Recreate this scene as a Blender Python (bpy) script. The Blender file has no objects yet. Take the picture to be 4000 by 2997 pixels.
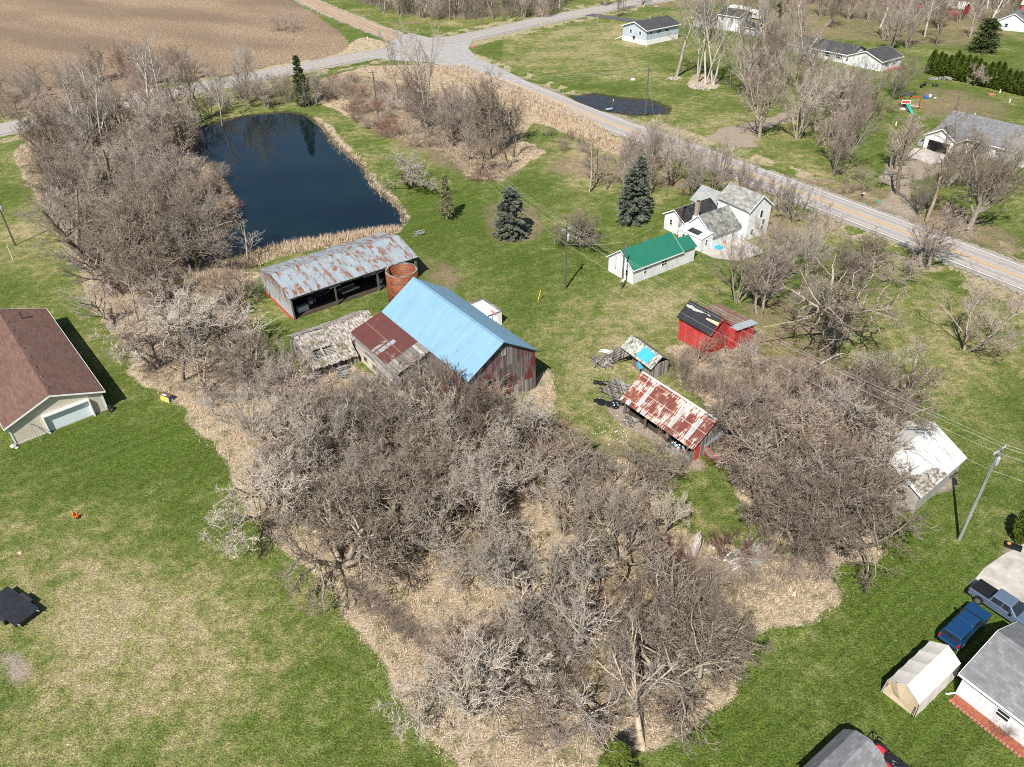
import bpy, math, random
import numpy as np
from mathutils import Vector, Matrix
sc = bpy.context.scene
PI = math.pi
R = math.radians

# ---------------------------------------------------------------- camera
CAM_H = 59.6; PITCH = R(35.5); ROLL = R(-1.5); FPX = 3000.0
camd = bpy.data.cameras.new("camera"); cam = bpy.data.objects.new("camera", camd)
sc.collection.objects.link(cam); sc.camera = cam
camd.sensor_width = 36; camd.sensor_fit = 'HORIZONTAL'; camd.lens = FPX / 4000 * 36
camd.clip_start = 0.5; camd.clip_end = 6000
_r0 = Vector((1, 0, 0)); _u0 = Vector((0, math.sin(PITCH), math.cos(PITCH))); _f = Vector((0, math.cos(PITCH), -math.sin(PITCH)))
_cx = math.cos(ROLL) * _r0 + math.sin(ROLL) * _u0; _cy = -math.sin(ROLL) * _r0 + math.cos(ROLL) * _u0
m3 = Matrix((_cx, _cy, -_f)).transposed()
cam.matrix_world = Matrix.Translation((0, 0, CAM_H)) @ m3.to_4x4()

def gp(px, py, z=0.0):
    """map point of the ground (or of a level z) that was surveyed at photo position px, py (4000 wide)"""
    x = (px - 2000) / FPX; y = -(py - 1498.5) / FPX
    d = _f + x * _cx + y * _cy
    k = (CAM_H - z) / -d.z
    return (d.x * k, d.y * k)
DS = 4000 / 2212.0
def gd(x, y, z=0.0): return gp(x * DS, y * DS, z)
def gds(l): return [gd(*p) for p in l]

# ---------------------------------------------------------------- world and sun
SUN_EL = 49.2; SAZ = 67.5            # shadows run towards this azimuth (from +X)
w = bpy.data.worlds.new("World"); sc.world = w; w.use_nodes = True
nt = w.node_tree; bg = nt.nodes['Background']; sky = nt.nodes.new('ShaderNodeTexSky')
sky.sky_type = 'NISHITA'; sky.sun_disc = False; sky.sun_elevation = R(SUN_EL); sky.sun_rotation = R(202.5)
sky.air_density = 1.0; sky.dust_density = 0.6; sky.ozone_density = 1.2
nt.links.new(sky.outputs[0], bg.inputs[0]); bg.inputs[1].default_value = 0.065
sl = bpy.data.lights.new("sun", 'SUN'); sl.energy = 5.0; sl.angle = R(0.5); sl.color = (1.0, 0.95, 0.88)
so = bpy.data.objects.new("sun", sl); sc.collection.objects.link(so); so.location = (0, 0, 120)
ce = math.cos(R(SUN_EL))
so.rotation_euler = Vector((math.cos(R(SAZ)) * ce, math.sin(R(SAZ)) * ce, -math.sin(R(SUN_EL)))).to_track_quat('-Z', 'Y').to_euler()
sc.view_settings.view_transform = 'Standard'; sc.view_settings.look = 'None'
sc.view_settings.gamma = 1; sc.view_settings.exposure = 0.60
sc.render.engine = 'CYCLES'
sc.cycles.pixel_filter_type = 'BLACKMAN_HARRIS'; sc.cycles.filter_width = 1.0
sc.cycles.use_denoising = False
sc.cycles.max_bounces = 5; sc.cycles.diffuse_bounces = 2; sc.cycles.glossy_bounces = 2

# ---------------------------------------------------------------- helpers
def link(o, parent=None):
    sc.collection.objects.link(o)
    if parent is not None: o.parent = parent
    return o
def tag(o, label=None, cat=None, group=None, kind=None):
    if label: o['label'] = label
    if cat: o['category'] = cat
    if group: o['group'] = group
    if kind: o['kind'] = kind
    return o
def empty(name, x, y, ang=0.0, z=0.0, label=None, cat=None, group=None):
    o = bpy.data.objects.new(name, None); o.empty_display_size = 0.5
    o.location = (x, y, z); o.rotation_euler = (0, 0, R(ang)); link(o)
    return tag(o, label, cat, group)
def mesh_np(name, V, F, mat=None, smooth=False):
    me = bpy.data.meshes.new(name)
    V = np.asarray(V, dtype=np.float32); F = np.asarray(F, dtype=np.int32)
    k = F.shape[1]
    me.vertices.add(len(V)); me.vertices.foreach_set('co', V.ravel())
    me.loops.add(F.size); me.loops.foreach_set('vertex_index', F.ravel())
    me.polygons.add(len(F)); me.polygons.foreach_set('loop_start', np.arange(0, F.size, k, dtype=np.int32))
    if smooth: me.polygons.foreach_set('use_smooth', np.ones(len(F), dtype=bool))
    me.update(calc_edges=True)
    if mat: me.materials.append(mat)
    return me

class MB:
    def __init__(s): s.v = []; s.f = []
    def add(s, vs, fs):
        b = len(s.v); s.v += [tuple(v) for v in vs]; s.f += [tuple(b + i for i in f) for f in fs]
    def box(s, x0, x1, y0, y1, z0, z1):
        s.add([(x0,y0,z0),(x1,y0,z0),(x1,y1,z0),(x0,y1,z0),(x0,y0,z1),(x1,y0,z1),(x1,y1,z1),(x0,y1,z1)],
              [(0,3,2,1),(4,5,6,7),(0,1,5,4),(1,2,6,5),(2,3,7,6),(3,0,4,7)]); return s
    def bar(s, p0, p1, w, h, up=(0,0,1)):
        a = Vector(p0); b = Vector(p1); d = (b - a).normalized(); u = Vector(up)
        r = d.cross(u)
        if r.length < 1e-4: r = d.cross(Vector((1,0,0)))
        r.normalize(); u = r.cross(d).normalized(); r = r * w / 2; u = u * h / 2
        s.add([a-r-u,a+r-u,a+r+u,a-r+u,b-r-u,b+r-u,b+r+u,b-r+u],
              [(0,1,2,3),(7,6,5,4),(0,4,5,1),(1,5,6,2),(2,6,7,3),(3,7,4,0)]); return s
    def tube(s, p0, p1, r0, r1=None, n=8, cap=True):
        r1 = r0 if r1 is None else r1
        a = Vector(p0); b = Vector(p1); d = (b - a).normalized()
        u = d.cross(Vector((0,0,1)))
        if u.length < 1e-3: u = Vector((1,0,0))
        u.normalize(); t = d.cross(u)
        vs = []
        for p, r in ((a, r0), (b, r1)):
            for i in range(n):
                q = 2*PI*i/n; vs.append(p + (u*math.cos(q) + t*math.sin(q))*r)
        fs = [(i, (i+1)%n, n+(i+1)%n, n+i) for i in range(n)]
        if cap: fs += [tuple(range(n-1,-1,-1)), tuple(range(n, 2*n))]
        s.add(vs, fs); return s
    def prism(s, pts, axis, a, b):
        """closed outline pts in the plane across `axis`, run from a to b"""
        n = len(pts)
        def P(p, t):
            if axis == 'x': return (t, p[0], p[1])
            if axis == 'y': return (p[0], t, p[1])
            return (p[0], p[1], t)
        s.add([P(p, a) for p in pts] + [P(p, b) for p in pts],
              [tuple(range(n-1,-1,-1)), tuple(range(n, 2*n))] + [(i, (i+1)%n, n+(i+1)%n, n+i) for i in range(n)]); return s
    def quad(s, a, b, c, d): s.add([a,b,c,d], [(0,1,2,3)]); return s
    def lathe(s, c, prof, n=12, close=False):
        vs = []
        for r, z in prof:
            for i in range(n):
                q = 2*PI*i/n; vs.append((c[0]+r*math.cos(q), c[1]+r*math.sin(q), c[2]+z))
        m = len(prof); fs = []
        for j in range(m - (0 if close else 1)):
            k = (j+1) % m
            for i in range(n): fs.append((j*n+i, j*n+(i+1)%n, k*n+(i+1)%n, k*n+i))
        if not close: fs += [tuple(range(n-1,-1,-1)), tuple(range((m-1)*n, m*n))]
        s.add(vs, fs); return s
    def blob(s, c, r, n=7, m=5, jit=.18, rng=random):
        vs = [(c[0], c[1], c[2]-r[2])]; 
        for j in range(1, m):
            t = PI*j/m
            for i in range(n):
                q = 2*PI*i/n; k = 1+rng.uniform(-jit, jit)
                vs.append((c[0]+r[0]*k*math.sin(t)*math.cos(q), c[1]+r[1]*k*math.sin(t)*math.sin(q), c[2]-r[2]*k*math.cos(t)))
        vs.append((c[0], c[1], c[2]+r[2]))
        fs = [(0, 1+(i+1)%n, 1+i) for i in range(n)]
        for j in range(m-2):
            for i in range(n): fs.append((1+j*n+i, 1+j*n+(i+1)%n, 1+(j+1)*n+(i+1)%n, 1+(j+1)*n+i))
        L = len(vs)-1; fs += [(L, 1+(m-2)*n+i, 1+(m-2)*n+(i+1)%n) for i in range(n)]
        s.add(vs, fs); return s
    def build(s, name, mat, parent=None, smooth=False, loc=None, label=None):
        me = bpy.data.meshes.new(name); me.from_pydata([tuple(v) for v in s.v], [], s.f); me.update()
        import bmesh
        bm = bmesh.new(); bm.from_mesh(me); bmesh.ops.recalc_face_normals(bm, faces=bm.faces); bm.to_mesh(me); bm.free()
        if mat: me.materials.append(mat)
        if smooth:
            for p in me.polygons: p.use_smooth = True
        o = bpy.data.objects.new(name, me); link(o, parent)
        if loc: o.location = loc
        if label: o['label'] = label
        return o

def copy_tree(o, parent=None):
    c = o.copy(); sc.collection.objects.link(c)
    if parent is not None: c.parent = parent
    for ch in list(o.children): copy_tree(ch, c)
    return c

# ---------------------------------------------------------------- node materials
class NT:
    def __init__(s, name):
        s.m = bpy.data.materials.new(name); s.m.use_nodes = True; s.t = s.m.node_tree
        s.b = s.t.nodes['Principled BSDF']; s.b.inputs['Specular IOR Level'].default_value = 0.3
    def n(s, typ, **kw):
        x = s.t.nodes.new(typ)
        for k, v in kw.items(): setattr(x, k, v)
        return x
    def set(s, inp, v):
        if hasattr(v, 'is_output') or isinstance(v, bpy.types.NodeSocket): s.t.links.new(v, inp)
        elif isinstance(v, (tuple, list)) and len(v) == 3 and inp.type == 'RGBA': inp.default_value = (*v, 1)
        else: inp.default_value = v
    def co(s, which='Object'): return s.n('ShaderNodeTexCoord').outputs[which]
    def pos(s): return s.n('ShaderNodeNewGeometry').outputs['Position']
    def rnd(s): return s.n('ShaderNodeObjectInfo').outputs['Random']
    def sep(s, v):
        x = s.n('ShaderNodeSeparateXYZ'); s.set(x.inputs[0], v); return x.outputs
    def comb(s, a, b, c):
        x = s.n('ShaderNodeCombineXYZ'); s.set(x.inputs[0], a); s.set(x.inputs[1], b); s.set(x.inputs[2], c); return x.outputs[0]
    def scale(s, v, k):
        x = s.n('ShaderNodeVectorMath', operation='MULTIPLY'); s.set(x.inputs[0], v); x.inputs[1].default_value = k if isinstance(k, tuple) else (k, k, k); return x.outputs[0]
    def rotz(s, v, deg):
        x = s.n('ShaderNodeVectorRotate', rotation_type='Z_AXIS'); s.set(x.inputs['Vector'], v); x.inputs['Angle'].default_value = R(deg); return x.outputs[0]
    def noise(s, v, sc_=1.0, det=3.0, rough=.55, dist=0.0):
        x = s.n('ShaderNodeTexNoise'); s.set(x.inputs['Vector'], v); x.inputs['Scale'].default_value = sc_
        x.inputs['Detail'].default_value = det; x.inputs['Roughness'].default_value = rough; x.inputs['Distortion'].default_value = dist
        return x.outputs['Fac']
    def voro(s, v, sc_=1.0, out='Color'):
        x = s.n('ShaderNodeTexVoronoi'); s.set(x.inputs['Vector'], v); x.inputs['Scale'].default_value = sc_; return x.outputs[out]
    def white(s, v):
        x = s.n('ShaderNodeTexWhiteNoise'); s.set(x.inputs['Vector'], v); return x.outputs['Value']
    def math(s, op, a, b=0.0, c=None, clamp=False):
        x = s.n('ShaderNodeMath', operation=op); x.use_clamp = clamp; s.set(x.inputs[0], a); s.set(x.inputs[1], b)
        if c is not None: s.set(x.inputs[2], c)
        return x.outputs[0]
    def ramp(s, f, stops, interp='LINEAR'):
        x = s.n('ShaderNodeValToRGB'); s.set(x.inputs[0], f); e = x.color_ramp; e.interpolation = interp
        while len(e.elements) < len(stops): e.elements.new(0.5)
        for i, (p, c) in enumerate(stops):
            e.elements[i].position = p; c = (c, c, c) if isinstance(c, (int, float)) else c
            e.elements[i].color = (*c, 1)
        return x.outputs[0]
    def mix(s, f, a, b, mode='MIX'):
        x = s.n('ShaderNodeMix', data_type='RGBA', blend_type=mode); s.set(x.inputs[0], f); s.set(x.inputs[6], a); s.set(x.inputs[7], b); return x.outputs[2]
    def attr(s, name): return s.n('ShaderNodeAttribute', attribute_name=name)
    def bump(s, h, st=.4, d=.05):
        x = s.n('ShaderNodeBump'); s.set(x.inputs['Height'], h); x.inputs['Strength'].default_value = st; x.inputs['Distance'].default_value = d; return x.outputs[0]
    def brick(s, v, c1, c2, mortar, w, h, msize=.01, off=.5):
        x = s.n('ShaderNodeTexBrick'); s.set(x.inputs['Vector'], v); x.offset = off
        for i, c in ((1, c1), (2, c2), (3, mortar)): s.set(x.inputs[i], c)
        x.inputs['Scale'].default_value = 1; x.inputs['Mortar Size'].default_value = msize; x.inputs['Brick Width'].default_value = w; x.inputs['Row Height'].default_value = h
        return x.outputs['Color']
    def out(s, col, rough=.8, metal=0.0, nrm=None, spec=None):
        s.set(s.b.inputs['Base Color'], col); s.set(s.b.inputs['Roughness'], rough); s.set(s.b.inputs['Metallic'], metal)
        if nrm is not None: s.set(s.b.inputs['Normal'], nrm)
        if spec is not None: s.b.inputs['Specular IOR Level'].default_value = spec
        return s.m

def simple(name, col, rough=.7, var=.25, sc_=3.0, metal=0.0, spec=.3):
    n = NT(name); f = n.noise(n.co(), sc_, 4, .6)
    a = tuple(max(0, c*(1-var)) for c in col); b = tuple(min(1, c*(1+var)) for c in col)
    return n.out(n.ramp(f, [(.3, a), (.7, b)]), rough, metal, spec=spec)

def horiz(n):
    x, y, z = n.sep(n.co())[:3]; return n.math('ADD', x, y), x, y, z

def boards_mat(name, cols, width=.2, horizontal=False, paint=None, pf=(.5, .62), grain=1.0):
    """weathered boards: each board its own tone, streaked grain, optional worn paint"""
    n = NT(name); h, x, y, z = horiz(n)
    a, l = (z, h) if horizontal else (h, z)
    idx = n.math('FLOOR', n.math('DIVIDE', a, width))
    tone = n.white(n.comb(idx, 3.1, n.math('FLOOR', n.math('DIVIDE', l, 2.7))))
    g = n.noise(n.comb(n.math('MULTIPLY', a, 9.0), n.math('MULTIPLY', l, .9), idx), 1.0, 4, .65)
    f = n.math('ADD', n.math('MULTIPLY', tone, .5), n.math('MULTIPLY', g, .5))
    c = n.ramp(f, [(.22, cols[0]), (.5, cols[1]), (.75, cols[2])])
    fr = n.math('FRACT', n.math('DIVIDE', a, width)); gap = n.math('LESS_THAN', fr, .09)
    if paint:
        pm = n.noise(n.comb(n.math('MULTIPLY', h, .55), 7.7, n.math('MULTIPLY', z, .3)), 1.0, 5, .7)
        pm = n.math('ADD', n.math('MULTIPLY', pm, .75), n.math('MULTIPLY', g, .25))
        c = n.mix(n.ramp(pm, [(pf[0], 0.0), (pf[1], 1.0)]), c, n.mix(tone, paint, tuple(v*.6 for v in paint)))
    c = n.mix(gap, c, (.02, .018, .015))
    return n.out(c, .9, nrm=n.bump(n.math('ADD', g, n.math('MULTIPLY', gap, -1.2)), .5, .02))

def siding_mat(name, col, step=.13, grime=.12):
    n = NT(name); h, x, y, z = horiz(n)
    fr = n.math('FRACT', n.math('DIVIDE', z, step)); sh = n.math('LESS_THAN', fr, .12)
    d = n.noise(n.comb(h, h, n.math('MULTIPLY', z, .6)), .9, 5, .65)
    c = n.ramp(d, [(.3, tuple(v*(1-grime*2.2) for v in col)), (.6, col)])
    c = n.mix(n.math('MULTIPLY', sh, .35), c, tuple(v*.55 for v in col))
    return n.out(c, .6, nrm=n.bump(fr, .35, .02))

def shingle_mat(name, c1, c2, c3, ridge='y', w=.33, h=.16, patch=None, var=.5):
    """asphalt shingle courses; ridge = local axis the ridge runs along"""
    n = NT(name); x, y, z = n.sep(n.co())[:3]
    a, b = (y, x) if ridge == 'y' else (x, y)
    v = n.comb(a, n.math('MULTIPLY', b, 1.08), 0.0)
    c = n.brick(v, c1, c2, c3, w, h, .008)
    ww = n.white(n.comb(n.math('FLOOR', n.math('DIVIDE', a, w)), n.math('FLOOR', n.math('DIVIDE', b, h*.93)), 0.0))
    c = n.mix(n.math('MULTIPLY', ww, var), c, c3)
    big = n.noise(n.comb(a, b, z), .35, 4, .6)
    c = n.mix(n.ramp(big, [(.42, 0.0), (.68, .38)]), c, tuple(v*.55 for v in c1))
    if patch: c = n.mix(n.ramp(n.noise(n.comb(a, b, 5.0), 1.1, 6, .72), [(.47, 0.0), (.56, 1.0)]), c, patch)
    return n.out(c, .9, nrm=n.bump(n.noise(n.comb(a, b, z), 14, 2), .3, .01))

def metal_roof(name, base, rust=None, amt=.5, ridge='y', rib=.24, base2=None, rough=.45, spec=.5, hi=None, hiz=False):
    n = NT(name); x, y, z = n.sep(n.co())[:3]
    a, b = (y, x) if ridge == 'y' else (x, y)
    pa = n.math('FLOOR', n.math('DIVIDE', a, .66)); pb = n.math('FLOOR', n.math('DIVIDE', b, 2.4))
    tone = n.white(n.comb(pa, pb, 1.0))
    wv = n.math('SINE', n.math('MULTIPLY', a, 2*PI/rib))
    c = n.mix(tone, base, base2 or tuple(v*.88 for v in base))
    st = n.noise(n.comb(n.math('MULTIPLY', a, 4.0), n.math('MULTIPLY', b, .5), z), 1.0, 4, .6)
    c = n.mix(n.math('MULTIPLY', n.ramp(st, [(.4, 0.0), (.7, 1.0)]), .3), c, tuple(v*.65 for v in base))
    if rust:
        r = n.noise(n.comb(n.math('MULTIPLY', a, 2.2), n.math('MULTIPLY', b, .65), n.math('MULTIPLY', tone, 1.5)), .8, 6, .72)
        r = n.math('ADD', r, n.math('MULTIPLY', n.math('SUBTRACT', tone, .5), .12))
        k = .72 - .3*amt
        rc = n.ramp(n.noise(n.comb(n.math('MULTIPLY', a, 3.0), b, z), 1.4, 4), [(.35, rust[0]), (.65, rust[1])])
        m = n.ramp(r, [(k-.03, 0.0), (k+.03, 1.0)])
        c = n.mix(m, c, rc); rough = n.ramp(m, [(0, rough), (1, .9)])
    if hi:
        zone = n.ramp(n.math('ADD', n.noise(n.comb(a, b, 9.0), .45, 3, .6), n.math('MULTIPLY', tone, .12)), [(.44, .0), (.66, .17)])
        c = n.mix(n.ramp(n.math('ADD', zone, n.noise(n.comb(n.math('MULTIPLY', a, 5.0), n.math('MULTIPLY', b, .9), 4.0), 1.0, 6, .8)), [(.60, 0.0), (.66, 1.0)]), c, hi)
        c = n.mix(n.math('MULTIPLY', n.math('GREATER_THAN', tone, .88), .8), c, (.38, .42, .42))
        lap = n.math('LESS_THAN', n.math('FRACT', n.math('DIVIDE', b, 1.4)), .05); c = n.mix(n.math('MULTIPLY', lap, .6), c, (.6, .5, .42))
    dirt_ = n.noise(n.comb(n.math('MULTIPLY', a, 1.3), n.math('MULTIPLY', b, .35), 2.0), .8, 6, .72); c = n.mix(n.ramp(dirt_, [(.45, 0.0), (.75, .45)]), c, tuple(v*.55+.03 for v in base))
    c = n.mix(n.math('MULTIPLY', n.math('LESS_THAN', wv, -.86), .25), c, tuple(v*.4 for v in base))
    return n.out(c, rough, 0.0, n.bump(wv, .45, .02), spec=spec)

M = {}
M['white_side'] = siding_mat('white_siding', (.74, .75, .76))
M['blue_side'] = siding_mat('pale_blue_siding', (.48, .54, .62))
M['white'] = simple('white_paint', (.78, .78, .77), .5, .08)
M['tan_metal'] = None
M['glass'] = simple('window_glass', (.02, .025, .03), .08, .3, spec=.6)
M['black'] = simple('black_plastic', (.012, .012, .013), .5)  # black plastic, and the painted dark of doorways and holes
M['tyre'] = simple('tyre_rubber', (.018, .018, .019), .85)
M['rim'] = simple('alloy_metal', (.5, .5, .52), .3, .15, metal=.8)
M['dark_metal'] = simple('dark_metal', (.035, .035, .037), .5)
M['galv'] = simple('galvanised_metal', (.42, .46, .5), .4, .15, metal=.3)
M['rusty'] = simple('rusty_steel', (.13, .06, .035), .9, .4, 6)
M['chrome'] = simple('chrome', (.7, .7, .7), .15, .05, metal=1)
M['pole_wood'] = boards_mat('weathered_pole_wood', ((.06, .05, .04), (.11, .095, .075), (.2, .18, .15)), .08)
M['pole_pale'] = boards_mat('pale_pole_wood', ((.15, .15, .13), (.26, .26, .23), (.42, .42, .40)), .08)
M['old_wood'] = boards_mat('grey_weathered_boards', ((.09, .08, .07), (.2, .18, .16), (.36, .34, .31)), .22)
M['old_wood_h'] = boards_mat('grey_weathered_clapboards', ((.10, .09, .08), (.22, .2, .18), (.38, .36, .34)), .16, True)
M['barn_red'] = boards_mat('barn_boards_faded_red', ((.07, .06, .055), (.16, .145, .135), (.3, .27, .25)), .26, False, (.20, .035, .03), (.47, .58))
M['pink_board'] = boards_mat('grey_pink_boards', ((.14, .13, .125), (.27, .255, .25), (.42, .40, .40)), .2, True)
M['red_wall'] = boards_mat('red_painted_boards', ((.40, .035, .034), (.47, .05, .046), (.52, .085, .076)), .3, False)
M['concrete'] = simple('concrete', (.42, .39, .33), .9, .2, 2)
M['block'] = None
n = NT('concrete_block'); h, x, y, z = horiz(n)
c = n.brick(n.comb(h, z, 0), (.36, .34, .31), (.42, .40, .37), (.22, .2, .18), .4, .2, .012)
c = n.mix(n.ramp(n.noise(n.co(), .8, 5, .7), [(.4, 0.0), (.7, .6)]), c, (.2, .17, .14)); M['block'] = n.out(c, .95)
n = NT('cream_block'); h, x, y, z = horiz(n)
c = n.brick(n.comb(h, z, 0), (.52, .48, .38), (.56, .52, .42), (.35, .32, .26), .4, .2, .012)
c = n.mix(n.ramp(n.noise(n.co(), .8, 5, .7), [(.45, 0.0), (.7, .5)]), c, (.25, .22, .17)); M['cream'] = n.out(c, .95)
n = NT('tan_ribbed_metal'); h, x, y, z = horiz(n)
fr = n.math('FRACT', n.math('DIVIDE', h, .3)); rb = n.math('LESS_THAN', fr, .14)
c = n.mix(rb, n.ramp(n.noise(n.co(), 1.2, 3), [(.3, (.52, .47, .38)), (.7, (.6, .55, .45))]), (.34, .30, .24))
M['tan_metal'] = n.out(c, .5, nrm=n.bump(rb, .4, .02))

# ---------------------------------------------------------------- ground
def pip(X, Y, poly):
    """points inside polygon (numpy)"""
    ins = np.zeros(X.shape, bool); n = len(poly)
    for i in range(n):
        x0, y0 = poly[i]; x1, y1 = poly[(i+1) % n]
        if y0 == y1: continue
        c = ((y0 > Y) != (y1 > Y)) & (X < (x1-x0)*(Y-y0)/(y1-y0)+x0)
        ins ^= c
    return ins
def pdist(X, Y, pts, closed=True):
    d = np.full(X.shape, 1e9); n = len(pts)
    for i in range(n if closed else n-1):
        x0, y0 = pts[i]; x1, y1 = pts[(i+1) % n]
        dx, dy = x1-x0, y1-y0; L = dx*dx+dy*dy+1e-9
        t = np.clip(((X-x0)*dx+(Y-y0)*dy)/L, 0, 1)
        d = np.minimum(d, np.hypot(X-x0-t*dx, Y-y0-t*dy))
    return d
def vnoise(X, Y, s, seed):
    rg = np.random.RandomState(seed); T = rg.rand(257, 257)
    u = (X/s) % 256; v = (Y/s) % 256; i = u.astype(int); j = v.astype(int); a = u-i; b = v-j
    a = a*a*(3-2*a); b = b*b*(3-2*b)
    return (T[i,j]*(1-a)+T[i+1,j]*a)*(1-b)+(T[i,j+1]*(1-a)+T[i+1,j+1]*a)*b
def fbm(X, Y, s, seed): return sum(vnoise(X, Y, s/2**k, seed+k)/2**(k+1) for k in range(4))

POND = gds([(415,300),(440,272),(500,255),(560,245),(620,240),(655,246),(690,272),(722,312),(778,358),(800,400),(858,448),(866,478),(846,490),(760,500),(690,512),(600,522),(540,538),(480,552),(470,520),(500,470),(515,440),(500,400),(470,368),(440,350),(415,330)])
PUDDLE = gds([(1240,207),(1285,203),(1340,212),(1400,216),(1440,232),(1436,243),(1370,246),(1300,236),(1262,222)])
# road centre lines (metres)
def rl(o, d, n, l): return [(o[0]+d[0]*s+n[0]*t, o[1]+d[1]*s+n[1]*t) for s, t in l]
MAINC = rl((2.3,237.7), (.5302,-.8479), (.8479,.5302), [(-40,-.2),(-20,-.6),(0,-.8),(25,-1.4),(50,-1.8),(80,-.9),(107,-.1),(130,0),(152,-.2),(200,-.8),(320,-3)])
CROSSC = [(-330,36),(-190,153),(-132,203),(-98,236),(-62,265),(-45,278),(-18,297),(-5,309),(12,326),(27.5,339),(48.4,356),(66,368),(140,415),(320,520),(700,740)]
GRAVC = [(-33,292),(-42,310),(-60,339),(-78,370),(-90,392),(-130,460),(-220,620)]
def offs(line, o):
    out = []; n = len(line)
    for i in range(n):
        a = line[max(0,i-1)]; b = line[min(n-1,i+1)]; dx, dy = b[0]-a[0], b[1]-a[1]; L = math.hypot(dx,dy)
        out.append((line[i][0]-dy/L*o, line[i][1]+dx/L*o))
    return out
def dense(line, step=3.0):
    out = []
    for (x0,y0),(x1,y1) in zip(line, line[1:]):
        k = max(1, int(math.hypot(x1-x0,y1-y0)/step))
        out += [(x0+(x1-x0)*i/k, y0+(y1-y0)*i/k) for i in range(k)]
    return out+[line[-1]]
APRON = [gp(*p) for p in [(1440,228),(1500,205),(1530,160),(1600,130),(1680,148),(1790,140),(1850,150),(1830,190),(1860,225),(1960,268),(2060,320),(1990,362),(1900,318),(1780,272),(1680,245),(1560,238)]]

FIELD = gds([(-900,-20),(-900,330),(-60,262),(100,236),(250,205),(330,178),(480,165),(600,140),(700,126),(740,112),(755,98),(745,78),(680,30),(622,-4)])
STRAW = [gds(p) for p in [
 [(1176,790),(1194,795),(1198,850),(1170,905),(1125,918),(1110,900),(1150,880),(1172,840)],
 [(400,868),(440,842),(520,850),(600,800),(760,790),(900,850),(1000,880),(1110,880),(1180,800),(1200,812),(1190,850),(1165,900),(1230,960),(1300,985),(1430,1010),(1420,1080),(1460,1140),(1520,1170),(1640,1190),(1700,1200),(1780,1250),(1828,1282),(1815,1325),(1740,1345),(1650,1362),(1610,1385),(1615,1450),(1570,1520),(1480,1580),(1380,1612),(1310,1640),(1300,1680),(1000,1680),(960,1630),(905,1560),(860,1500),(838,1445),(790,1380),(745,1320),(700,1245),(640,1215),(560,1150),(520,1060),(490,990),(440,950),(410,920)],
 [(590,532),(690,512),(780,498),(850,484),(864,492),(850,505),(740,528),(660,545),(600,555),(500,590),(440,640),(420,600),(520,556)],
 [(680,250),(702,262),(735,300),(790,352),(818,395),(868,440),(884,470),(868,492),(856,470),(800,410),(770,365),(715,320),(690,280)],
 [(700,168),(800,142),(960,140),(1060,170),(1160,205),(1280,262),(1380,330),(1340,335),(1240,296),(1160,262),(1120,300),(1180,330),(1080,390),(1010,385),(960,330),(860,300),(770,262),(730,240),(680,220)],
 [(1450,745),(1560,735),(1640,770),(1760,780),(1900,830),(1960,900),(1960,1010),(1900,1200),(1790,1230),(1680,1170),(1600,1080),(1560,980),(1540,900),(1480,830)],
 [(560,150),(700,118),(790,78),(850,96),(820,112),(700,140),(500,180)],
 [(60,300),(250,250),(420,240),(440,330),(520,440),(480,560),(560,590),(520,640),(540,720),(560,800),(500,860),(430,900),(380,870),(310,830),(262,740),(190,655),(150,560),(110,470),(60,400),(30,330)],
 [(1500,160),(1545,160),(1558,184),(1540,192),(1500,190),(1482,184)],
]]
LITTER = [gds(p) for p in [
 [(60,310),(250,262),(420,262),(430,330),(500,440),(470,560),(430,600),(330,640),(250,560),(130,480),(70,400)],
 [(740,150),(900,200),(1100,330),(1120,385),(1040,395),(900,330),(760,260)],
 [(900,540),(960,575),(1000,600),(985,640),(930,620),(905,590)],
 [(1560,760),(1700,720),(1820,760),(1950,880),(1960,1000),(1800,1200),(1640,1150),(1580,1000)],
 [(1580,660),(1700,640),(1790,690),(1780,780),(1640,770),(1570,720)],
 [(1300,930),(1360,940),(1380,980),(1330,1020),(1280,1000)],
 [(1980,195),(2060,188),(2110,205),(2170,232),(2190,260),(2120,268),(2040,262),(1980,235)],
 [(1560,20),(2212,-20),(2212,60),(2100,110),(1900,90),(1700,80)],
 [(1700,400),(1800,430),(1900,480),(2212,560),(2212,520),(2050,440),(1900,410),(1760,380)],
 [(1190,330),(1520,390),(1640,440),(1740,500),(1690,520),(1560,440),(1400,400),(1200,380)],
 [(1040,440),(1160,440),(1150,530),(1060,525)],
 [(740,1040),(950,900),(1100,980),(1100,1150),(900,1200),(780,1180)],
 [(1220,1200),(1600,1220),(1600,1500),(1300,1560),(1200,1400)],
 [(-60,215),(260,160),(480,120),(700,100),(330,176),(60,232)],
]]
DIRT = [gds(p) for p in [
 [(600,672),(700,640),(840,600),(905,565),(900,545),(860,560),(640,640)],
 [(1300,860),(1350,850),(1470,950),(1540,1010),(1500,1020),(1380,940),(1310,900)],
 [(1980,320),(2050,330),(2040,370),(1975,395),(1960,430),(1990,445),(1975,480),(1930,462),(1880,445),(1930,420),(1900,385),(1925,352)],
 [(1520,300),(1560,275),(1640,262),(1700,240),(1780,225),(1780,235),(1660,275),(1620,290),(1640,320),(1600,318)],
 [(2080,1262),(2110,1225),(2150,1195),(2225,1165),(2225,1185),(2150,1225),(2100,1290)],
 [(0,1392),(30,1400),(72,1440),(62,1475),(20,1480),(0,1450)],
 [(232,1282),(268,1275),(285,1312),(262,1328),(236,1308)],
 [(1800,1100),(2050,1010),(2080,1020),(1930,1120),(1800,1190)],
]]
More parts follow.
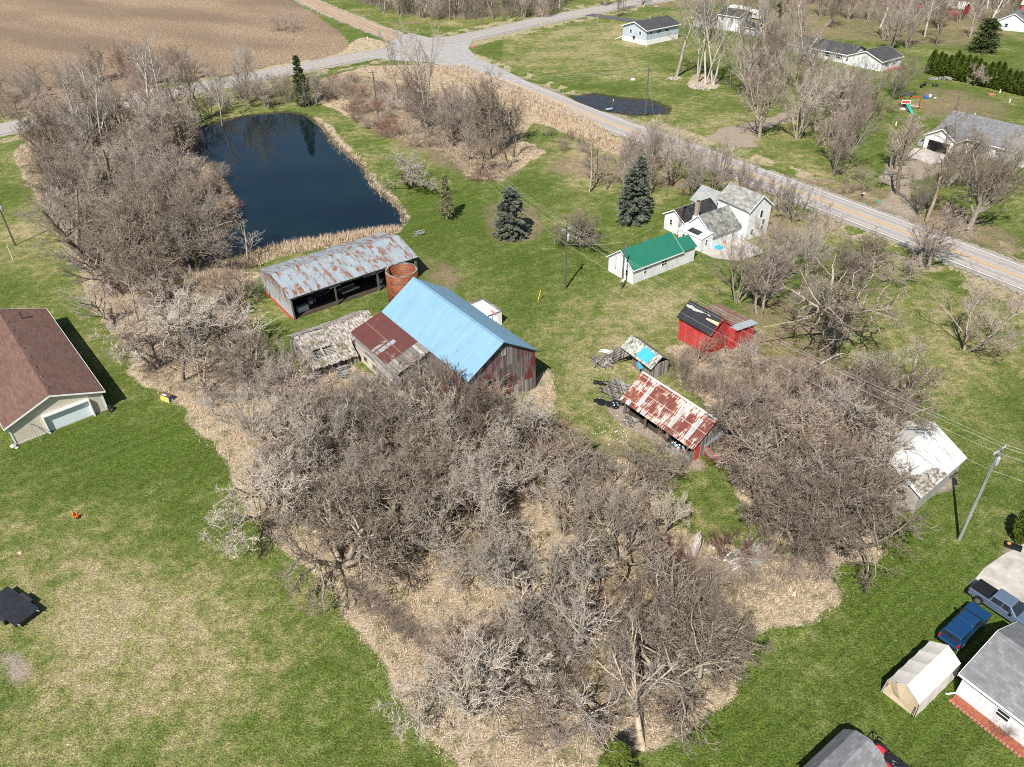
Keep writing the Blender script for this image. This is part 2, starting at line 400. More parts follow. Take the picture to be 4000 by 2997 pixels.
LUSH = [gds(p) for p in [
 [(500,1020),(600,1160),(690,1250),(660,1330),(540,1200),(470,1060)],
 [(1700,1330),(1850,1290),(2080,1180),(2212,1060),(2212,1657),(1340,1657),(1500,1580),(1640,1450)],
 [(700,1240),(840,1460),(960,1640),(900,1640),(760,1440),(660,1300)],
 [(380,520),(560,640),(640,700),(560,660),(470,660)],
 [(640,690),(900,590),(960,640),(700,710)],
 [(880,470),(960,440),(1060,480),(1020,540),(920,520)],
 [(1000,590),(1240,530),(1340,600),(1320,640),(1180,720),(1040,660)],
 [(1860,240),(1980,260),(1960,320),(1900,400),(1820,420),(1840,340)],
 [(2090,270),(2212,240),(2212,330),(2140,300)],
 [(1560,40),(1660,40),(1640,130),(1580,150)],
 [(-60,880),(300,880),(480,1000),(500,1140),(300,1100),(0,1000)],
]]
PALE = [gds(p) for p in [
 [(1330,735),(1450,640),(1530,590),(1600,560),(1560,640),(1480,690),(1400,760),(1290,800),(1215,880),(1190,900),(1200,820),(1190,740),(1100,640),(1040,560),(1120,590),(1220,700)],
 [(0,1180),(260,1140),(480,1250),(560,1400),(640,1657),(0,1657)],
 [(1180,560),(1320,640),(1500,600),(1560,660),(1330,760),(1200,920),(1160,820),(1060,640)],
 [(1180,60),(1400,60),(1380,150),(1200,160),(1100,120)],
 [(1200,290),(1420,340),(1260,400),(1100,370)],
 [(1700,1240),(1900,1300),(1700,1400),(1600,1560),(1500,1600)],
 [(1880,600),(2212,640),(2212,900),(1950,850)],
]]

def axis_vals(dense_lo, dense_hi, step, lo, hi, grow=1.06):
    a = list(np.arange(dense_lo, dense_hi, step)); s = step; v = a[-1]
    while v < hi: s *= grow; v += s; a.append(v)
    s = step; v = a[0]
    while v > lo: s *= grow; v -= s; a.insert(0, v)
    return np.array(a)
gx = axis_vals(-115, 100, .6, -1800, 1800, 1.045); gy = axis_vals(24, 215, .6, -400, 3000, 1.012)
GX, GY = np.meshgrid(gx, gy)
N1 = (fbm(GX, GY, 7, 1)-.47)*7; N2 = (fbm(GX, GY, 7, 11)-.47)*7
n3 = (fbm(GX, GY, 2.2, 21)-.47)*3.0; n4 = (fbm(GX, GY, 2.2, 31)-.47)*3.0
WX, WY = GX+N1+n3, GY+N2+n4
WX2, WY2 = GX+n3*.9+N1*.25, GY+n4*.9+N2*.25
def cover(polys, wide=False):
    m = np.zeros(GX.shape, np.float32)
    for p in polys:
        m = np.maximum(m, pip(WX if wide else WX2, WY if wide else WY2, p))
    return m
def blur(m, r, k=2):
    for _ in range(k):
        for ax in (0, 1):
            c_ = np.cumsum(np.concatenate([np.repeat(np.take(m, [0], ax), r+1, ax), m, np.repeat(np.take(m, [-1], ax), r, ax)], ax), ax, dtype=np.float64)
            L_ = c_.shape[ax]; m = ((np.take(c_, range(2*r+1, L_), ax) - np.take(c_, range(0, L_-2*r-1), ax))/(2*r+1)).astype(np.float32)
    return m
straw = blur(cover(STRAW), 1, 1); litter = blur(cover(LITTER, True), 4); dirt = blur(cover(DIRT), 1)
fieldm = cover([FIELD]); lush = blur(cover(LUSH, True), 9); pale = blur(cover(PALE, True), 9)
dm = pdist(GX, GY, MAINC, False); dc = pdist(GX, GY, CROSSC, False); dg = pdist(GX, GY, GRAVC, False)
sh = ((dm < 5.2+.5*n3) | (dc < 6.6+.6*n3) | (dg < 5.2+.6*n3)).astype(np.float32)
far = ((GY > 330) | (np.abs(GX) > 220)).astype(np.float32)*(fieldm < .5)
litter = np.maximum(litter, far*(fbm(GX, GY, 40, 5) > .47))
fringe = ((dm < 11) | (dc < 13)).astype(np.float32)*.55*(vnoise(GX, GY, 3, 4) > .35)
straw = np.maximum(straw, fringe*(sh < .5))
straw = np.where(fieldm > .5, 0, straw); straw = np.where(sh > .5, 0, straw); litter = np.where(sh > .5, 0, litter)
dp = pdist(GX, GY, POND); inp = pip(GX, GY, POND)
dpd = pdist(GX, GY, PUDDLE); inpd = pip(GX, GY, PUDDLE)
Z = (fbm(GX, GY, 1.6, 51)-.47)*(.05+.42*straw*(fieldm < .5)) + (fbm(GX, GY, 6, 61)-.47)*.12*(straw+.3)
road_near = np.minimum(np.minimum(dm, dc), dg)
Z *= np.clip((road_near-5.5)/3, 0, 1)
Z += -.35*np.exp(-((dm-8)/1.6)**2)*(dm < 20)
Z = np.where(inp, -.55-np.minimum(dp*.4, 1.4), np.where(dp < 2.2, Z*.5-.5*(1-dp/2.2), Z))
Z = np.where(inpd, -.32-np.minimum(dpd*.15, .3), np.where(dpd < 3, Z*.4-.25*(1-dpd/3), Z))
Z = np.where(np.hypot(GX, GY-200) > 420, np.minimum(Z, 0)-.0, Z)
ny, nx = GX.shape
idx = np.arange(nx*ny).reshape(ny, nx)
Fq = np.stack([idx[:-1,:-1], idx[:-1,1:], idx[1:,1:], idx[1:,:-1]], -1).reshape(-1, 4)
wet = ((dp < 1.2) | (dpd < 1.5) | inp | inpd)

# ground material
n = NT('ground_cover'); P_ = n.pos()
cA = n.attr('cover'); cB = n.attr('cover_more')
s1 = n.sep(cA.outputs['Color']); s2 = n.sep(cB.outputs['Color'])
fine = n.noise(P_, 5.5, 3, .75); fine2 = n.noise(P_, 14.0, 2, .7); mid = n.noise(P_, .55, 5, .62); big = n.noise(P_, .09, 4, .6)
L1 = n.math('ADD', n.math('MULTIPLY', mid, .75), n.math('MULTIPLY', big, .7))
L1 = n.math('ADD', L1, n.math('MULTIPLY', n.math('SUBTRACT', cA.outputs['Alpha'], .5), .42))
grass = n.ramp(L1, [(.47, (.33, .28, .155)), (.59, (.225, .215, .085)), (.72, (.125, .155, .038)), (.88, (.078, .116, .018))])
dk = n.ramp(fine, [(.33, .42), (.5, .97), (.66, 1.6)])
dk2 = n.ramp(fine2, [(.32, .5), (.5, 1.0), (.68, 1.5)])
mow = n.noise(n.scale(n.rotz(P_, -36), (.03, 1.0, 1)), 1.15, 4, .6); mot = n.noise(P_, 1.7, 4, .7)
grass = n.mix(1.0, n.mix(1.0, grass, dk, 'MULTIPLY'), dk2, 'MULTIPLY')
grass = n.mix(1.0, grass, n.ramp(mot, [(.34, .68), (.5, 1.0), (.66, 1.3)]), 'MULTIPLY')
grass = n.mix(n.math('MULTIPLY', cA.outputs['Alpha'], 1.0), grass, n.mix(1.0, grass, n.ramp(mow, [(.38, .87), (.5, 1.0), (.62, 1.15)]), 'MULTIPLY'))
fl = n.ramp(n.noise(P_, 3.2, 4, .8), [(.60, 0.0), (.68, .65)])
grass = n.mix(fl, grass, (.36, .31, .18))
stx = n.noise(n.scale(P_, (2.2, 5.5, 3)), 1.3, 5, .78, .8); stc = n.ramp(stx, [(.3, (.14, .10, .065)), (.42, (.36, .275, .18)), (.54, (.58, .47, .33)), (.68, (.76, .65, .50))])
stg = n.ramp(n.noise(P_, .6, 5, .7), [(.50, 0.0), (.62, .75)])
stc = n.mix(stg, stc, n.mix(1.0, (.15, .15, .05), dk, 'MULTIPLY'))
lt = n.noise(P_, 4.5, 5, .85); ltc = n.ramp(lt, [(.34, (.05, .034, .024)), (.46, (.17, .115, .078)), (.56, (.31, .225, .16)), (.66, (.55, .45, .35))])
ltc = n.mix(n.ramp(n.noise(P_, .35, 5, .7), [(.46, 0.0), (.6, .8)]), ltc, grass)
dr = n.ramp(n.noise(P_, 2.0, 6, .75), [(.3, (.19, .15, .105)), (.5, (.30, .25, .19)), (.7, (.42, .37, .31))])
gr = n.ramp(n.noise(P_, 3.0, 6, .8), [(.3, (.22, .20, .17)), (.5, (.34, .31, .275)), (.7, (.46, .43, .39))])
fv = n.rotz(P_, 35); fn = n.noise(n.scale(fv, (.9, 2.8, 1)), 1.1, 7, .82, .5)
fc = n.ramp(fn, [(.36, (.085, .055, .038)), (.46, (.21, .145, .095)), (.54, (.32, .23, .145)), (.61, (.70, .56, .40))])
fbig = n.noise(n.scale(fv, (.012, .035, 1)), 1.0, 3, .5); fc = n.mix(n.ramp(fbig, [(.38, .65), (.62, 0.0)]), fc, (.15, .108, .08))
tr = n.ramp(mid, [(.35, .0), (.65, 1.0)])
def edge(v, lo=.35, hi=.65): return n.ramp(n.math('ADD', v, n.math('MULTIPLY', n.math('SUBTRACT', fine, .5), .9)), [(lo, 0.0), (hi, 1.0)])
c = n.mix(edge(s1[0]), grass, stc)
c = n.mix(n.math('MULTIPLY', edge(s1[1]), n.ramp(mid, [(.38, .35), (.56, .95)])), c, ltc)
c = n.mix(edge(s1[2]), c, dr)
c = n.mix(edge(s2[1]), c, gr)
c = n.mix(edge(s2[0]), c, fc)
c = n.mix(s2[2], c, (.035, .03, .02))
hb = n.math('ADD', n.math('MULTIPLY', fine, 1.0), n.math('MULTIPLY', stx, n.math('MULTIPLY', s1[0], 1.5)))
g_mat = n.out(c, .95, nrm=n.bump(hb, .9, .22), spec=.15)
lushv = np.clip(.5+.45*lush-.42*pale+(fbm(GX, GY, 22, 71)-.47)*1.0, 0, 1)
me = mesh_np('ground', np.stack([GX.ravel(), GY.ravel(), Z.ravel()], -1), Fq, g_mat, True)
def cattr(me, name, ch):
    a = me.attributes.new(name, 'FLOAT_COLOR', 'POINT')
    a.data.foreach_set('color', np.stack([c_.ravel() for c_ in ch], -1).astype(np.float32).ravel())
cattr(me, 'cover', (straw, litter, dirt, lushv))
cattr(me, 'cover_more', (fieldm*(sh < .5), sh, wet.astype(np.float32)*.8, np.ones(GX.shape)))
tag(link(bpy.data.objects.new('ground', me)), kind='structure')

# water
def sheet(name, poly, z, mat, kind='structure', label=None, cat=None):
    mb = MB(); mb.add([(x, y, z) for x, y in poly], [tuple(range(len(poly)))])
    o = mb.build(name, mat)
    if o.data.polygons[0].normal.z < 0: o.data.flip_normals()
    return tag(o, label, cat, kind=kind)
n = NT('pond_water'); c = n.ramp(n.noise(n.pos(), .05, 3), [(.35, (.0030, .010, .016)), (.7, (.006, .016, .019))])
wm = n.out(c, .035, nrm=n.bump(n.noise(n.scale(n.pos(), (3, 3, 1)), 1.5, 2), .05, .02), spec=.5); n.b.inputs['IOR'].default_value = 1.33
x0 = sheet('pond', offs(POND+POND[:1], 0)[:-1], -.50, wm)
big_pond = [(x+(x-(-50))*.03, y+(y-165)*.03) for x, y in POND]
bpy.data.objects.remove(x0); sheet('pond', big_pond, -.50, wm)
n = NT('shallow_water'); f = n.noise(n.pos(), .8, 6, .75)
c = n.ramp(f, [(.40, (.004, .008, .02)), (.50, (.012, .012, .014)), (.58, (.06, .045, .03))])
sm = n.out(c, n.ramp(f, [(.45, .06), (.6, .8)]), nrm=n.bump(f, .25, .05), spec=.5)
sheet('puddle', PUDDLE, -.27, sm)

# roads
def ribbon(name, line, lo, hi, z, mat, step=3.0, wob=0.0):
    line = dense(line, step); A = offs(line, lo); B = offs(line, hi)
    V = []; F = []; U = []; s = 0
    for i in range(len(line)):
        if i: s += math.hypot(line[i][0]-line[i-1][0], line[i][1]-line[i-1][1])
        V += [(A[i][0], A[i][1], z), (B[i][0], B[i][1], z)]; U += [(lo, s), (hi, s)]
        if i: k = 2*i; F.append((k-2, k, k+1, k-1))
    m = mesh_np(name, V, F, mat)
    uv = m.uv_layers.new(name='UVMap')
    for lp in m.loops: uv.data[lp.index].uv = U[lp.vertex_index]
    o = bpy.data.objects.new(name, m); link(o)
    if m.polygons[0].normal.z < 0: m.flip_normals()
    return tag(o, kind='structure')
n = NT('asphalt_road'); u = n.n('ShaderNodeTexCoord').outputs['UV']; us = n.sep(u); ax = n.math('ABSOLUTE', us[0])
wp = n.math('ABSOLUTE', n.math('SUBTRACT', n.math('ABSOLUTE', n.math('SUBTRACT', ax, 1.9)), .85))
pol = n.ramp(n.math('ADD', wp, n.math('MULTIPLY', n.math('SUBTRACT', n.noise(n.comb(us[0], n.math('MULTIPLY', us[1], .04), 0.0), 2.0, 3), .5), .5)), [(.1, (.42, .39, .355)), (.55, (.33, .305, .28))])
st = n.noise(n.comb(n.math('MULTIPLY', us[0], 3.0), n.math('MULTIPLY', us[1], .05), 0.0), 1.0, 5, .7)
c = n.mix(n.ramp(st, [(.45, 0.0), (.7, .5)]), pol, (.25, .235, .22))
c = n.mix(n.ramp(n.noise(n.pos(), 6, 3, .8), [(.4, 0.0), (.7, .25)]), c, (.16, .155, .15))
cr = n.voro(n.comb(n.math('MULTIPLY', us[0], .6), n.math('MULTIPLY', us[1], .22), 0.0), 1.0, 'Distance'); 
sg = n.noise(n.comb(n.math('MULTIPLY', us[0], .4), n.math('MULTIPLY', us[1], .9), 2.0), 1.0, 6, .7)
c = n.mix(n.ramp(n.math('ABSOLUTE', n.math('SUBTRACT', sg, .5)), [(.0, .55), (.012, 0.0)]), c, (.06, .06, .06))
asph = n.out(c, .85)
n = NT('road_paint_yellow'); yel = n.out(n.ramp(n.noise(n.pos(), 5, 4, .8), [(.45, (.75, .42, .07)), (.68, (.5, .36, .18))]), .7)
n = NT('road_paint_white'); whi = n.out(n.ramp(n.noise(n.pos(), 5, 4, .8), [(.42, (.72, .72, .70)), (.66, (.42, .41, .39))]), .7)
ribbon('road', MAINC, -4.15, 4.15, .060, asph)
ribbon('cross_road', CROSSC, -4.4, 4.4, .066, asph)
n = NT('asphalt_junction'); c = n.ramp(n.noise(n.rotz(n.scale(n.pos(), (1, 1, 1)), 30), .5, 5, .7), [(.3, (.25, .24, .23)), (.6, (.36, .345, .33))])
sheet('road_junction', APRON, .063, n.out(c, .85))
tail = MAINC[2:]
for a, b in ((-.30, -.12), (.12, .30)): ribbon('road_marking', tail, a, b, .070, yel)
for a, b in ((-3.90, -3.70), (3.70, 3.90)): ribbon('road_marking', tail, a, b, .070, whi)
for seg in (CROSSC[:6], CROSSC[8:]):
    ribbon('road_marking', seg, -.22, -.10, .076, yel)
    for a, b in ((-4.1, -3.95), (3.95, 4.1)): ribbon('road_marking', seg, a, b, .076, whi)
n = NT('gravel_road'); u = n.n('ShaderNodeTexCoord').outputs['UV']; us = n.sep(u)
f = n.noise(n.comb(n.math('MULTIPLY', us[0], 1.0), n.math('MULTIPLY', us[1], .05), 0.0), .9, 6, .7)
c = n.ramp(f, [(.3, (.24, .165, .105)), (.5, (.34, .25, .17)), (.68, (.44, .37, .29))])
c = n.mix(1.0, c, n.ramp(n.noise(n.pos(), 5, 3, .8), [(.3, .75), (.7, 1.2)]), 'MULTIPLY')
ribbon('gravel_road', GRAVC, -4.3, 4.3, .057, n.out(c, .95, nrm=n.bump(f, .4, .05)))
n = NT('concrete_slab'); c = n.ramp(n.noise(n.pos(), .6, 6, .7), [(.3, (.26, .245, .22)), (.5, (.40, .37, .33)), (.7, (.52, .48, .42))])
cpad = n.out(c, .9)
sheet('driveway', [gp(*p) for p in ((3573,580),(3716,584),(3706,634),(3634,643),(3535,607))], .045, cpad)
sheet('paved_driveway', [gd(*p) for p in ((2090,1272),(2125,1228),(2165,1200),(2260,1150),(2330,1330),(2240,1365),(2140,1318))], .045, cpad)
sheet('patio', [gp(*p) for p in ((2735,986),(2780,967),(2884,930),(2925,945),(2990,985),(2890,1020),(2790,1010))], .040, cpad)
n = NT('dark_asphalt'); das = n.out(n.ramp(n.noise(n.pos(), 1.2, 5), [(.3, (.06, .06, .063)), (.7, (.12, .12, .12))]), .9)
ribbon('asphalt_driveway', [gp(*p) for p in ((2300,58),(2390,70),(2470,82),(2560,84),(2640,78))], -2.6, 2.6, .045, das)

# ---------------------------------------------------------------- trees
def nrm(a): return a/np.maximum(np.linalg.norm(a, axis=-1, keepdims=True), 1e-9)
def tubes(p0, p1, r0, r1, n=3):
    m = len(p0); d = nrm(p1-p0); ref = np.where(np.abs(d[:, 2:3]) > .9, np.array([[1., 0, 0]]), np.array([[0, 0, 1.]]))
    u = nrm(np.cross(d, ref)); t = np.cross(d, u); V = []
    for p, r in ((p0, r0), (p1, r1)):
        for i in range(n):
            q = 2*PI*i/n; V.append(p+(u*math.cos(q)+t*math.sin(q))*r[:, None])
    V = np.stack(V, 1).reshape(-1, 3); b = (np.arange(m)*2*n)[:, None]
    F = [b+np.array([[i, (i+1) % n, n+(i+1) % n, n+i]]) for i in range(n)]
    return V, np.concatenate(F, 0)
class Seg:
    def __init__(s): s.V = []; s.F = []; s.n = 0
    def add(s, VF):
        V, F = VF; s.V.append(V); s.F.append(F+s.n); s.n += len(V)
    def mesh(s, name, mat): return mesh_np(name, np.concatenate(s.V), np.concatenate(s.F), mat)
def grow(rg, P, D, L, Rr, specs, split):
    """specs: list of dict(k, wander, up, taper, n, t0, ang, ratio, rr, fall); levels < split go to the trunk mesh"""
    trunk, crown = Seg(), Seg()
    for lv, s in enumerate(specs):
        K = s.get('k', 3); d = D; pts = [P]; ds = []; rs = [Rr]; tp = s.get('taper', .45)
        for i in range(K):
            d = nrm(d+rg.randn(*d.shape)*s.get('wander', .15)+np.array([0, 0, s.get('up', .05)]))
            pts.append(pts[-1]+d*(L/K)[:, None]); ds.append(d); rs.append(Rr*(1-(1-tp)*(i+1)/K))
        tgt = trunk if lv < split else crown
        for i in range(K): tgt.add(tubes(pts[i], pts[i+1], rs[i], rs[i+1], 6 if lv == 0 else (4 if lv < split else 3)))
        if 'n' not in s: break
        nn = s['n']; m = len(P); j = np.repeat(np.arange(m), nn)
        t = np.tile((np.arange(nn)+.5)/nn, m)+rg.uniform(-.4, .4, m*nn)/nn
        t = s.get('t0', .3)+(1.02-s.get('t0', .3))*np.clip(t, 0, .99)
        t = np.clip(t, 0, .999); si = np.minimum((t*K).astype(int), K-1); fr = t*K-si
        A = np.stack(pts, 0); Ds = np.stack(ds, 0); Rs = np.stack(rs, 0)
        pos = A[si, j]*(1-fr)[:, None]+A[si+1, j]*fr[:, None]; bd = Ds[si, j]; br = Rs[si, j]*(1-fr)+Rs[si+1, j]*fr
        u = nrm(np.cross(bd, rg.randn(len(j), 3))); an = R(s.get('ang', 42))*(1+rg.randn(len(j))*.22)
        D = nrm(bd*np.cos(an)[:, None]+u*np.sin(an)[:, None])
        L = L[j]*s.get('ratio', .6)*(1-s.get('fall', .45)*t)*rg.uniform(.7, 1.25, len(j)); Rr = np.maximum(br*s.get('rr', .55), s.get('rmin', .008)); P = pos
    return trunk, crown
def stems(rg, n, lean, L, r, base=.06):
    az = rg.uniform(0, 2*PI)+np.arange(n)*2*PI/n+rg.uniform(-.4, .4, n); ln = np.abs(lean*(1+rg.randn(n)*.3)) if n > 1 else np.array([lean])
    D = np.stack([np.sin(ln)*np.cos(az), np.sin(ln)*np.sin(az), np.cos(ln)], -1)
    P = np.stack([np.cos(az)*base*(n > 1), np.sin(az)*base*(n > 1), np.full(n, -.25)], -1)
    return P, D, np.full(n, L)*rg.uniform(.8, 1.15, n), np.full(n, r)*rg.uniform(.7, 1.1, n)
def bark(name, a, b, moss=None, v=.35):
    n = NT(name); f = n.noise(n.scale(n.co(), (4, 4, 1.2)), 1.6, 4, .65); c = n.ramp(f, [(.32, a), (.68, b)])
    if moss: c = n.mix(n.ramp(n.noise(n.co(), .9, 4, .7), [(.48, 0.0), (.62, .6)]), c, moss)
    k = n.math('ADD', n.math('MULTIPLY', n.rnd(), 2*v), 1-v); x = n.n('ShaderNodeVectorMath', operation='SCALE')
    n.set(x.inputs[0], c); n.set(x.inputs['Scale'], k); return n.out(x.outputs[0], .85, spec=.2)
BARK = dict(brown=bark('dark_bark', (.10, .078, .06), (.27, .22, .17), (.20, .19, .09)), grey=bark('grey_bark', (.16, .135, .11), (.36, .31, .26), (.25, .23, .12)),
            pale=bark('pale_bark', (.30, .26, .22), (.62, .56, .50)), tan=bark('peeled_trunk', (.34, .25, .18), (.62, .50, .38)))
TWIG = dict(brown=bark('brown_twigs', (.13, .102, .076), (.38, .31, .24)), grey=bark('grey_twigs', (.24, .205, .17), (.52, .46, .385)),
            pale=bark('pale_twigs', (.30, .26, .23), (.60, .54, .49)), red=bark('reddish_twigs', (.13, .062, .05), (.30, .165, .13)), mauve=bark('mauve_twigs', (.21, .165, .14), (.46, .38, .32)),
            olive=bark('olive_twigs', (.22, .19, .12), (.42, .37, .24)))
PROTO = {}
def proto(key, H0, R0, tr, cr, seg, barkm, twigm):
    """store trunk and crown meshes, measured"""
    tm = seg[0].mesh('trunk', BARK[barkm]); cm = seg[1].mesh('crown', TWIG[twigm])
    V = np.concatenate(seg[1].V); H = np.percentile(V[:, 2], 99.3); rad = np.percentile(np.hypot(V[:, 0]-np.median(V[:, 0])*0, V[:, 1]), 93)
    PROTO.setdefault(key, []).append((tm, cm, H, rad))
for i in range(4):      # low spreading crowns: box elder, crab apple
    rg = np.random.RandomState(100+i); P, D, L, r = stems(rg, [4, 5, 3, 6][i], .55, 3.6, .17)
    sg = grow(rg, P, D, L, r, [dict(k=4, wander=.16, up=.05, n=6, t0=.35, ang=48, ratio=.85, fall=.3, rr=.6), dict(k=4, wander=.2, up=.06, n=6, t0=.25, ang=46, ratio=.62, rr=.55), dict(k=3, wander=.24, up=.05, n=6, t0=.2, ang=44, ratio=.62, rr=.5, rmin=.016), dict(k=3, wander=.28, up=.06, n=5, t0=.15, ang=40, ratio=.68, rr=.6, rmin=.0095), dict(k=2, wander=.3, up=.05, taper=.4)], 2)
    proto('spread', 0, 0, 0, 0, sg, ['brown', 'grey', 'brown', 'grey'][i], ['grey', 'brown', 'grey', 'brown'][i])
for i in range(3):      # tall pale cottonwood
    rg = np.random.RandomState(200+i); P, D, L, r = stems(rg, [1, 2, 2][i], [.08, .16, .2][i], 15, .30)
    sg = grow(rg, P, D, L, r, [dict(k=8, wander=.055, up=.03, taper=.25, n=11, t0=.35, ang=38, ratio=.42, fall=.45, rr=.5), dict(k=5, wander=.1, up=.10, n=7, t0=.2, ang=34, ratio=.5, rr=.5), dict(k=3, wander=.16, up=.08, n=6, t0=.2, ang=36, ratio=.6, rr=.5, rmin=.016), dict(k=3, wander=.2, up=.08, n=4, t0=.2, ang=36, ratio=.7, rr=.6, rmin=.008), dict(k=2, wander=.25, up=.08)], 2)
    proto('tall', 0, 0, 0, 0, sg, 'pale', 'grey')
for i in range(3):      # dark tall trunks
    rg = np.random.RandomState(250+i); P, D, L, r = stems(rg, [1, 2, 1][i], [.05, .13, .1][i], 15, .32)
    sg = grow(rg, P, D, L, r, [dict(k=8, wander=.06, up=.03, taper=.25, n=10, t0=.4, ang=42, ratio=.38, fall=.4, rr=.5), dict(k=4, wander=.14, up=.08, n=7, t0=.2, ang=40, ratio=.52, rr=.5), dict(k=3, wander=.2, up=.06, n=6, t0=.2, ang=40, ratio=.6, rr=.5, rmin=.016), dict(k=2, wander=.25, up=.06, n=4, t0=.2, ang=38, ratio=.7, rmin=.008), dict(k=2, wander=.25, up=.08)], 2)
    proto('dark', 0, 0, 0, 0, sg, 'brown', 'brown')
for i in range(3):      # vase shaped maple
    rg = np.random.RandomState(300+i); P, D, L, r = stems(rg, [3, 5, 4][i], .25, 7.5, .15, .2)
    sg = grow(rg, P, D, L, r, [dict(k=6, wander=.06, up=.05, taper=.35, n=7, t0=.18, ang=30, ratio=.68, fall=.45, rr=.55), dict(k=4, wander=.09, up=.10, n=7, t0=.15, ang=30, ratio=.55, rr=.5), dict(k=3, wander=.12, up=.10, n=6, t0=.15, ang=30, ratio=.6, rr=.5, rmin=.014), dict(k=3, wander=.15, up=.08, n=4, t0=.15, ang=28, ratio=.65, rmin=.0095), dict(k=2, wander=.15, up=.08)], 1)
    proto('vase', 0, 0, 0, 0, sg, 'grey', ['mauve', 'grey', 'mauve'][i])
for i in range(2):      # big old spreading limbs
    rg = np.random.RandomState(400+i); P, D, L, r = stems(rg, 1, .08, 4.6, .55, 0)
    sg = grow(rg, P, D, L, r, [dict(k=4, wander=.05, up=.03, taper=.8, n=9, t0=.5, ang=36, ratio=1.8, fall=.1, rr=.55), dict(k=6, wander=.15, up=.12, taper=.35, n=7, t0=.25, ang=50, ratio=.5, rr=.5), dict(k=4, wander=.28, up=.05, n=6, t0=.2, ang=50, ratio=.55, rr=.5, rmin=.025), dict(k=3, wander=.3, up=.04, n=5, t0=.2, ang=45, ratio=.6, rr=.5, rmin=.016), dict(k=2, wander=.3, up=.03, n=3, t0=.2, ang=45, ratio=.7, rmin=.008), dict(k=2, wander=.3)], 3)
    proto('oak', 0, 0, 0, 0, sg, 'grey', 'brown')
for i in range(2):      # leaning trunk with a broom of branches
    rg = np.random.RandomState(500+i); P = np.array([[0, 0, -.2]]); D = np.array([[math.sin(.6), 0, math.cos(.6)]])
    sg = grow(rg, P, D, np.array([6.5]), np.array([.34]), [dict(k=5, wander=.06, up=.02, taper=.6, n=8, t0=.4, ang=48, ratio=.85, fall=.2, rr=.55), dict(k=4, wander=.14, up=.12, n=7, t0=.2, ang=40, ratio=.55, rr=.55), dict(k=3, wander=.18, up=.10, n=6, t0=.15, ang=36, ratio=.6, rr=.5, rmin=.016), dict(k=3, wander=.2, up=.08, n=5, t0=.15, ang=34, ratio=.7, rmin=.008), dict(k=2, wander=.2, up=.1)], 2)
    proto('lean', 0, 0, 0, 0, sg, 'tan' if i else 'grey', 'grey')
for i in range(4):      # shrubs
    rg = np.random.RandomState(600+i); P, D, L, r = stems(rg, 16, .5, 2.0, .032, .45)
    sg = grow(rg, P, D, L, r, [dict(k=3, wander=.15, up=.04, n=5, t0=.2, ang=34, ratio=.7, fall=.3, rr=.7), dict(k=3, wander=.2, up=.05, n=5, t0=.15, ang=36, ratio=.65, rr=.7, rmin=.009), dict(k=2, wander=.22, up=.04, n=3, t0=.2, ang=38, ratio=.7, rmin=.008), dict(k=2, wander=.2)], 1)
    proto('bush', 0, 0, 0, 0, sg, 'grey', ['brown', 'red', 'grey', 'mauve'][i])
for i in range(3):      # saplings
    rg = np.random.RandomState(700+i); P, D, L, r = stems(rg, [1, 2, 1][i], .1, 5.5, .085)
    sg = grow(rg, P, D, L, r, [dict(k=5, wander=.06, up=.04, taper=.3, n=11, t0=.22, ang=42, ratio=.4, fall=.4, rr=.5, rmin=.025), dict(k=3, wander=.15, up=.08, n=6, t0=.15, ang=38, ratio=.55, rr=.6, rmin=.008), dict(k=2, wander=.2, up=.06, n=5, t0=.1, ang=38, ratio=.65, rmin=.008), dict(k=2, wander=.2)], 1)
    proto('sapling', 0, 0, 0, 0, sg, 'grey', ['grey', 'brown', 'mauve'][i])
for i in range(2):      # dead snags, pale bare limbs
    rg = np.random.RandomState(800+i); P, D, L, r = stems(rg, 2, .35, 4.5, .12)
    sg = grow(rg, P, D, L, r, [dict(k=5, wander=.14, up=.03, n=6, t0=.3, ang=50, ratio=.55, rr=.5), dict(k=4, wander=.25, up=.03, n=5, t0=.2, ang=45, ratio=.5, rr=.5), dict(k=3, wander=.25, n=4, t0=.2, ang=45, ratio=.5, rmin=.014), dict(k=2, wander=.25)], 2)
    proto('dead', 0, 0, 0, 0, sg, 'pale', 'pale')

trng = random.Random(5)
NAMES = dict(spread='spreading_tree', tall='cottonwood_tree', dark='bare_tree', vase='maple_tree', oak='old_tree', lean='leaning_tree', bush='shrub', sapling='young_tree', dead='dead_tree')
CATS = dict(bush='shrub')
def tree(kind, x, y, h, r, label, group=None, var=None, rot=None, z=0.0, twig=None):
    P_ = PROTO[kind]; v = trng.randrange(len(P_)) if var is None else var % len(P_); tm, cm, H, rad = P_[v]
    root = empty(NAMES[kind], x, y, trng.uniform(0, 360) if rot is None else rot, z, label, CATS.get(kind, 'tree'), group)
    s = (r/rad, r/rad, h/H)
    for nm, m in (('trunk', tm), ('crown', cm)):
        o = bpy.data.objects.new(nm if kind != 'bush' or nm == 'crown' else 'stems', m); link(o, root); o.scale = s
        if nm == 'crown' and twig: o.material_slots[0].link = 'OBJECT'; o.material_slots[0].material = TWIG[twig]
    return root

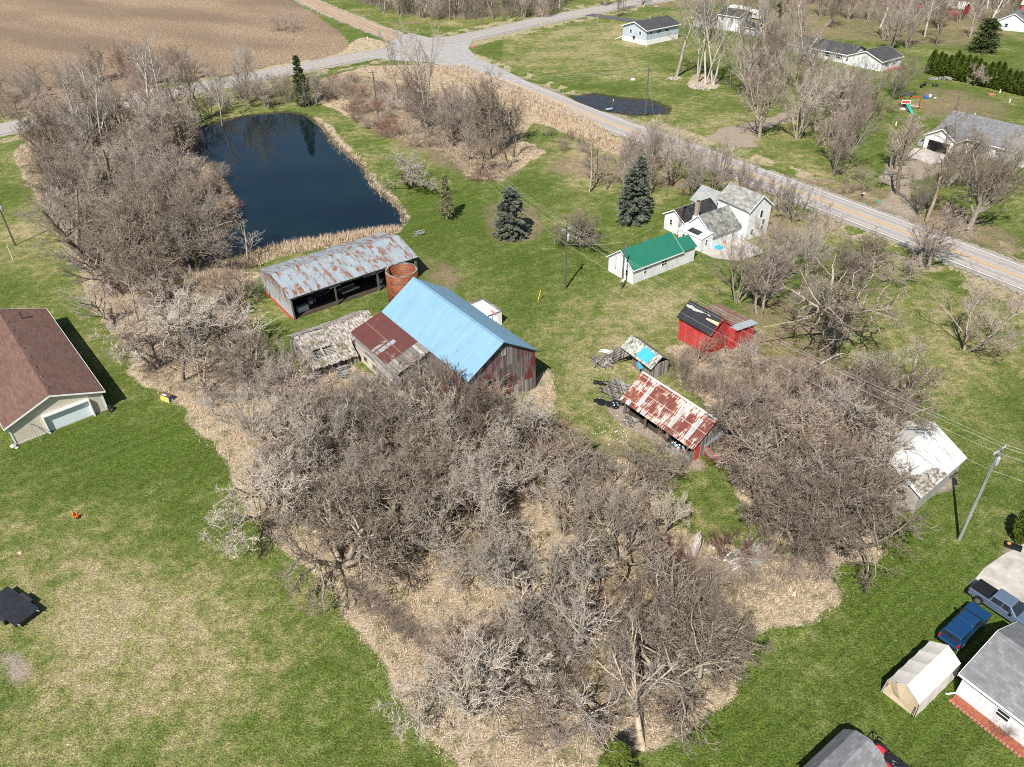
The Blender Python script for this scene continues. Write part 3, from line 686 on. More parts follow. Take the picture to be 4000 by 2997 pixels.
# ---- trees that stand out: (kind, base in survey units, height, crown radius, variant, rotation, label)
T = [
 ('tall',200,338,23,6.5,1,200,'tall white-barked cottonwood with two leaning stems left of the pond'),
 ('tall',226,350,22,6,2,150,'tall pale cottonwood with forked trunk beside the two-stemmed one left of the pond'),
 ('tall',239,322,21,4,0,40,'slender straight white-trunked cottonwood between forked ones left of the pond'),
 ('tall',330,262,22,6,0,0,'pale cottonwood leaning left near the road above the left thicket'),
 ('tall',348,242,21,6,1,300,'pale upright cottonwood by the road with a high fork'),
 ('dark',423,268,20,3.2,1,20,'dark thick-trunked bare tree with two straight stems at the pond corner'),
 ('dark',436,262,18,3.0,0,90,'thin dark bare trunk close behind the double-stemmed one at the pond corner'),
 ('vase',540,222,18,5.5,1,0,'vase-shaped bare tree on the far bank of the pond'),
 ('sapling',479,268,15,3.5,0,0,'narrow bare tree with white trunk on the far left pond bank'),
 ('spread',420,583,13,8.5,0,120,'large bare tree with two moss-green forked trunks left of the pond'),
 ('lean',263,640,12,9.5,0,165,'wide bare tree sprawling left over the lawn strip'),
 ('spread',330,560,13,9,3,60,'broad bare tree with upright centre in the middle of the left thicket'),
 ('lean',247,712,8,6,0,150,'bare tree with dark trunk leaning left above the lawn by the brown-roofed garage'),
 ('spread',421,772,12,9,0,10,'big spreading bare tree with pale grey twigs between garage and grey wooden shed'),
 ('sapling',533,568,8.5,3.6,0,0,'small whitish tree on the near pond bank'),
 ('tall',923,266,25,6.5,1,90,'tall pale cottonwood standing in front of the road junction'),
 ('tall',904,252,23,5,0,200,'straight white-barked tree just left of the tallest one before the junction'),
 ('dark',858,226,19,5,2,0,'grey bare tree right of the road-side utility pole'),
 ('oak',1084,325,19,7,0,40,'black-limbed old willow at the right end of the thicket before the road'),
 ('spread',893,403,6.5,9,2,20,'low very wide bare tree arching over the pond corner'),
 ('oak',1804,744,15,11,0,80,'large gnarled tree with thick green-grey limbs on the lawn right of the red shed'),
 ('vase',2087,757,11,6.5,2,30,'pale multi-stemmed bare tree alone on the right lawn'),
 ('vase',1592,654,12,5.2,2,100,'dark vase-shaped tree between farmhouse and red shed'),
 ('spread',1260,534,7,5.2,1,50,'round brown bare tree between the two big spruces'),
 ('sapling',1272,415,12,3.2,0,0,'slender single-stemmed tree on the lawn before the road bend'),
 ('vase',1804,377,17,6.5,2,0,'silvery full-crowned maple across the road'),
 ('vase',1722,300,17,6.5,1,60,'silver maple behind the full-crowned one across the road'),
 ('oak',1640,300,16,6.5,1,0,'dark-limbed tree by the gravel turnoff across the road'),
 ('dark',2002,475,15,4,0,0,'tree with dark lower trunk beside the gravel driveway mouth'),
 ('oak',2094,497,15,7,1,200,'old tree with exposed pale roots right of the driveway'),
 ('vase',1929,364,11,4,0,0,'small bare tree on the lawn left of the white house driveway'),
 ('dark',1938,420,17,4.5,0,160,'thick leaning trunk in the middle of the gravel driveway edge'),
 ('vase',1985,462,10,4,1,10,'low dark many-stemmed tree in the driveway island'),
 ('dark',2052,352,15,4,2,0,'bare tree in front of the open garage of the large white house'),
 ('vase',2148,420,13,6,1,0,'spreading bare tree before the right end of the large white house'),
 ('tall',1461,165,25,8,0,0,'massive cottonwood nearest the raised house in a small mulch ring'),
 ('tall',1506,178,28,7,1,60,'giant grey cottonwood on the left of the round pebble bed'),
 ('tall',1524,183,29,7,2,200,'giant yellow-barked cottonwood in the middle of the round pebble bed'),
 ('tall',1540,184,28,7.5,1,320,'giant pale cottonwood on the right of the round pebble bed'),
 ('dark',1624,216,17,5.5,1,0,'dark bare tree right of the pebble bed'),
 ('vase',1930,212,12,6,2,0,'wide-armed bare tree in front of the white ranch house'),
 ('dark',1930,62,18,6,0,0,'black-trunked tree behind the white ranch house'),
 ('spread',2105,186,6,3.6,2,0,'small bare fruit tree before the evergreen hedge'),
 ('lean',1389,1616,9.0,6.2,1,118,'pale peeled leaning trunk at the very front edge of the thicket'),
 ('lean',1203,1464,10,5.5,0,35,'broom-crowned tree leaning right in the front thicket'),
 ('spread',1338,1205,9,5.2,3,70,'dense round tree with dark base right of centre in the thicket'),
 ('spread',1030,1530,9.5,6.6,0,0,'large round crown with mossy forked trunk at the bottom centre'),
 ('sapling',1434,1358,9,3.6,0,0,'small upright tree among brown brush behind the front leaning tree'),
 ('spread',1480,1500,9,6.5,1,10,'sprawling low tree spilling right over the lawn at the thicket tip'),
 ('spread',740,1215,11,8.5,3,200,'biggest grey-brown tree at the left front corner of the thicket'),
 ('spread',600,1130,10.5,7.5,0,40,'wide grey tree overhanging the lawn on the left thicket edge'),
 ('spread',700,1045,10.5,7,2,0,'dense grey tree in the left middle of the thicket'),
 ('spread',850,1000,9.5,6.5,1,80,'brown tree in front of the blue-roofed barn lean-to'),
 ('spread',975,985,9,6.5,2,10,'pale twiggy tree before the red barn gable'),
 ('dead',925,1170,7,3.6,0,0,'pale dead tree with forked white limbs amid the thicket'),
 ('dead',545,820,7,3,1,0,'white dead tree left of the grey wooden shed'),
 ('sapling',905,868,7.5,3.0,0,0,'pale sapling growing against the rusty lean-to'),
 ('sapling',1015,845,7,2.8,1,0,'bare sapling rising before the blue roof edge'),
 ('spread',880,1150,10,6.5,3,120,'grey-brown tree at the heart of the thicket'),
 ('spread',1010,1110,9,6,0,30,'grey tree right of the dead white-limbed one'),
 ('spread',1160,1300,9,6,2,80,'light grey tree in front of the dense round one'),
 ('spread',1060,1260,7.5,4.5,0,0,'small grey tree above the open straw patch'),
 ('spread',630,860,7,5.5,2,0,'low tangled tree before the grey wooden shed'),
 ('spread',1700,1050,11,7.5,1,0,'large brown tree in the middle of the right thicket'),
 ('spread',1790,1160,10.5,7.5,3,90,'low-limbed wide tree at the front of the right thicket'),
 ('spread',1640,1100,9.5,5.5,2,200,'tree on the left edge of the right thicket by the rusty shed'),
 ('spread',1880,1120,9,6,1,30,'tree whose branches cover the corner of the block building'),
 ('spread',1850,1062,9.5,6.5,2,140,'tree spreading over the white roof of the block building'),
 ('spread',1780,950,10,6.5,0,0,'mauve-brown tree behind the block building roof'),
 ('vase',1715,1170,10,5,0,10,'upright tree with sunlit yellow trunk in the right thicket'),
 ('oak',1930,905,9,5.5,1,30,'dark crooked tree behind the block building'),
 ('vase',1660,620,12,5.5,1,0,'bare tree left of the large gnarled one'),
 ('vase',1740,560,11,4.5,2,0,'pair of thin trees near the road right of the farmhouse'),
 ('vase',1998,578,10,5,0,0,'bare tree overhanging the near road edge at the right'),
 ('spread',1870,588,7,4.5,1,0,'low bare tree left of the roadside bramble mound'),
]
for k_, dx, dy, h_, r_, v_, ro_, lb in T:
    x, y = gd(dx, dy); tree(k_, x, y, h_, r_, lb, var=v_, rot=ro_)

# ---- thickets: many alike
def fill(poly, n, kinds, hr, rr, label, group, mind, seed, twig=None):
    rn = random.Random(seed); W = gds(poly); xs = [p[0] for p in W]; ys = [p[1] for p in W]; got = []
    tries = 0
    while len(got) < n and tries < 6000:
        tries += 1; x = rn.uniform(min(xs), max(xs)); y = rn.uniform(min(ys), max(ys))
        if not pip(np.array([x]), np.array([y]), W)[0]: continue
        if any((x-a)**2+(y-b)**2 < mind**2 for a, b in got): continue
        got.append((x, y)); s = rn.uniform(0, 1)
        tree(rn.choice(kinds), x, y, hr[0]+(hr[1]-hr[0])*s, rr[0]+(rr[1]-rr[0])*(.6*s+.4*rn.random()), label, group, rot=rn.uniform(0, 360), twig=rn.choice(twig) if twig else None)
fill([(60,320),(250,265),(420,262),(430,400),(505,470),(480,560),(420,640),(330,680),(230,640),(140,520),(90,440)], 46, ['spread','spread','vase','dark'], (9,14), (4,7.5), 'leafless grey-brown tree crowded into the thicket left of the pond', 'trees crowded in the thicket left of the pond', 5.2, 1)
fill([(0,205),(60,190),(250,165),(420,140),(430,190),(300,215),(160,235),(20,262)], 24, ['spread','vase','dark','bush'], (6,12), (3,5.5), 'leafless tree in the roadside row between the bare field and the road at left', 'trees in the row along the field side of the road', 6, 2)
fill([(300,660),(440,640),(520,650),(560,760),(620,830),(560,860),(440,900),(330,850),(270,740)], 14, ['spread','sapling'], (5,9), (3,5.5), 'low tangled bare tree in the strip between brown-roofed garage and grey wooden shed', 'tangled trees right of the garage', 5, 3)
fill([(540,900),(1080,900),(1150,1010),(1100,1200),(960,1200),(800,1200),(680,1190),(540,1110)], 26, ['spread','spread','spread','vase'], (6.5,10), (3.5,6), 'grey-brown bare tree crowded in the big thicket before the barn', 'trees crowded in the thicket before the barn', 4.2, 4)
fill([(1180,1040),(1400,1040),(1430,1180),(1330,1230),(1180,1200)], 6, ['spread'], (6,8.5), (3.5,5), 'bare tree in the small clump left of the rusty open shed lawn', 'trees in the clump below the rusty shed', 3.6, 5)
fill([(990,1420),(1200,1290),(1340,1260),(1540,1340),(1540,1480),(1360,1580),(1200,1630),(1040,1630),(960,1500)], 11, ['spread','spread','sapling','vase'], (4.5,7.5), (2.8,5), 'grey bare tree in the tip of the thicket nearest the camera', 'trees in the near tip of the thicket', 3.6, 6)
fill([(1560,900),(1880,860),(1950,920),(1880,1000),(1830,1180),(1680,1180),(1590,1080)], 14, ['spread','spread','vase'], (7,10.5), (3.5,6), 'brown bare tree crowded in the right thicket beside the block building', 'trees crowded in the right thicket', 4.2, 7)
fill([(1600,640),(1780,560),(1850,620),(1760,700),(1640,720)], 7, ['vase','sapling','spread'], (7,11), (2.5,4.5), 'thin bare tree in the leafy grove between farmhouse and gnarled tree', 'thin trees in the grove right of the farmhouse', 4.5, 8)
fill([(870,230),(1000,230),(1130,300),(1110,370),(1030,380),(920,320)], 22, ['vase','spread','sapling','dark'], (8,14), (3,5), 'bare tree packed in the thicket between pond and road junction', 'trees packed between pond and junction', 4.6, 9)
fill([(450,215),(640,200),(700,205),(690,235),(620,232),(520,238),(450,262)], 12, ['vase','spread','bush'], (5,10), (3,5), 'bare tree in the row on the far pond bank', 'trees on the far pond bank', 5, 10)
fill([(1280,395),(1420,335),(1560,400),(1700,465),(1740,500),(1680,470),(1540,425),(1440,425),(1330,425)], 30, ['vase','vase','sapling','spread'], (7,12), (2.6,4.5), 'bare tree in the row along the near side of the road above the farmhouse', 'trees in the row along the near side of the road', 4.2, 11)
fill([(1560,160),(1640,140),(1760,200),(1900,260),(1880,330),(1780,350),(1700,260),(1600,240)], 26, ['vase','vase','dark'], (12,17), (4,6.5), 'bare maple in the grove across the road behind the silver maples', 'maples in the grove across the road', 6.5, 12, ['mauve','grey','brown'])
fill([(1580,70),(1700,50),(1760,120),(1700,180),(1600,140)], 14, ['dark','vase','tall'], (14,20), (4,6.5), 'tall bare tree in the yard left of the white ranch house', 'tall trees left of the ranch house', 7, 13)
fill([(1690,-8),(2212,-12),(2240,60),(2050,95),(1940,125),(1850,60),(1720,60)], 62, ['dark','vase','tall'], (14,20), (4,6.5), 'tall bare tree in the yards at the top right behind the ranch house', 'tall trees at the top right', 6.5, 14)
fill([(725,-14),(1200,-16),(1260,-10),(1180,40),(1000,46),(860,40),(745,2)], 120, ['dark','dark','vase','bush','tall'], (10,19), (3.2,5.5), 'bare tree in the dense wood beyond the junction at the top', 'trees of the wood beyond the junction', 4.6, 15, ['brown','mauve','grey'])
fill([(1280,-12),(1420,-12),(1420,20),(1330,62),(1290,28)], 6, ['dark','vase'], (11,15), (4,5.5), 'bare tree by the driveway of the raised white house', 'trees by the raised house driveway', 9, 16)
fill([(2010,365),(2212,395),(2212,440),(2110,440),(2020,430)], 5, ['vase','spread'], (7,11), (3,5), 'bare tree in the front yard of the large white house', 'trees in the large white house front yard', 6, 17)
fill([(1830,380),(1900,385),(1920,410),(1880,425),(1820,410)], 4, ['bush','sapling'], (3,7), (1.6,2.6), 'small bare shrub on the verge left of the gravel driveway', 'verge shrubs left of the driveway', 4, 18)
# shrubs
fill([(690,170),(860,190),(980,330),(900,330),(780,270),(700,225)], 30, ['bush'], (2,4), (2,3.6), 'reddish-brown shrub in the dry grass right of the pond', 'shrubs in the dry grass right of the pond', 3.6, 21, ['red','mauve','brown','grey'])
fill([(1460,770),(1620,760),(1700,830),(1600,860),(1500,850),(1440,800)], 22, ['bush','bush','sapling'], (2.2,4.5), (1.6,2.8), 'mauve-grey shrub in the scrub between red shed and rusty open shed', 'shrubs between the red and rusty sheds', 2.6, 22, ['mauve','brown','grey'])
fill([(1060,930),(1180,930),(1200,1010),(1150,1090),(1080,1080)], 14, ['bush'], (2,3), (2.2,3.2), 'dark reddish bramble in the mound in front of the barn corner', 'brambles in the dark mound before the barn', 2.4, 23, ['red','brown'])
fill([(1420,1190),(1640,1190),(1790,1245),(1780,1275),(1640,1270),(1480,1280)], 22, ['bush'], (1.6,3), (1.8,2.8), 'brown bramble along the front of the right clearing', 'brambles before the clearing', 2.6, 24, ['brown','red','mauve'])
fill([(60,300),(420,250),(520,460),(400,660),(200,640),(90,460)], 34, ['bush'], (2,3.5), (2,3.2), 'undergrowth shrub beneath the trees left of the pond', 'undergrowth shrubs left of the pond', 4.5, 25, ['brown','red','mauve'])
fill([(600,900),(1050,900),(1100,1180),(800,1180),(600,1090)], 26, ['bush'], (2,3.6), (2,3.2), 'undergrowth shrub beneath the trees of the big thicket', 'undergrowth shrubs of the big thicket', 3.0, 26, ['brown','grey','mauve'])
fill([(980,1400),(1200,1280),(1540,1320),(1540,1490),(1340,1600),(1040,1630)], 22, ['bush'], (1.6,3), (1.6,2.6), 'undergrowth shrub in the tip of the thicket nearest the camera', 'undergrowth shrubs in the near thicket tip', 2.6, 27, ['brown','grey','mauve'])
fill([(1580,860),(1880,850),(1940,930),(1860,1170),(1680,1190),(1560,1000)], 24, ['bush'], (2,3.4), (2,3), 'undergrowth shrub beneath the trees of the right thicket', 'undergrowth shrubs of the right thicket', 3.2, 28, ['brown','mauve','red'])
fill([(1170,290),(1240,300),(1330,345),(1300,350),(1200,320)], 8, ['bush'], (1.6,2.6), (1.4,2.2), 'small shrub in the dry strip beside the road', 'shrubs in the dry roadside strip', 4, 29, ['brown'])
for i, (dx, dy, h_, r_, tw, lb) in enumerate([
 (620,66,6.5,7,'mauve','round brown shrub alone in the bare field near the junction'),
 (732,212,5,6.5,'brown','broad grey-brown shrub beside the tall narrow spruce'),
 (1938,598,3.4,5,'mauve','dense bramble mound beside the near road edge'),
 (1690,525,3.2,3.6,'brown','shrub beside the road right of the farmhouse'),
 (1040,388,2.2,3.5,'red','low brush heap at the foot of the black-limbed willow'),
 (1905,240,4,5,'olive','dark shrub left of the playset'),
 (1835,413,2,2,'brown','small round shrub on the verge by the mailboxes'),
 (2165,1582,1.5,1.1,'brown','twiggy shrub in the brick-edged bed by the corner house'),
 (865,1225,2.4,2.8,'brown','thorny shrub at the start of the vine-covered fence line'),
 (470,870,2.4,3,'grey','low shrub above the pale straw heap'),
]):
    x, y = gd(dx, dy); tree('bush', x, y, h_, r_, lb, var=i, twig=tw)

# ---- conifers
def leafy(name, mat, P, N, size, rg, droop=0.0, aspect=.45):
    """many small pointed blades at P facing outward N"""
    m = len(P); s = size*rg.uniform(.6, 1.3, m)[:, None]; d = nrm(N+rg.randn(m, 3)*.35+np.array([0, 0, -droop])); u = nrm(np.cross(d, rg.randn(m, 3)))
    V = np.stack([P-u*s*aspect*.5, P+u*s*aspect*.5, P+d*s], 1).reshape(-1, 3); F = np.arange(m*3).reshape(-1, 3)
    return mesh_np(name, V, F, mat)
def needle_mat(name, a, b, c3):
    n = NT(name); f = n.noise(n.co(), 1.7, 4, .6); c = n.ramp(f, [(.3, a), (.5, b), (.72, c3)]); return n.out(c, .7, spec=.2)
def spruce_meshes(seed, H, Rb, mat, dens=15000, size=.34, lowgap=.3, power=.85):
    rg = np.random.RandomState(seed); T_ = Seg(); T_.add(tubes(np.array([[0, 0, -.2]]), np.array([[0, 0, H*.97]]), np.array([.22]), np.array([.03]), 7))
    nb = int(H*24); z = lowgap+(H-lowgap)*(rg.rand(nb)**1.15)*.97; az = rg.uniform(0, 2*PI, nb)
    rad = Rb*np.clip(1-(z-lowgap)/(H-lowgap), .03, 1)**power*rg.uniform(.68, 1.1, nb)*np.clip(.72+(z-lowgap)/H*1.6, 0, 1)
    D = np.stack([np.cos(az), np.sin(az), np.full(nb, -.18)+z/H*.5], -1); A = np.stack([np.zeros(nb), np.zeros(nb), z], -1)
    T_.add(tubes(A, A+D*rad[:, None]*.9, np.full(nb, .035), np.full(nb, .01), 3))
    k = np.repeat(np.arange(nb), dens//nb); w_ = rad[k]; t = rg.rand(len(k))**.55
    side = np.cross(nrm(D[k]), np.array([0, 0, 1.])); off = (rg.rand(len(k))-.5)*w_*.42*(1.15-t)
    Pp = A[k]+D[k]*(w_*t)[:, None]+side*off[:, None]+rg.randn(len(k), 3)*.06; Pp[:, 2] -= .10*np.abs(off)+.12*t
    Nn = nrm(D[k]+side*np.sign(off)[:, None]*.6)
    return T_.mesh('trunk', BARK['brown']), leafy('crown', mat, Pp, Nn, size, rg, .15)
blue_n = needle_mat('blue_green_needles', (.045, .060, .040), (.12, .14, .105), (.24, .26, .195))
green_n = needle_mat('green_needles', (.025, .045, .015), (.07, .095, .03), (.15, .16, .06))
sparse_n = needle_mat('thin_olive_needles', (.08, .085, .035), (.17, .16, .08), (.27, .24, .14))
cedar_n = needle_mat('yellow_green_scales', (.04, .065, .012), (.09, .125, .02), (.17, .20, .035))
def conifer(name, dx, dy, H, Rb, mat, label, seed, cat='spruce', **kw):
    x, y = gd(dx, dy); root = empty(name, x, y, 0, 0, label, cat)
    a, b = spruce_meshes(seed, H, Rb, mat, **kw)
    link(bpy.data.objects.new('trunk', a), root); link(bpy.data.objects.new('crown', b), root); return root
conifer('spruce_tree', 1104, 510, 9.4, 3.7, blue_n, 'blue-green spruce alone on the lawn beyond the barn', 1, dens=42000, power=.55, lowgap=.1)
conifer('spruce_tree', 1362, 480, 10.5, 3.4, blue_n, 'larger double-topped blue spruce near the farmhouse', 2, dens=36000, power=.55, lowgap=.1)
conifer('spruce_tree', 1376, 470, 12.3, 3.0, blue_n, 'taller rear blue spruce grown together with the one near the farmhouse', 3, dens=26000, power=.6)
conifer('spruce_tree', 656, 228, 13.5, 2.6, green_n, 'tall narrow dark green spruce at the far pond corner', 4, dens=16000, power=.6)
conifer('spruce_tree', 966, 474, 9, 2.3, sparse_n, 'thin pale half-bare conifer between the pond and the lone spruce', 5, dens=2600, lowgap=1.4)
conifer('spruce_tree', 911, 252, 7, 1.6, green_n, 'dark evergreen half hidden among bare trunks before the junction', 6, dens=5000)
conifer('spruce_tree', 1672, 86, 12, 3, green_n, 'dark pine behind the bare trees left of the ranch house', 7, dens=7000)
conifer('juniper', 1330, 1675, 4.6, 2.2, cedar_n, 'yellow-green juniper cut by the bottom edge of the photo', 8, cat='juniper', dens=9000, size=.22)
conifer('pine_tree', 2122, 112, 10, 5.5, green_n, 'bushy dark green pine behind the evergreen hedge', 9, dens=14000, power=.45, size=.5, cat='pine')
def column_meshes(seed, H, Rb, mat, dens, size):
    rg = np.random.RandomState(seed); T_ = Seg(); T_.add(tubes(np.array([[0, 0, -.2]]), np.array([[0, 0, H*.5]]), np.array([.1]), np.array([.05]), 6))
    z = rg.rand(dens)**.9; az = rg.uniform(0, 2*PI, dens); prof = np.sin(np.clip(z*.93+.10, 0, 1)*PI)**.55*(1-.35*z); lump = 1+.10*np.sin(az*5+z*14)+.06*np.sin(az*9-z*30)
    rad = Rb*prof*lump*(1-.35*rg.rand(dens)**2); Pp = np.stack([rad*np.cos(az), rad*np.sin(az), .1+z*H*.97], -1)
    return T_.mesh('trunk', BARK['brown']), leafy('crown', mat, Pp, np.stack([np.cos(az)*.5, np.sin(az)*.5, np.full(dens, .8)], -1), size, rg, 0, .6)
cm_ = [column_meshes(20+i, 6, 1.25, cedar_n, 5200, .42) for i in range(3)]
ha = Vector(gd(2008, 160)); hb_ = Vector(gd(2235, 212))
for i in range(19):
    p = ha.lerp(hb_, i/18.0); root = empty('arborvitae', p[0]+trng.uniform(-.3, .3), p[1]+trng.uniform(-.3, .3), trng.uniform(0, 360), 0, 'tall yellow-green evergreen in the clipped hedge row behind the playset', 'hedge tree', 'evergreens of the hedge row')
    s = trng.uniform(.92, 1.25)
    for nm, m in zip(('trunk', 'crown'), cm_[i % 3]): o = link(bpy.data.objects.new(nm, m), root); o.scale = (1.15, 1.15, s)
for dx, dy, lb in ((2198, 1168, 'dark columnar evergreen by the corner of the concrete driveway'), (2226, 1160, 'second columnar evergreen cut by the right photo edge')):
    x, y = gd(dx, dy); root = empty('arborvitae', x, y, 0, 0, lb, 'evergreen')
    for nm, m in zip(('trunk', 'crown'), column_meshes(int(dx), 4.6, .95, cedar_n, 9000, .2)): link(bpy.data.objects.new(nm, m), root)

# ---- dry grass and brush that nobody could count
def scatter(polys, n, seed, avoid=()):
    rg = np.random.RandomState(seed); out = []
    A = [abs(sum(p[i][0]*p[(i+1) % len(p)][1]-p[(i+1) % len(p)][0]*p[i][1] for i in range(len(p)))/2) for p in polys]
    for p, a in zip(polys, A):
        k = int(n*a/sum(A)*1.9); xs = np.array([q[0] for q in p]); ys = np.array([q[1] for q in p])
        X = rg.uniform(xs.min(), xs.max(), k*2); Y = rg.uniform(ys.min(), ys.max(), k*2); m = pip(X, Y, p)
        for q in avoid: m &= ~pip(X, Y, q)
        out.append(np.stack([X[m], Y[m]], -1)[:int(n*a/sum(A))])
    return np.concatenate(out)
def gz(X, Y):
    i = np.clip(np.searchsorted(gx, X)-1, 0, nx-2); j = np.clip(np.searchsorted(gy, Y)-1, 0, ny-2); return Z[j, i]
def blades(name, XY, size, wid, mat, seed, lie=.8, clump=6, spread=.25):
    rg = np.random.RandomState(seed); XY = np.repeat(XY, clump, 0)+rg.randn(len(XY)*clump, 2)*spread; m = len(XY)
    z = gz(XY[:, 0], XY[:, 1]); P = np.stack([XY[:, 0], XY[:, 1], z-.02], -1); az = rg.uniform(0, 2*PI, m); ln = np.clip(lie+rg.randn(m)*.35, .1, 1.45)
    d = np.stack([np.sin(ln)*np.cos(az), np.sin(ln)*np.sin(az), np.cos(ln)], -1); u = np.stack([-np.sin(az), np.cos(az), np.zeros(m)], -1); s = size*rg.uniform(.5, 1.4, m)[:, None]
    V = np.stack([P-u*wid/2, P+u*wid/2, P+d*s+np.array([0, 0, -.12])*s], 1).reshape(-1, 3)
    return mesh_np(name, V, np.arange(m*3).reshape(-1, 3), mat)
n = NT('dry_grass'); f = n.noise(n.pos(), 1.1, 5, .8); dgm = n.out(n.ramp(f, [(.32, (.26, .19, .12)), (.5, (.50, .39, .27)), (.68, (.72, .60, .46))]), .9, spec=.1)
BLD_AV = [gds([(640,740),(920,570),(1160,770),(1180,850),(1000,850),(640,800)])]
def stuff(name, me, label, cat): return tag(link(bpy.data.objects.new(name, me)), label, cat, kind='stuff')
stuff('dry_grass', blades('dry_grass', scatter(STRAW[:6]+STRAW[7:8], 40000, 3, BLD_AV), .55, .06, dgm, 4), 'matted tan dry grass lying flat across the overgrown ground', 'dry grass')
stuff('reeds', blades('reeds', np.concatenate([np.concatenate([scatter([STRAW[2]], 1900, 5), scatter([STRAW[3]], 420, 8)]), scatter([gds([(900,140),(1000,142),(1160,205),(1280,262),(1375,330),(1345,332),(1240,296),(1140,240),(1000,175)])], 5000, 6)]), 1.15, .09, dgm, 7, .35, 5, .2), 'tall tan reeds along the pond bank and the road ditch', 'reeds')
def brushmesh(name, XY, H, mat, seed, stems_=7):
    rg = np.random.RandomState(seed); XY = np.repeat(XY, stems_, 0)+rg.randn(len(XY)*stems_, 2)*.35; m = len(XY); az = rg.uniform(0, 2*PI, m); ln = np.abs(rg.randn(m))*.6+.15
    P = np.stack([XY[:, 0], XY[:, 1], gz(XY[:, 0], XY[:, 1])-.05], -1); D = np.stack([np.sin(ln)*np.cos(az), np.sin(ln)*np.sin(az), np.cos(ln)], -1)
    a, b = grow(rg, P, D, H*rg.uniform(.5, 1.2, m), np.full(m, .016), [dict(k=3, wander=.25, up=-.08, n=4, t0=.25, ang=42, ratio=.55, rmin=.008), dict(k=2, wander=.25)], 0)
    return b.mesh(name, mat)
BR1 = [gds([(600,900),(1000,900),(1160,950),(1180,1060),(1080,1180),(860,1180),(700,1180),(580,1090)]), gds([(1120,1440),(1240,1300),(1400,1210),(1700,1225),(1760,1260),(1600,1320),(1500,1480),(1330,1580),(1120,1620)]), gds([(1460,760),(1700,780),(1930,880),(1900,1100),(1760,1210),(1620,1130),(1560,960)])]
stuff('undergrowth', brushmesh('undergrowth', scatter(BR1, 1050, 9), 1.3, TWIG['brown'], 10), 'low brown twiggy undergrowth filling the thickets', 'undergrowth')
stuff('brush', brushmesh('brush', scatter([gds([(60,320),(420,262),(500,470),(560,580),(480,650),(560,760),(600,830),(440,880),(310,820),(200,650),(100,460)]), gds([(690,180),(900,160),(1120,310),(1120,380),(1000,385),(860,310)])], 1500, 11), 1.8, TWIG['mauve'], 12), 'mauve-brown brush under the trees on both sides of the pond', 'brush')

stuff('wood_brush', brushmesh('wood_brush', scatter([gds([(735,-8),(1250,-8),(1180,36),(1000,44),(860,36)]), gds([(1700,-6),(2212,-6),(2212,40),(1900,60)])], 2600, 14), 3.2, TWIG['mauve'], 15), 'grey-brown brush under the woods along the top of the photo', 'brush')

# ---------------------------------------------------------------- buildings
M['shingle_brown'] = shingle_mat('brown_shingles', (.145, .082, .062), (.19, .115, .09), (.085, .048, .038), 'y', .9, .22)
M['shingle_grey'] = shingle_mat('grey_shingles', (.17, .175, .18), (.24, .245, .255), (.10, .10, .105), 'x', .5, .28)
M['shingle_greyy'] = shingle_mat('grey_shingles_y', (.14, .14, .145), (.21, .21, .215), (.09, .09, .09), 'y', .5, .28)
M['shingle_dark'] = shingle_mat('dark_shingles', (.055, .057, .062), (.085, .087, .09), (.035, .035, .037), 'y', .5, .25)
M['shingle_darkx'] = shingle_mat('dark_shingles_x', (.055, .057, .062), (.085, .087, .09), (.035, .035, .037), 'x', .5, .25)
M['shingle_moss'] = shingle_mat('grey_green_shingles', (.23, .235, .215), (.32, .325, .30), (.14, .145, .135), 'y', .6, .3, (.10, .10, .09), .4)
M['shingle_mossx'] = shingle_mat('pale_grey_shingles', (.27, .28, .27), (.35, .36, .35), (.18, .19, .18), 'x', .5, .3, None, .3)
M['membrane'] = simple('black_roof_membrane', (.035, .033, .035), .45, .45, 1.2)
M['tar'] = simple('black_roll_roofing', (.028, .029, .033), .55, .2, 1.0)
M['blue_roof'] = metal_roof('pale_blue_metal_roof', (.205, .37, .50), None, 0, 'y', .38, (.19, .35, .485), .5)
M['shed_roof'] = metal_roof('galvanised_roof_rusting', (.30, .35, .38), ((.12, .045, .022), (.26, .12, .07)), .60, 'x', .24, (.24, .29, .32), .55)
M['rust_roof'] = metal_roof('dark_red_rusted_roof', (.12, .035, .028), ((.075, .026, .022), (.16, .06, .045)), .4, 'y', .3, (.10, .032, .026), .6)
M['patch_roof'] = metal_roof('flaking_rusty_roof', (.15, .040, .030), ((.12, .032, .026), (.34, .12, .045)), .5, 'x', .24, (.20, .06, .04), .6, .3, (.62, .53, .46))
M['green_roof'] = metal_roof('green_metal_roof', (.022, .165, .105), None, 0, 'y', .34, (.02, .15, .095), .35)
M['white_roof'] = metal_roof('white_metal_roof', (.60, .60, .58), ((.30, .27, .24), (.45, .42, .38)), .42, 'y', .5, (.50, .51, .51), .6)
M['blue_sheet'] = metal_roof('bright_blue_sheet', (.05, .42, .70), None, 0, 'x', .28, (.05, .40, .68), .5)
M['lean_red_roof'] = metal_roof('brown_rusted_lean_roof', (.20, .17, .14), ((.12, .05, .032), (.22, .13, .07)), .9, 'x', .24, (.26, .24, .2), .7)
n = NT('mossy_wood_shingles'); x, y, z = n.sep(n.co())[:3]; v = n.comb(n.math('MULTIPLY', x, 3.0), n.math('MULTIPLY', y, 1.2), 0.0)
f = n.noise(v, 1.3, 6, .75); c = n.ramp(f, [(.34, (.04, .033, .028)), (.44, (.14, .12, .10)), (.52, (.36, .33, .29)), (.66, (.52, .48, .43))])
c = n.mix(n.ramp(n.noise(n.co(), .5, 4, .6), [(.50, 0.0), (.62, .85)]), c, n.ramp(f, [(.35, (.05, .048, .02)), (.6, (.17, .155, .07))]))
M['wood_shingle'] = n.out(c, .95, nrm=n.bump(f, .9, .08))
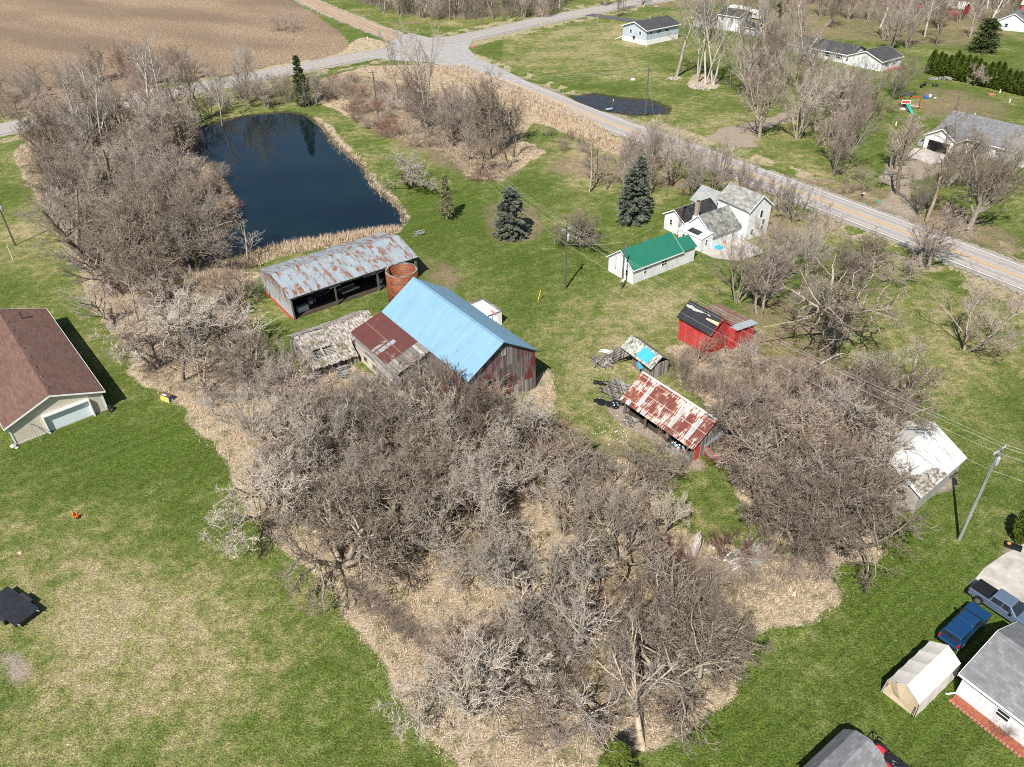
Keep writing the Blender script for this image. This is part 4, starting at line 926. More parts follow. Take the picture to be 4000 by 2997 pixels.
n = NT('grey_green_peeling_roof'); x, y, z = n.sep(n.co())[:3]; f = n.noise(n.comb(n.math('MULTIPLY', x, 2.2), y, z), 1.6, 6, .78)
M['peel'] = n.out(n.ramp(f, [(.38, (.06, .05, .04)), (.46, (.2, .21, .17)), (.56, (.42, .44, .39)), (.68, (.5, .48, .42))]), .9, nrm=n.bump(f, .6, .04))
n = NT('glazed_tile_block'); x, y, z = n.sep(n.co())[:3]; th = n.math('MULTIPLY', n.math('ARCTAN2', y, x), 2.4)
c = n.brick(n.comb(th, z, 0), (.24, .062, .022), (.11, .032, .016), (.035, .022, .016), .62, .42, .045)
w_ = n.white(n.comb(n.math('FLOOR', n.math('DIVIDE', th, .62)), n.math('FLOOR', n.math('DIVIDE', z, .42)), 0.0)); c = n.mix(n.math('MULTIPLY', w_, .45), c, (.30, .10, .03))
M['tile'] = n.out(c, .6, spec=.3)
n = NT('corrugated_wall_rusting'); h, x, y, z = horiz(n); f = n.noise(n.comb(n.math('MULTIPLY', h, 2.5), n.math('MULTIPLY', h, 2.5), n.math('MULTIPLY', z, .5)), .9, 6, .75)
top = n.math('ADD', f, n.math('MULTIPLY', n.math('SUBTRACT', z, 2.0), .045)); c = n.ramp(top, [(.50, (.36, .39, .41)), (.57, (.24, .20, .17)), (.66, (.14, .065, .04))]); M['corr_wall'] = n.out(c, .6)
M['red_trim'] = simple('red_trim_paint', (.50, .05, .035), .7)
M['tarp'] = simple('cream_tarpaulin', (.62, .58, .53), .55, .08, 1.0)
M['tarp_end'] = simple('tan_tarpaulin', (.50, .40, .28), .6, .12, 2.0)
M['mulch'] = simple('red_mulch', (.26, .085, .05), .95, .5, 7)
M['brickedge'] = simple('brick_edging', (.36, .17, .12), .9, .3, 5)
M['white_panel'] = simple('garage_door_panel', (.62, .68, .72), .5, .04)
M['white_wash'] = simple('whitewashed_boards', (.78, .76, .74), .8, .12, 3)
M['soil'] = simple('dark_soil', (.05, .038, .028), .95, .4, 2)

def xf(mb, ang, ox, oy, z=0):
    a = R(ang); mb.v = [(ox+v[0]*math.cos(a)-v[1]*math.sin(a), oy+v[0]*math.sin(a)+v[1]*math.cos(a), v[2]+z) for v in mb.v]; return mb
class Wing:
    """one gabled volume in the building's own axes; front = y0 side"""
    def __init__(s, root, x0, W, y0, L, he, hr, ax='y', rp=.5, base=-.4): s.r = root; s.x0 = x0; s.W = W; s.y0 = y0; s.L = L; s.he = he; s.hr = hr; s.ax = ax; s.rp = rp; s.base = base
    def prof(s):
        w = s.W if s.ax == 'y' else s.L; o = s.x0 if s.ax == 'y' else s.y0
        return [(o, s.base), (o+w, s.base), (o+w, s.he), (o+w*s.rp, s.hr), (o, s.he)]
    def walls(s, mat, name='wall', mb=None, **k):
        mb = mb or MB(); a, b = (s.y0, s.y0+s.L) if s.ax == 'y' else (s.x0, s.x0+s.W)
        mb.prism(s.prof(), s.ax, a, b); return mb.build(name, mat, s.r, **k)
    def roofmb(s, o=.3, e=.3, t=.12, lift=.02, mb=None, halves=(0, 1)):
        mb = mb or MB(); w = s.W if s.ax == 'y' else s.L; c0 = s.x0 if s.ax == 'y' else s.y0; a, b = (s.y0-e, s.y0+s.L+e) if s.ax == 'y' else (s.x0-e, s.x0+s.W+e)
        R0 = (c0+w*s.rp, s.hr+lift); s1 = (s.hr-s.he)/(w*s.rp); s2 = (s.hr-s.he)/(w*(1-s.rp))
        A = (c0-o, s.he-o*s1+lift); B = (c0+w+o, s.he-o*s2+lift)
        if halves == (0, 1): P = [A, R0, B, (B[0], B[1]+t), (R0[0], R0[1]+t), (A[0], A[1]+t)]
        elif halves == (0,): P = [A, R0, (R0[0], R0[1]+t), (A[0], A[1]+t)]
        else: P = [R0, B, (B[0], B[1]+t), (R0[0], R0[1]+t)]
        mb.prism(P, s.ax, a, b); return mb
    def roof(s, mat, name='roof', **k): return s.roofmb(**k).build(name, mat, s.r)
    def fascia(s, mat, o=.3, e=.3, t=.12, h=.2, name='fascia'):
        """boards along both rakes and eaves, standing just proud of the roof edge"""
        mb = MB(); w = s.W if s.ax == 'y' else s.L; c0 = s.x0 if s.ax == 'y' else s.y0; a, b = (s.y0-e, s.y0+s.L+e) if s.ax == 'y' else (s.x0-e, s.x0+s.W+e)
        R0 = (c0+w*s.rp, s.hr+.02); s1 = (s.hr-s.he)/(w*s.rp); s2 = (s.hr-s.he)/(w*(1-s.rp)); A = (c0-o, s.he-o*s1+.02); B = (c0+w+o, s.he-o*s2+.02)
        for p, q in ((a-.04, a-.005), (b+.005, b+.04)):
            mb.prism([(A[0], A[1]-h*.4), (R0[0], R0[1]-h*.4), (B[0], B[1]-h*.4), (B[0], B[1]+t*1.05), (R0[0], R0[1]+t*1.05), (A[0], A[1]+t*1.05)], s.ax, p, q)
        for (u, z), d in ((A, -1), (B, 1)):
            u0, u1 = sorted((u+d*.005, u+d*.05)); mb.prism([(u0, z-h*.4), (u1, z-h*.4), (u1, z+t), (u0, z+t)], s.ax, a-.04, b+.04)
        return mb.build(name, mat, s.r)
    def at(s, side, u, d, z):
        if side == 'F': return (s.x0+u, s.y0-d, z)
        if side == 'B': return (s.x0+u, s.y0+s.L+d, z)
        if side == 'R': return (s.x0+s.W+d, s.y0+u, z)
        return (s.x0-d, s.y0+u, z)
    def panel(s, side, u0, u1, z0, z1, d0, d1, mb=None):
        mb = mb or MB(); a = s.at(side, u0, d0, z0); b = s.at(side, u1, d1, z1)
        mb.box(min(a[0], b[0]), max(a[0], b[0]), min(a[1], b[1]), max(a[1], b[1]), z0, z1); return mb
    def window(s, side, u, z, w=.9, h=1.2, fr=.09, mat='white', pane='glass', name='window', bars=1, shut=None):
        mb = MB(); s.panel(side, u-w/2-fr, u+w/2+fr, z-fr, z, .002, .06, mb); s.panel(side, u-w/2-fr, u+w/2+fr, z+h, z+h+fr, .002, .06, mb)
        s.panel(side, u-w/2-fr, u-w/2, z, z+h, .002, .055, mb); s.panel(side, u+w/2, u+w/2+fr, z, z+h, .002, .055, mb)
        if bars: s.panel(side, u-w/2, u+w/2, z+h/2-.025, z+h/2+.025, .012, .045, mb)
        if bars > 1: s.panel(side, u-.025, u+.025, z, z+h, .012, .048, mb)
        o = mb.build(name, M[mat], s.r); s.panel(side, u-w/2, u+w/2, z, z+h, .003, .01).build('pane', M[pane], o)
        if shut:
            for k in (-1, 1): c = u+k*(w/2+fr+.2); s.panel(side, c-.17, c+.17, z-.05, z+h+.05, .002, .04).build('shutter', M[shut], s.r)
        return o
    def door(s, side, u, w=.9, h=2.0, mat='white', handle=True, z=.05):
        o = s.panel(side, u-w/2, u+w/2, z, z+h, .003, .05).build('door', M[mat], s.r)
        if handle: s.panel(side, u+w/2-.14, u+w/2-.08, z+.95, z+1.05, .05, .1).build('handle', M['dark_metal'], o)
        return o

# brown-roofed garage at left
g = empty('garage', -61.03, 73.23, 39.3, 0, 'long tan metal garage with brown shingle roof and pale overhead door', 'garage')
w = Wing(g, 0, 10.92, 0, 27.7, 2.95, 4.98, 'y'); w.walls(M['tan_metal']); w.roof(M['shingle_brown'], o=.4, e=.4); w.fascia(M['white'], o=.4, e=.4)
w.panel('F', 3.9, 9.1, .02, 2.45, .005, .03).build('garage_door', M['white_panel'], g)
mb = MB(); w.panel('F', 3.72, 3.9, 0, 2.6, .003, .42, mb); w.panel('F', 9.1, 9.28, 0, 2.6, .003, .42, mb); w.panel('F', 3.9, 9.1, 2.45, 2.62, .003, .42, mb); mb.build('door_shade_frame', M['white'], g)  # depth added so the trim shades the flush door like a recess
w.panel('F', -.03, 10.95, -.4, .16, .004, .05).build('footing', M['concrete'], g)
for u in (0.06, 10.86):
    w.panel('F', u-.09, u+.09, .1, 2.8, .004, .07).build('corner_trim', M['white_panel'], g)
for i in range(8):
    yv = 1.6+i*3.05; MB().prism([(5.62, 4.86), (5.98, 4.72), (5.98, 4.98), (5.80, 5.10), (5.62, 5.06)], 'y', yv, yv+.42).build('roof_vent', M['shingle_brown'], g)
mb = MB(); mb.tube((7.6, 24.3, 4.2), (7.6, 24.3, 5.35), .13, n=10); mb.tube((7.6, 24.3, 5.35), (7.6, 24.3, 5.5), .2, n=10); mb.build('flue_pipe', M['rusty'], g)
for yv in (16.5, 22.0): MB().bar((10.95, yv, 2.3), (11.9, yv, 2.45), .06, .06).build('bracket', M['dark_metal'], g)
mb = MB(); mb.bar((2.3, -.2, 2.3), (2.6, -1.5, .02), .07, .05); mb.bar((2.3, -.16, 2.3), (4.1, -.5, .02), .05, .05); mb.build('leaning_pole', M['pole_pale'], None)
o = bpy.data.objects['leaning_pole']; o.location = g.location; o.rotation_euler = g.rotation_euler; tag(o, 'two thin poles propped against the tan garage wall', 'pole')

# machine shed
g = empty('machine_shed', -33.01, 101.59, 35.8, 0, 'long open-fronted machine shed under a rust-streaked galvanised roof', 'shed')
w = Wing(g, 0, 22.15, 0, 11.83, 3.9, 5.45, 'x')
w.roof(M['shed_roof'], o=.25, e=.15, t=.06)
MB().prism([(0.1, -.3), (11.83, -.3), (11.83, 3.9), (5.9, 5.4), (0.1, 3.92)], 'x', 0, .15).build('end_wall', M['corr_wall'], g)
MB().prism([(0.1, -.3), (11.83, -.3), (11.83, 3.9), (5.9, 5.4), (0.1, 3.92)], 'x', 22.0, 22.15).build('end_wall', M['old_wood'], g)
MB().box(.15, 22.0, 11.7, 11.82, -.3, 3.88).build('back_wall', M['old_wood'], g)
MB().box(-.06, -.003, .1, 11.8, -.05, .38).build('red_base_board', M['red_trim'], g)
mb = MB(); mb.box(0, 22.15, .0, .12, 3.45, 3.86); 
for u in (7.4, 14.8): mb.box(u-1.0, u+1.0, .0, .11, 3.25, 3.45)
mb.build('header_beam', M['old_wood'], g)
for u in (.2, 7.4, 14.8, 21.8): MB().box(u-.11, u+.11, .02, .24, -.2, 3.3).build('post', M['pole_wood'] if u < 20 else M['old_wood'], g)
for u in (3.7, 7.4, 11, 14.8, 18.4):
    MB().bar((u, .3, 3.72), (u, 5.9, 5.2), .08, .2).build('rafter', M['old_wood'], g)
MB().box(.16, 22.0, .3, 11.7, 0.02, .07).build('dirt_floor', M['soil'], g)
def inside(root, name, label, cat, fn, x, y, ang=0, z=0.05):
    a = math.radians(root.rotation_euler.z*180/PI); wx = root.location.x+x*math.cos(a)-y*math.sin(a); wy = root.location.y+x*math.sin(a)+y*math.cos(a)
    e = empty(name, wx, wy, math.degrees(a)+ang, z, label, cat); fn(e); return e
def freezer(e): MB().box(-.9, .9, -.35, .35, 0, .85).build('body', M['white'], e); MB().box(-.92, .92, -.37, .37, .86, .95).build('lid', M['galv'], e)
def boxstack(e):
    for k, (a, b, c_) in enumerate(((0, 0, .5), (.7, .2, .4), (.2, .5, .7))): MB().box(a-.3, a+.3, b-.25, b+.25, 0, c_).build('crate', M['old_wood' if k else 'white'], e)
def cart(e):
    MB().box(-1.6, 1.6, -.8, .8, .55, .68).build('deck', M['old_wood'], e); mb = MB(); mb.box(-1.6, 1.6, .75, .8, .68, .95); mb.box(-1.6, 1.6, -.8, -.75, .68, .95); mb.build('side_board', M['galv'], e)
    for sx in (-.9, .9):
        for sy in (-.85, .85): MB().tube((sx, sy-.08, .33), (sx, sy+.08, .33), .33, n=14).build('wheel', M['tyre'], e)
def lumber(nn, lx, ly, lz, mat, seed, sc2=.12):
    def f(e):
        rn = random.Random(seed); mb = MB()
        for i in range(nn):
            a = rn.uniform(-.35, .35); x, y, z = rn.uniform(-lx, lx)*.3, rn.uniform(-ly, ly), rn.uniform(.03, lz); L_ = rn.uniform(.5, 1)*lx
            mb.bar((x-L_*math.cos(a), y-L_*math.sin(a), z), (x+L_*math.cos(a), y+L_*math.sin(a), z+rn.uniform(-.1, .35)*lz), sc2*rn.uniform(.6, 1.6), .04)
        mb.build('boards', M[mat], e)
    return f
inside(g, 'freezer', 'white chest just inside the left bay of the machine shed', 'freezer', freezer, 2.3, 1.9, 4)
inside(g, 'crate_stack', 'stacked boxes in the left bay of the machine shed', 'crates', boxstack, 4.2, 3.2, 10)
inside(g, 'farm_wagon', 'low farm wagon parked in the middle bay of the machine shed', 'wagon', cart, 10.6, 2.6, 6)
inside(g, 'lumber_stack', 'lumber leaning in the middle bay beside the wagon', 'lumber', lumber(14, 2.2, .7, .7, 'old_wood', 3), 6.3, 4.4, 12)
inside(g, 'junk_heap', 'heap of household junk in the right bay of the machine shed', 'junk', boxstack, 16.2, 2.4, 30)
inside(g, 'old_chest', 'pale chest at the back of the right machine shed bay', 'chest', freezer, 15.8, 6.0, 0)

# silo
x, y = -16.14, 103.68; g = empty('silo', x, y, 0, 0, 'roofless round silo of glazed orange tile between shed and barn', 'silo')
MB().lathe((0, 0, 0), [(2.4, -.2), (2.4, 7.0), (2.2, 7.0), (2.2, -.2)], 40, True).build('tile_wall', M['tile'], g, True)
rn = random.Random(4); mb = MB()
for i in range(22):
    a0 = i*2*PI/22; a1 = (i+1)*2*PI/22; z = 7.04+rn.uniform(-.03, .04); mb.bar((2.3*math.cos(a0), 2.3*math.sin(a0), z), (2.3*math.cos(a1), 2.3*math.sin(a1), 7.04+rn.uniform(-.03, .04)), .26, .07)
mb.bar((.1, 2.5, 7.1), (-.7, 1.9, 7.35), .15, .05); mb.build('rim', M['old_wood'], g)
for z in (1.6, 3.0, 4.4, 5.8): MB().lathe((0, 0, z), [(2.405, 0), (2.435, 0), (2.435, .05), (2.405, .05)], 40, True).build('hoop', M['rusty'], g)

# barn
g = empty('barn', -5.21, 76.49, 35.7, 0, 'large old barn with pale blue metal roof and faded red board gable', 'barn')
w = Wing(g, 0, 10.23, 0, 21.05, 5.88, 9.21, 'y'); w.walls(M['barn_red']); w.roof(M['blue_roof'], o=.35, e=.35, t=.07)
mb = MB(); mb.prism([(-.36, 5.70), (5.11, 9.17), (10.6, 5.70), (10.6, 5.84), (5.11, 9.32), (-.36, 5.84)], 'y', -.39, -.355); mb.build('rake_board', M['tar'], g)
MB().bar((5.115, -.36, 9.33), (5.115, 21.4, 9.33), .34, .05).build('ridge_cap', M['blue_roof'], g)
w.window('F', 5.1, 7.2, .8, .8, mat='old_wood', bars=0, pane='old_wood')
w.window('F', 3.0, 3.4, .7, .9, mat='old_wood', bars=0)
w.door('F', 5.2, 3.4, 3.6, 'barn_red', False)
w.panel('F', 6.3, 10.0, .0, 1.9, .003, .05).build('patch_boards', M['old_wood'], g)
for k, u in enumerate((2.2, 5.5, 8.6)): w.window('R', u, 2.0, .8, .8, mat='old_wood', bars=0)
# lean-to
lz0, lz1 = 4.15, 5.68
MB().prism([(-5.0, 1.9), (-.003, 1.9), (-.003, 5.55), (-5.0, 4.05)], 'y', 9.0, 21.4).build('lean_to_wall', M['pink_board'], g)
MB().prism([(-5.02, -.5), (-.003, -.5), (-.003, 1.9), (-5.02, 1.9)], 'y', 9.02, 21.38).build('block_base', M['cream'], g)
MB().prism([(-5.3, 4.05), (-.36, 5.58), (-.36, 5.66), (-5.3, 4.13)], 'y', 11.6, 21.7).build('lean_to_roof', M['rust_roof'], g)
MB().prism([(-5.3, 4.02), (-.36, 5.55), (-.36, 5.60), (-5.3, 4.07)], 'y', 8.7, 11.6).build('bare_roof_boards', M['old_wood_h'], g)
MB().prism([(-5.28, 4.14), (-3.0, 4.845), (-3.0, 4.865), (-5.28, 4.16)], 'y', 15.2, 15.75).build('exposed_boards', M['old_wood'], g)
MB().prism([(-5.28, 4.142), (-2.2, 5.096), (-2.2, 5.12), (-5.28, 4.166)], 'y', 14.1, 14.9).build('pale_roof_sheet', M['shed_roof'], g)
MB().bar((-2.9, 8.8, 4.90), (-2.9, 21.6, 4.90), .1, .03).build('roof_seam', simple('seam', (.3, .15, .11)), g)
ww = Wing(g, -5.02, 5, 9.0, 12.4, 4, 5)
for u in (1.8, 4.4, 7.0, 9.6): ww.window('L', u, .85, .75, .6, mat='old_wood', bars=0)
mb = MB(); mb.box(-4.6, -1.2, 8.93, 8.99, 0, 2.6); mb.build('opening_shade', M['black'], g)  # wall is solid here: black sheet paints the shade inside the opening
MB().box(-1.0, -.5, 8.9, 8.98, 0, 2.3).build('red_door', M['red_wall'], g)
# grey shingled shed joined behind the lean-to
o_ = Vector((-5.21, 76.49, 0)); 
g = empty('wooden_shed', o_.x, o_.y, 35.7, 0, 'sagging grey wooden shed with mossy shingle roof left of the barn', 'shed')
MB().prism([(20.1, -.4), (28.2, -.4), (28.2, 2.3), (25.4, 3.5), (20.1, 1.3)], 'x', -11.9, -5.32).build('wall', M['old_wood'], g)
MB().prism([(22.0, -.4), (28.2, -.4), (28.2, 2.8), (25.4, 3.5), (22.0, 2.1)], 'x', -5.32, -.6).build('rear_wall', M['old_wood'], g)
rn = random.Random(9); V = []; F = []; nxx = 44; rows = [0, .25, .5, .75, 1.0, 1.0, 1.5, 2.0]
for i in range(nxx+1):
    x_ = -12.15+i*11.6/nxx; sag = -.42*math.sin(PI*i/nxx)**2+rn.uniform(-.02, .02); y0 = 19.75 if x_ < -5.3 else 21.95
    for t in rows:
        if t <= 1: yy = y0+(25.4-y0)*t+(rn.uniform(-.13, .13) if t == 0 else 0); zz = 4.24+(yy-25.4)*(2.35/5.3)+sag*(1-.4*abs(t-.8))+rn.uniform(-.025, .025)
        else: yy = 25.4+3.2*(t-1); zz = 4.24-1.45*(t-1)+sag*(2.2-t)
        V.append((x_, yy, zz))
nr = len(rows)
for i in range(nxx):
    for j in range(nr-1):
        if j == 4 or (5 <= i <= 15 and j == 1 and i not in (9,)): continue
        F.append((i*nr+j, (i+1)*nr+j, (i+1)*nr+j+1, i*nr+j+1))
mb = MB(); nV = len(V); mb.add(V+[(a_, b_, c_-.09) for a_, b_, c_ in V], F+[tuple(k+nV for k in reversed(f)) for f in F]+[(i*nr, i*nr+nV, (i+1)*nr+nV, (i+1)*nr) for i in range(nxx)])
mb.build('roof', M['wood_shingle'], g)
MB().bar((-12.2, 25.4, 4.32), (-8, 25.4, 4.1), .22, .06).build('ridge_board', M['old_wood'], g)
w = Wing(g, -11.9, 6.58, 20.1, 8.1, 1.75, 4.1, 'x'); MB().box(-7.9, -7.2, 20.03, 20.09, -.1, 1.3).build('doorway_shade', M['black'], g)  # flat black sheet painted as the shade inside a doorway
w.window('F', 2.9, .75, .5, .45, mat='old_wood', bars=0); w.window('L', 5.5, 1.7, .6, .8, mat='old_wood', bars=0)
MB().prism([(20.4, 1.0), (22.3, .8), (22.3, 1.3), (20.4, 1.5)], 'x', -11.96, -11.905).build('loose_board', M['old_wood'], g)

# roofless milk house
g = empty('milk_house', o_.x, o_.y, 35.7, 0, 'small roofless whitewashed hut with open walls behind the barn', 'hut')
MB().box(10.5, 16.3, 20.55, 20.75, -.2, 1.15).box(10.5, 12.6, 20.55, 20.75, 1.15, 1.9).box(13.6, 16.3, 20.55, 20.75, 1.15, 1.9).box(10.5, 16.3, 20.55, 20.75, 1.9, 2.3).build('back_wall', M['white_wash'], g)
MB().box(16.1, 16.3, 15.9, 20.55, -.2, 2.3).build('side_wall', M['white_wash'], g)
mb = MB(); mb.box(16.02, 16.38, 15.8, 20.8, 2.305, 2.38); mb.box(10.5, 16.02, 20.5, 20.8, 2.305, 2.38); mb.box(12.5, 16.02, 15.85, 16.0, 2.2, 2.37); mb.build('wall_plate', M['old_wood'], g)
MB().box(15.5, 16.1, 15.88, 16.06, -.1, 2.2).build('front_stub', M['white_wash'], g)
MB().box(10.5, 16.1, 16.05, 20.5, 0.0, .06).build('floor', M['white_wash'], g)
MB().box(15.9, 16.08, 17.0, 18.1, 1.25, 1.6).build('sink', simple('faded_red_enamel', (.6, .22, .2)), g)
MB().bar((11.0, 18.6, .6), (13.8, 19.5, 1.3), .18, .06).build('fallen_beam', M['old_wood'], g)
MB().bar((14.6, 16.0, 2.2), (15.0, 16.3, .1), .1, .1).build('brace', M['old_wood'], g)

# green-roofed garage
g = empty('green_roof_garage', 16.56, 115.27, -55.8, 0, 'white clapboard garage with bright green ribbed metal roof', 'garage')
w = Wing(g, 0, 5.94, 0, 10.72, 2.75, 4.95, 'y'); w.walls(M['white_side']); w.roof(M['green_roof'], o=.3, e=.3, t=.07); w.fascia(M['white'], h=.25, t=.07)
w2 = Wing(g, 1.9, 4.02, 10.75, 3.3, 2.72, 3.9, 'y', .5); w2.walls(M['white_side'], 'rear_wall'); w2.roof(M['green_roof'], 'rear_roof', o=.25, e=.2, t=.07)
w.window('R', 2.7, 1.1, .55, 1.0); w.window('R', 6.9, 1.25, 1.15, .95, bars=2); w.window('F', 4.5, 1.0, .55, .95)
for y_ in (2.5, 6.8): MB().tube((1.2, y_, 3.1), (1.2, y_, 4.5), .05, n=8).tube((1.2, y_, 4.5), (1.2, y_, 4.6), .09, n=8).build('vent_pipe', M['galv'], g)
mb = MB(); mb.box(1.7, 1.95, -.12, -.01, 1.2, 1.6); mb.tube((1.82, -.05, 1.6), (1.82, -.05, 3.5), .025, n=6); mb.build('electric_meter', M['galv'], g)
MB().box(5.96, 6.02, -.02, .06, .05, 2.6).build('downspout', M['white'], g)

# farmhouse
g = empty('farmhouse', 31.34, 128.98, -56, 0, 'rambling white farmhouse with grey shingle roofs, brick chimney and tall rear wing', 'house')
A = Wing(g, -3.6, 4.9, -.75, 8.6, 3.0, 4.45, 'y'); A.walls(M['white_side'], 'left_wing_wall'); A.roof(M['membrane'], 'membrane_roof', o=.3, e=.3, t=.09); A.fascia(M['white'], t=.09)
B = Wing(g, 1.3, 6.15, 0, 7.3, 2.35, 4.85, 'y', .42); B.walls(M['white_side'], 'middle_wing_wall')
B.roof(M['shingle_moss'], 'middle_roof', o=.35, e=.3, halves=(1,)); B.roofmb(o=.35, e=.3, halves=(0,)).build('membrane_slope', M['membrane'], g)
mb = MB(); mb.prism([(1.0, 2.1), (3.883, 4.83), (7.8, 2.05), (7.8, 2.25), (3.883, 5.02), (1.0, 2.3)], 'y', -.345, -.305); mb.build('gable_trim', M['white'], g)
C2 = Wing(g, -5.3, 8.6, 7.9, 5.2, 3.0, 5.0, 'x'); C2.walls(M['white_side'], 'back_wing_wall'); C2.roof(M['shingle_mossx'], 'back_roof', o=.3, e=.3)
MB().prism([(-2.7, 2.30), (-.003, 2.85), (-.003, 2.93), (-2.7, 2.38)], 'x', 1.7, 7.45).build('porch_roof', M['white'], g)
MB().prism([(-2.6, -.3), (-.003, -.3), (-.003, 2.8), (-2.6, 2.27)], 'x', 1.85, 7.3).build('porch_wall', M['white_side'], g)
MB().prism([(-2.2, 2.49), (-.9, 2.755), (-.9, 2.775), (-2.2, 2.51)], 'x', 3.4, 6.0).build('roofing_scraps', M['membrane'], g)
P = Wing(g, 1.85, 5.45, -2.6, 2.6, 2.3, 2.9); P.door('F', 3.8, .95, 1.95); P.window('F', 3.8, 1.15, .6, .7, fr=.03, bars=2, name='door_window'); P.window('R', 1.3, .95, .5, .95); P.window('F', 1.3, .95, .55, .9)
A.window('F', 1.7, 1.35, .55, .95); B.window('R', 5.3, 1.0, .55, .7)
t2 = MB(); TW = Wing(g, 0, 5.39, 0, 7.51, 5.6, 7.68, 'y'); t2.prism(TW.prof(), 'y', 0, 7.51); xf(t2, 87, 8.88, 7.04).build('tall_wing_wall', M['white_side'], g)
n = NT('worn_grey_shingles'); x, y, z = n.sep(n.co())[:3]; f = n.noise(n.comb(x, n.math('MULTIPLY', y, 1.7), z), 1.1, 5, .7); c = n.ramp(f, [(.33, (.13, .125, .115)), (.5, (.24, .24, .215)), (.66, (.36, .365, .34))]); M['worn'] = n.out(c, .9, nrm=n.bump(f, .4, .02))
xf(TW.roofmb(o=.3, e=.3), 87, 8.88, 7.04).build('tall_wing_roof', M['worn'], g)
mb = MB(); mb.prism([(-.33, 5.25), (2.695, 7.62), (5.72, 5.25), (5.72, 5.5), (2.695, 7.86), (-.33, 5.5)], 'y', -.345, -.305); xf(mb, 87, 8.88, 7.04).build('tall_gable_trim', M['white'], g)
for u, z in ((3.1, 3.7), (1.3, .9), (3.8, 1.0), (3.9, 2.2)):
    hh = 1.25 if z > 3 else .9; m_ = MB().box(u-.34, u+.34, -.05, -.002, z-.07, z+hh+.07); fo = xf(m_, 87, 8.88, 7.04).build('window', M['white'], g); xf(MB().box(u-.27, u+.27, -.056, -.052, z, z+hh), 87, 8.88, 7.04).build('pane', M['glass'], fo)
n = NT('chimney_brick'); h, x, y, z = horiz(n); M['chim'] = n.out(n.brick(n.comb(h, z, 0), (.34, .27, .2), (.22, .15, .11), (.45, .42, .37), .3, .14, .02), .9)
MB().box(1.75, 2.35, 1.0, 1.6, 2.9, 6.5).build('chimney', M['chim'], g); MB().box(1.85, 2.25, 1.1, 1.5, 6.5, 6.75).build('chimney_pot', M['rusty'], g)
MB().box(1.6, 2.5, .85, 1.75, 3.2, 3.85).build('chimney_flashing', M['white'], g)
# antenna mast
g = empty('antenna_tower', 30.5, 126.9, 10, 0, 'rusty lattice antenna tower standing against the farmhouse porch', 'tower')
mb = MB(); q = [(.26*math.cos(a), .26*math.sin(a)) for a in (0, 2.1, 4.2)]
for a, b in q: mb.tube((a, b, 0), (a*.6, b*.6, 9.3), .035, .03, 5)
mb.build('legs', M['rusty'], g); mb = MB()
for k in range(15):
    for i in range(3):
        s = 1-.4*k/15; a, b = q[i], q[(i+1) % 3]; mb.tube((a[0]*s, a[1]*s, k*.6), (b[0]*s, b[1]*s, k*.6+.6), .016, n=4, cap=False)
mb.build('bracing', M['rusty'], g); MB().box(-.2, .25, -.12, .12, 8.7, 9.2).tube((0, 0, 9.2), (0, 0, 9.9), .03, n=5).build('antenna_head', M['rusty'], g)

# red shed
g = empty('red_shed', 27.27, 88.99, 34.6, 0, 'red board shed with torn black roofing and a rusty lean-to', 'shed')
w = Wing(g, 0, 3.95, 0, 5.75, 3.75, 5.43, 'y'); w.walls(M['red_wall']); w.roof(M['tar'], o=.32, e=.3, t=.09)
mb = MB(); rn = random.Random(2)
def roofz(x): return 5.45+.09-abs(x-1.975)*(1.68/1.975)+.004
pts = []; 
for i in range(13): pts.append((5.9-i*.36, 1.55-.1*rn.random()))
for i in range(12, -1, -1): pts.append((5.9-i*.36, 1.05+.22*rn.random()+.02*i))
nn = len(pts)//2
for i in range(nn-1):
    a, b, c_, d_ = pts[i], pts[i+1], pts[-2-i], pts[-1-i]; mb.add([(a[1], a[0], roofz(a[1])+.01), (b[1], b[0], roofz(b[1])+.01), (c_[1], c_[0], roofz(c_[1])+.01), (d_[1], d_[0], roofz(d_[1])+.01)], [(0, 1, 2, 3)])
mb.build('bare_roof_strip', simple('grey_felt', (.33, .33, .31), .9, .4, 5), g)

mb = MB(); mb.add([(.95, 1.9, roofz(.95)+.014), (.9, -.25, roofz(.9)+.014), (1.3, -.25, roofz(1.3)+.014), (1.12, 1.9, roofz(1.12)+.014)], [(0, 1, 2, 3)]); mb.build('bare_wood_strip', simple('new_sheathing', (.60, .42, .26)), g)
mb = MB(); mb.prism([(-.34, 3.35), (1.975, 5.35), (4.3, 3.35), (4.3, 3.6), (1.975, 5.56), (-.34, 3.6)], 'y', -.34, -.305); mb.build('rake_board', M['red_trim'], g)
MB().prism([(3.96, -.4), (8.1, -.4), (8.1, 2.75), (3.96, 3.2)], 'y', -1.05, 5.6).build('lean_to_wall', M['red_wall'], g)
MB().prism([(3.98, 3.23), (8.5, 2.74), (8.5, 2.82), (3.98, 3.31)], 'y', .05, 6.0).build('lean_to_roof', M['lean_red_roof'], g)
MB().prism([(3.98, 3.23), (8.5, 2.74), (8.5, 2.82), (3.98, 3.31)], 'y', -1.35, .05).build('lean_to_roof_edge', M['galv'], g)

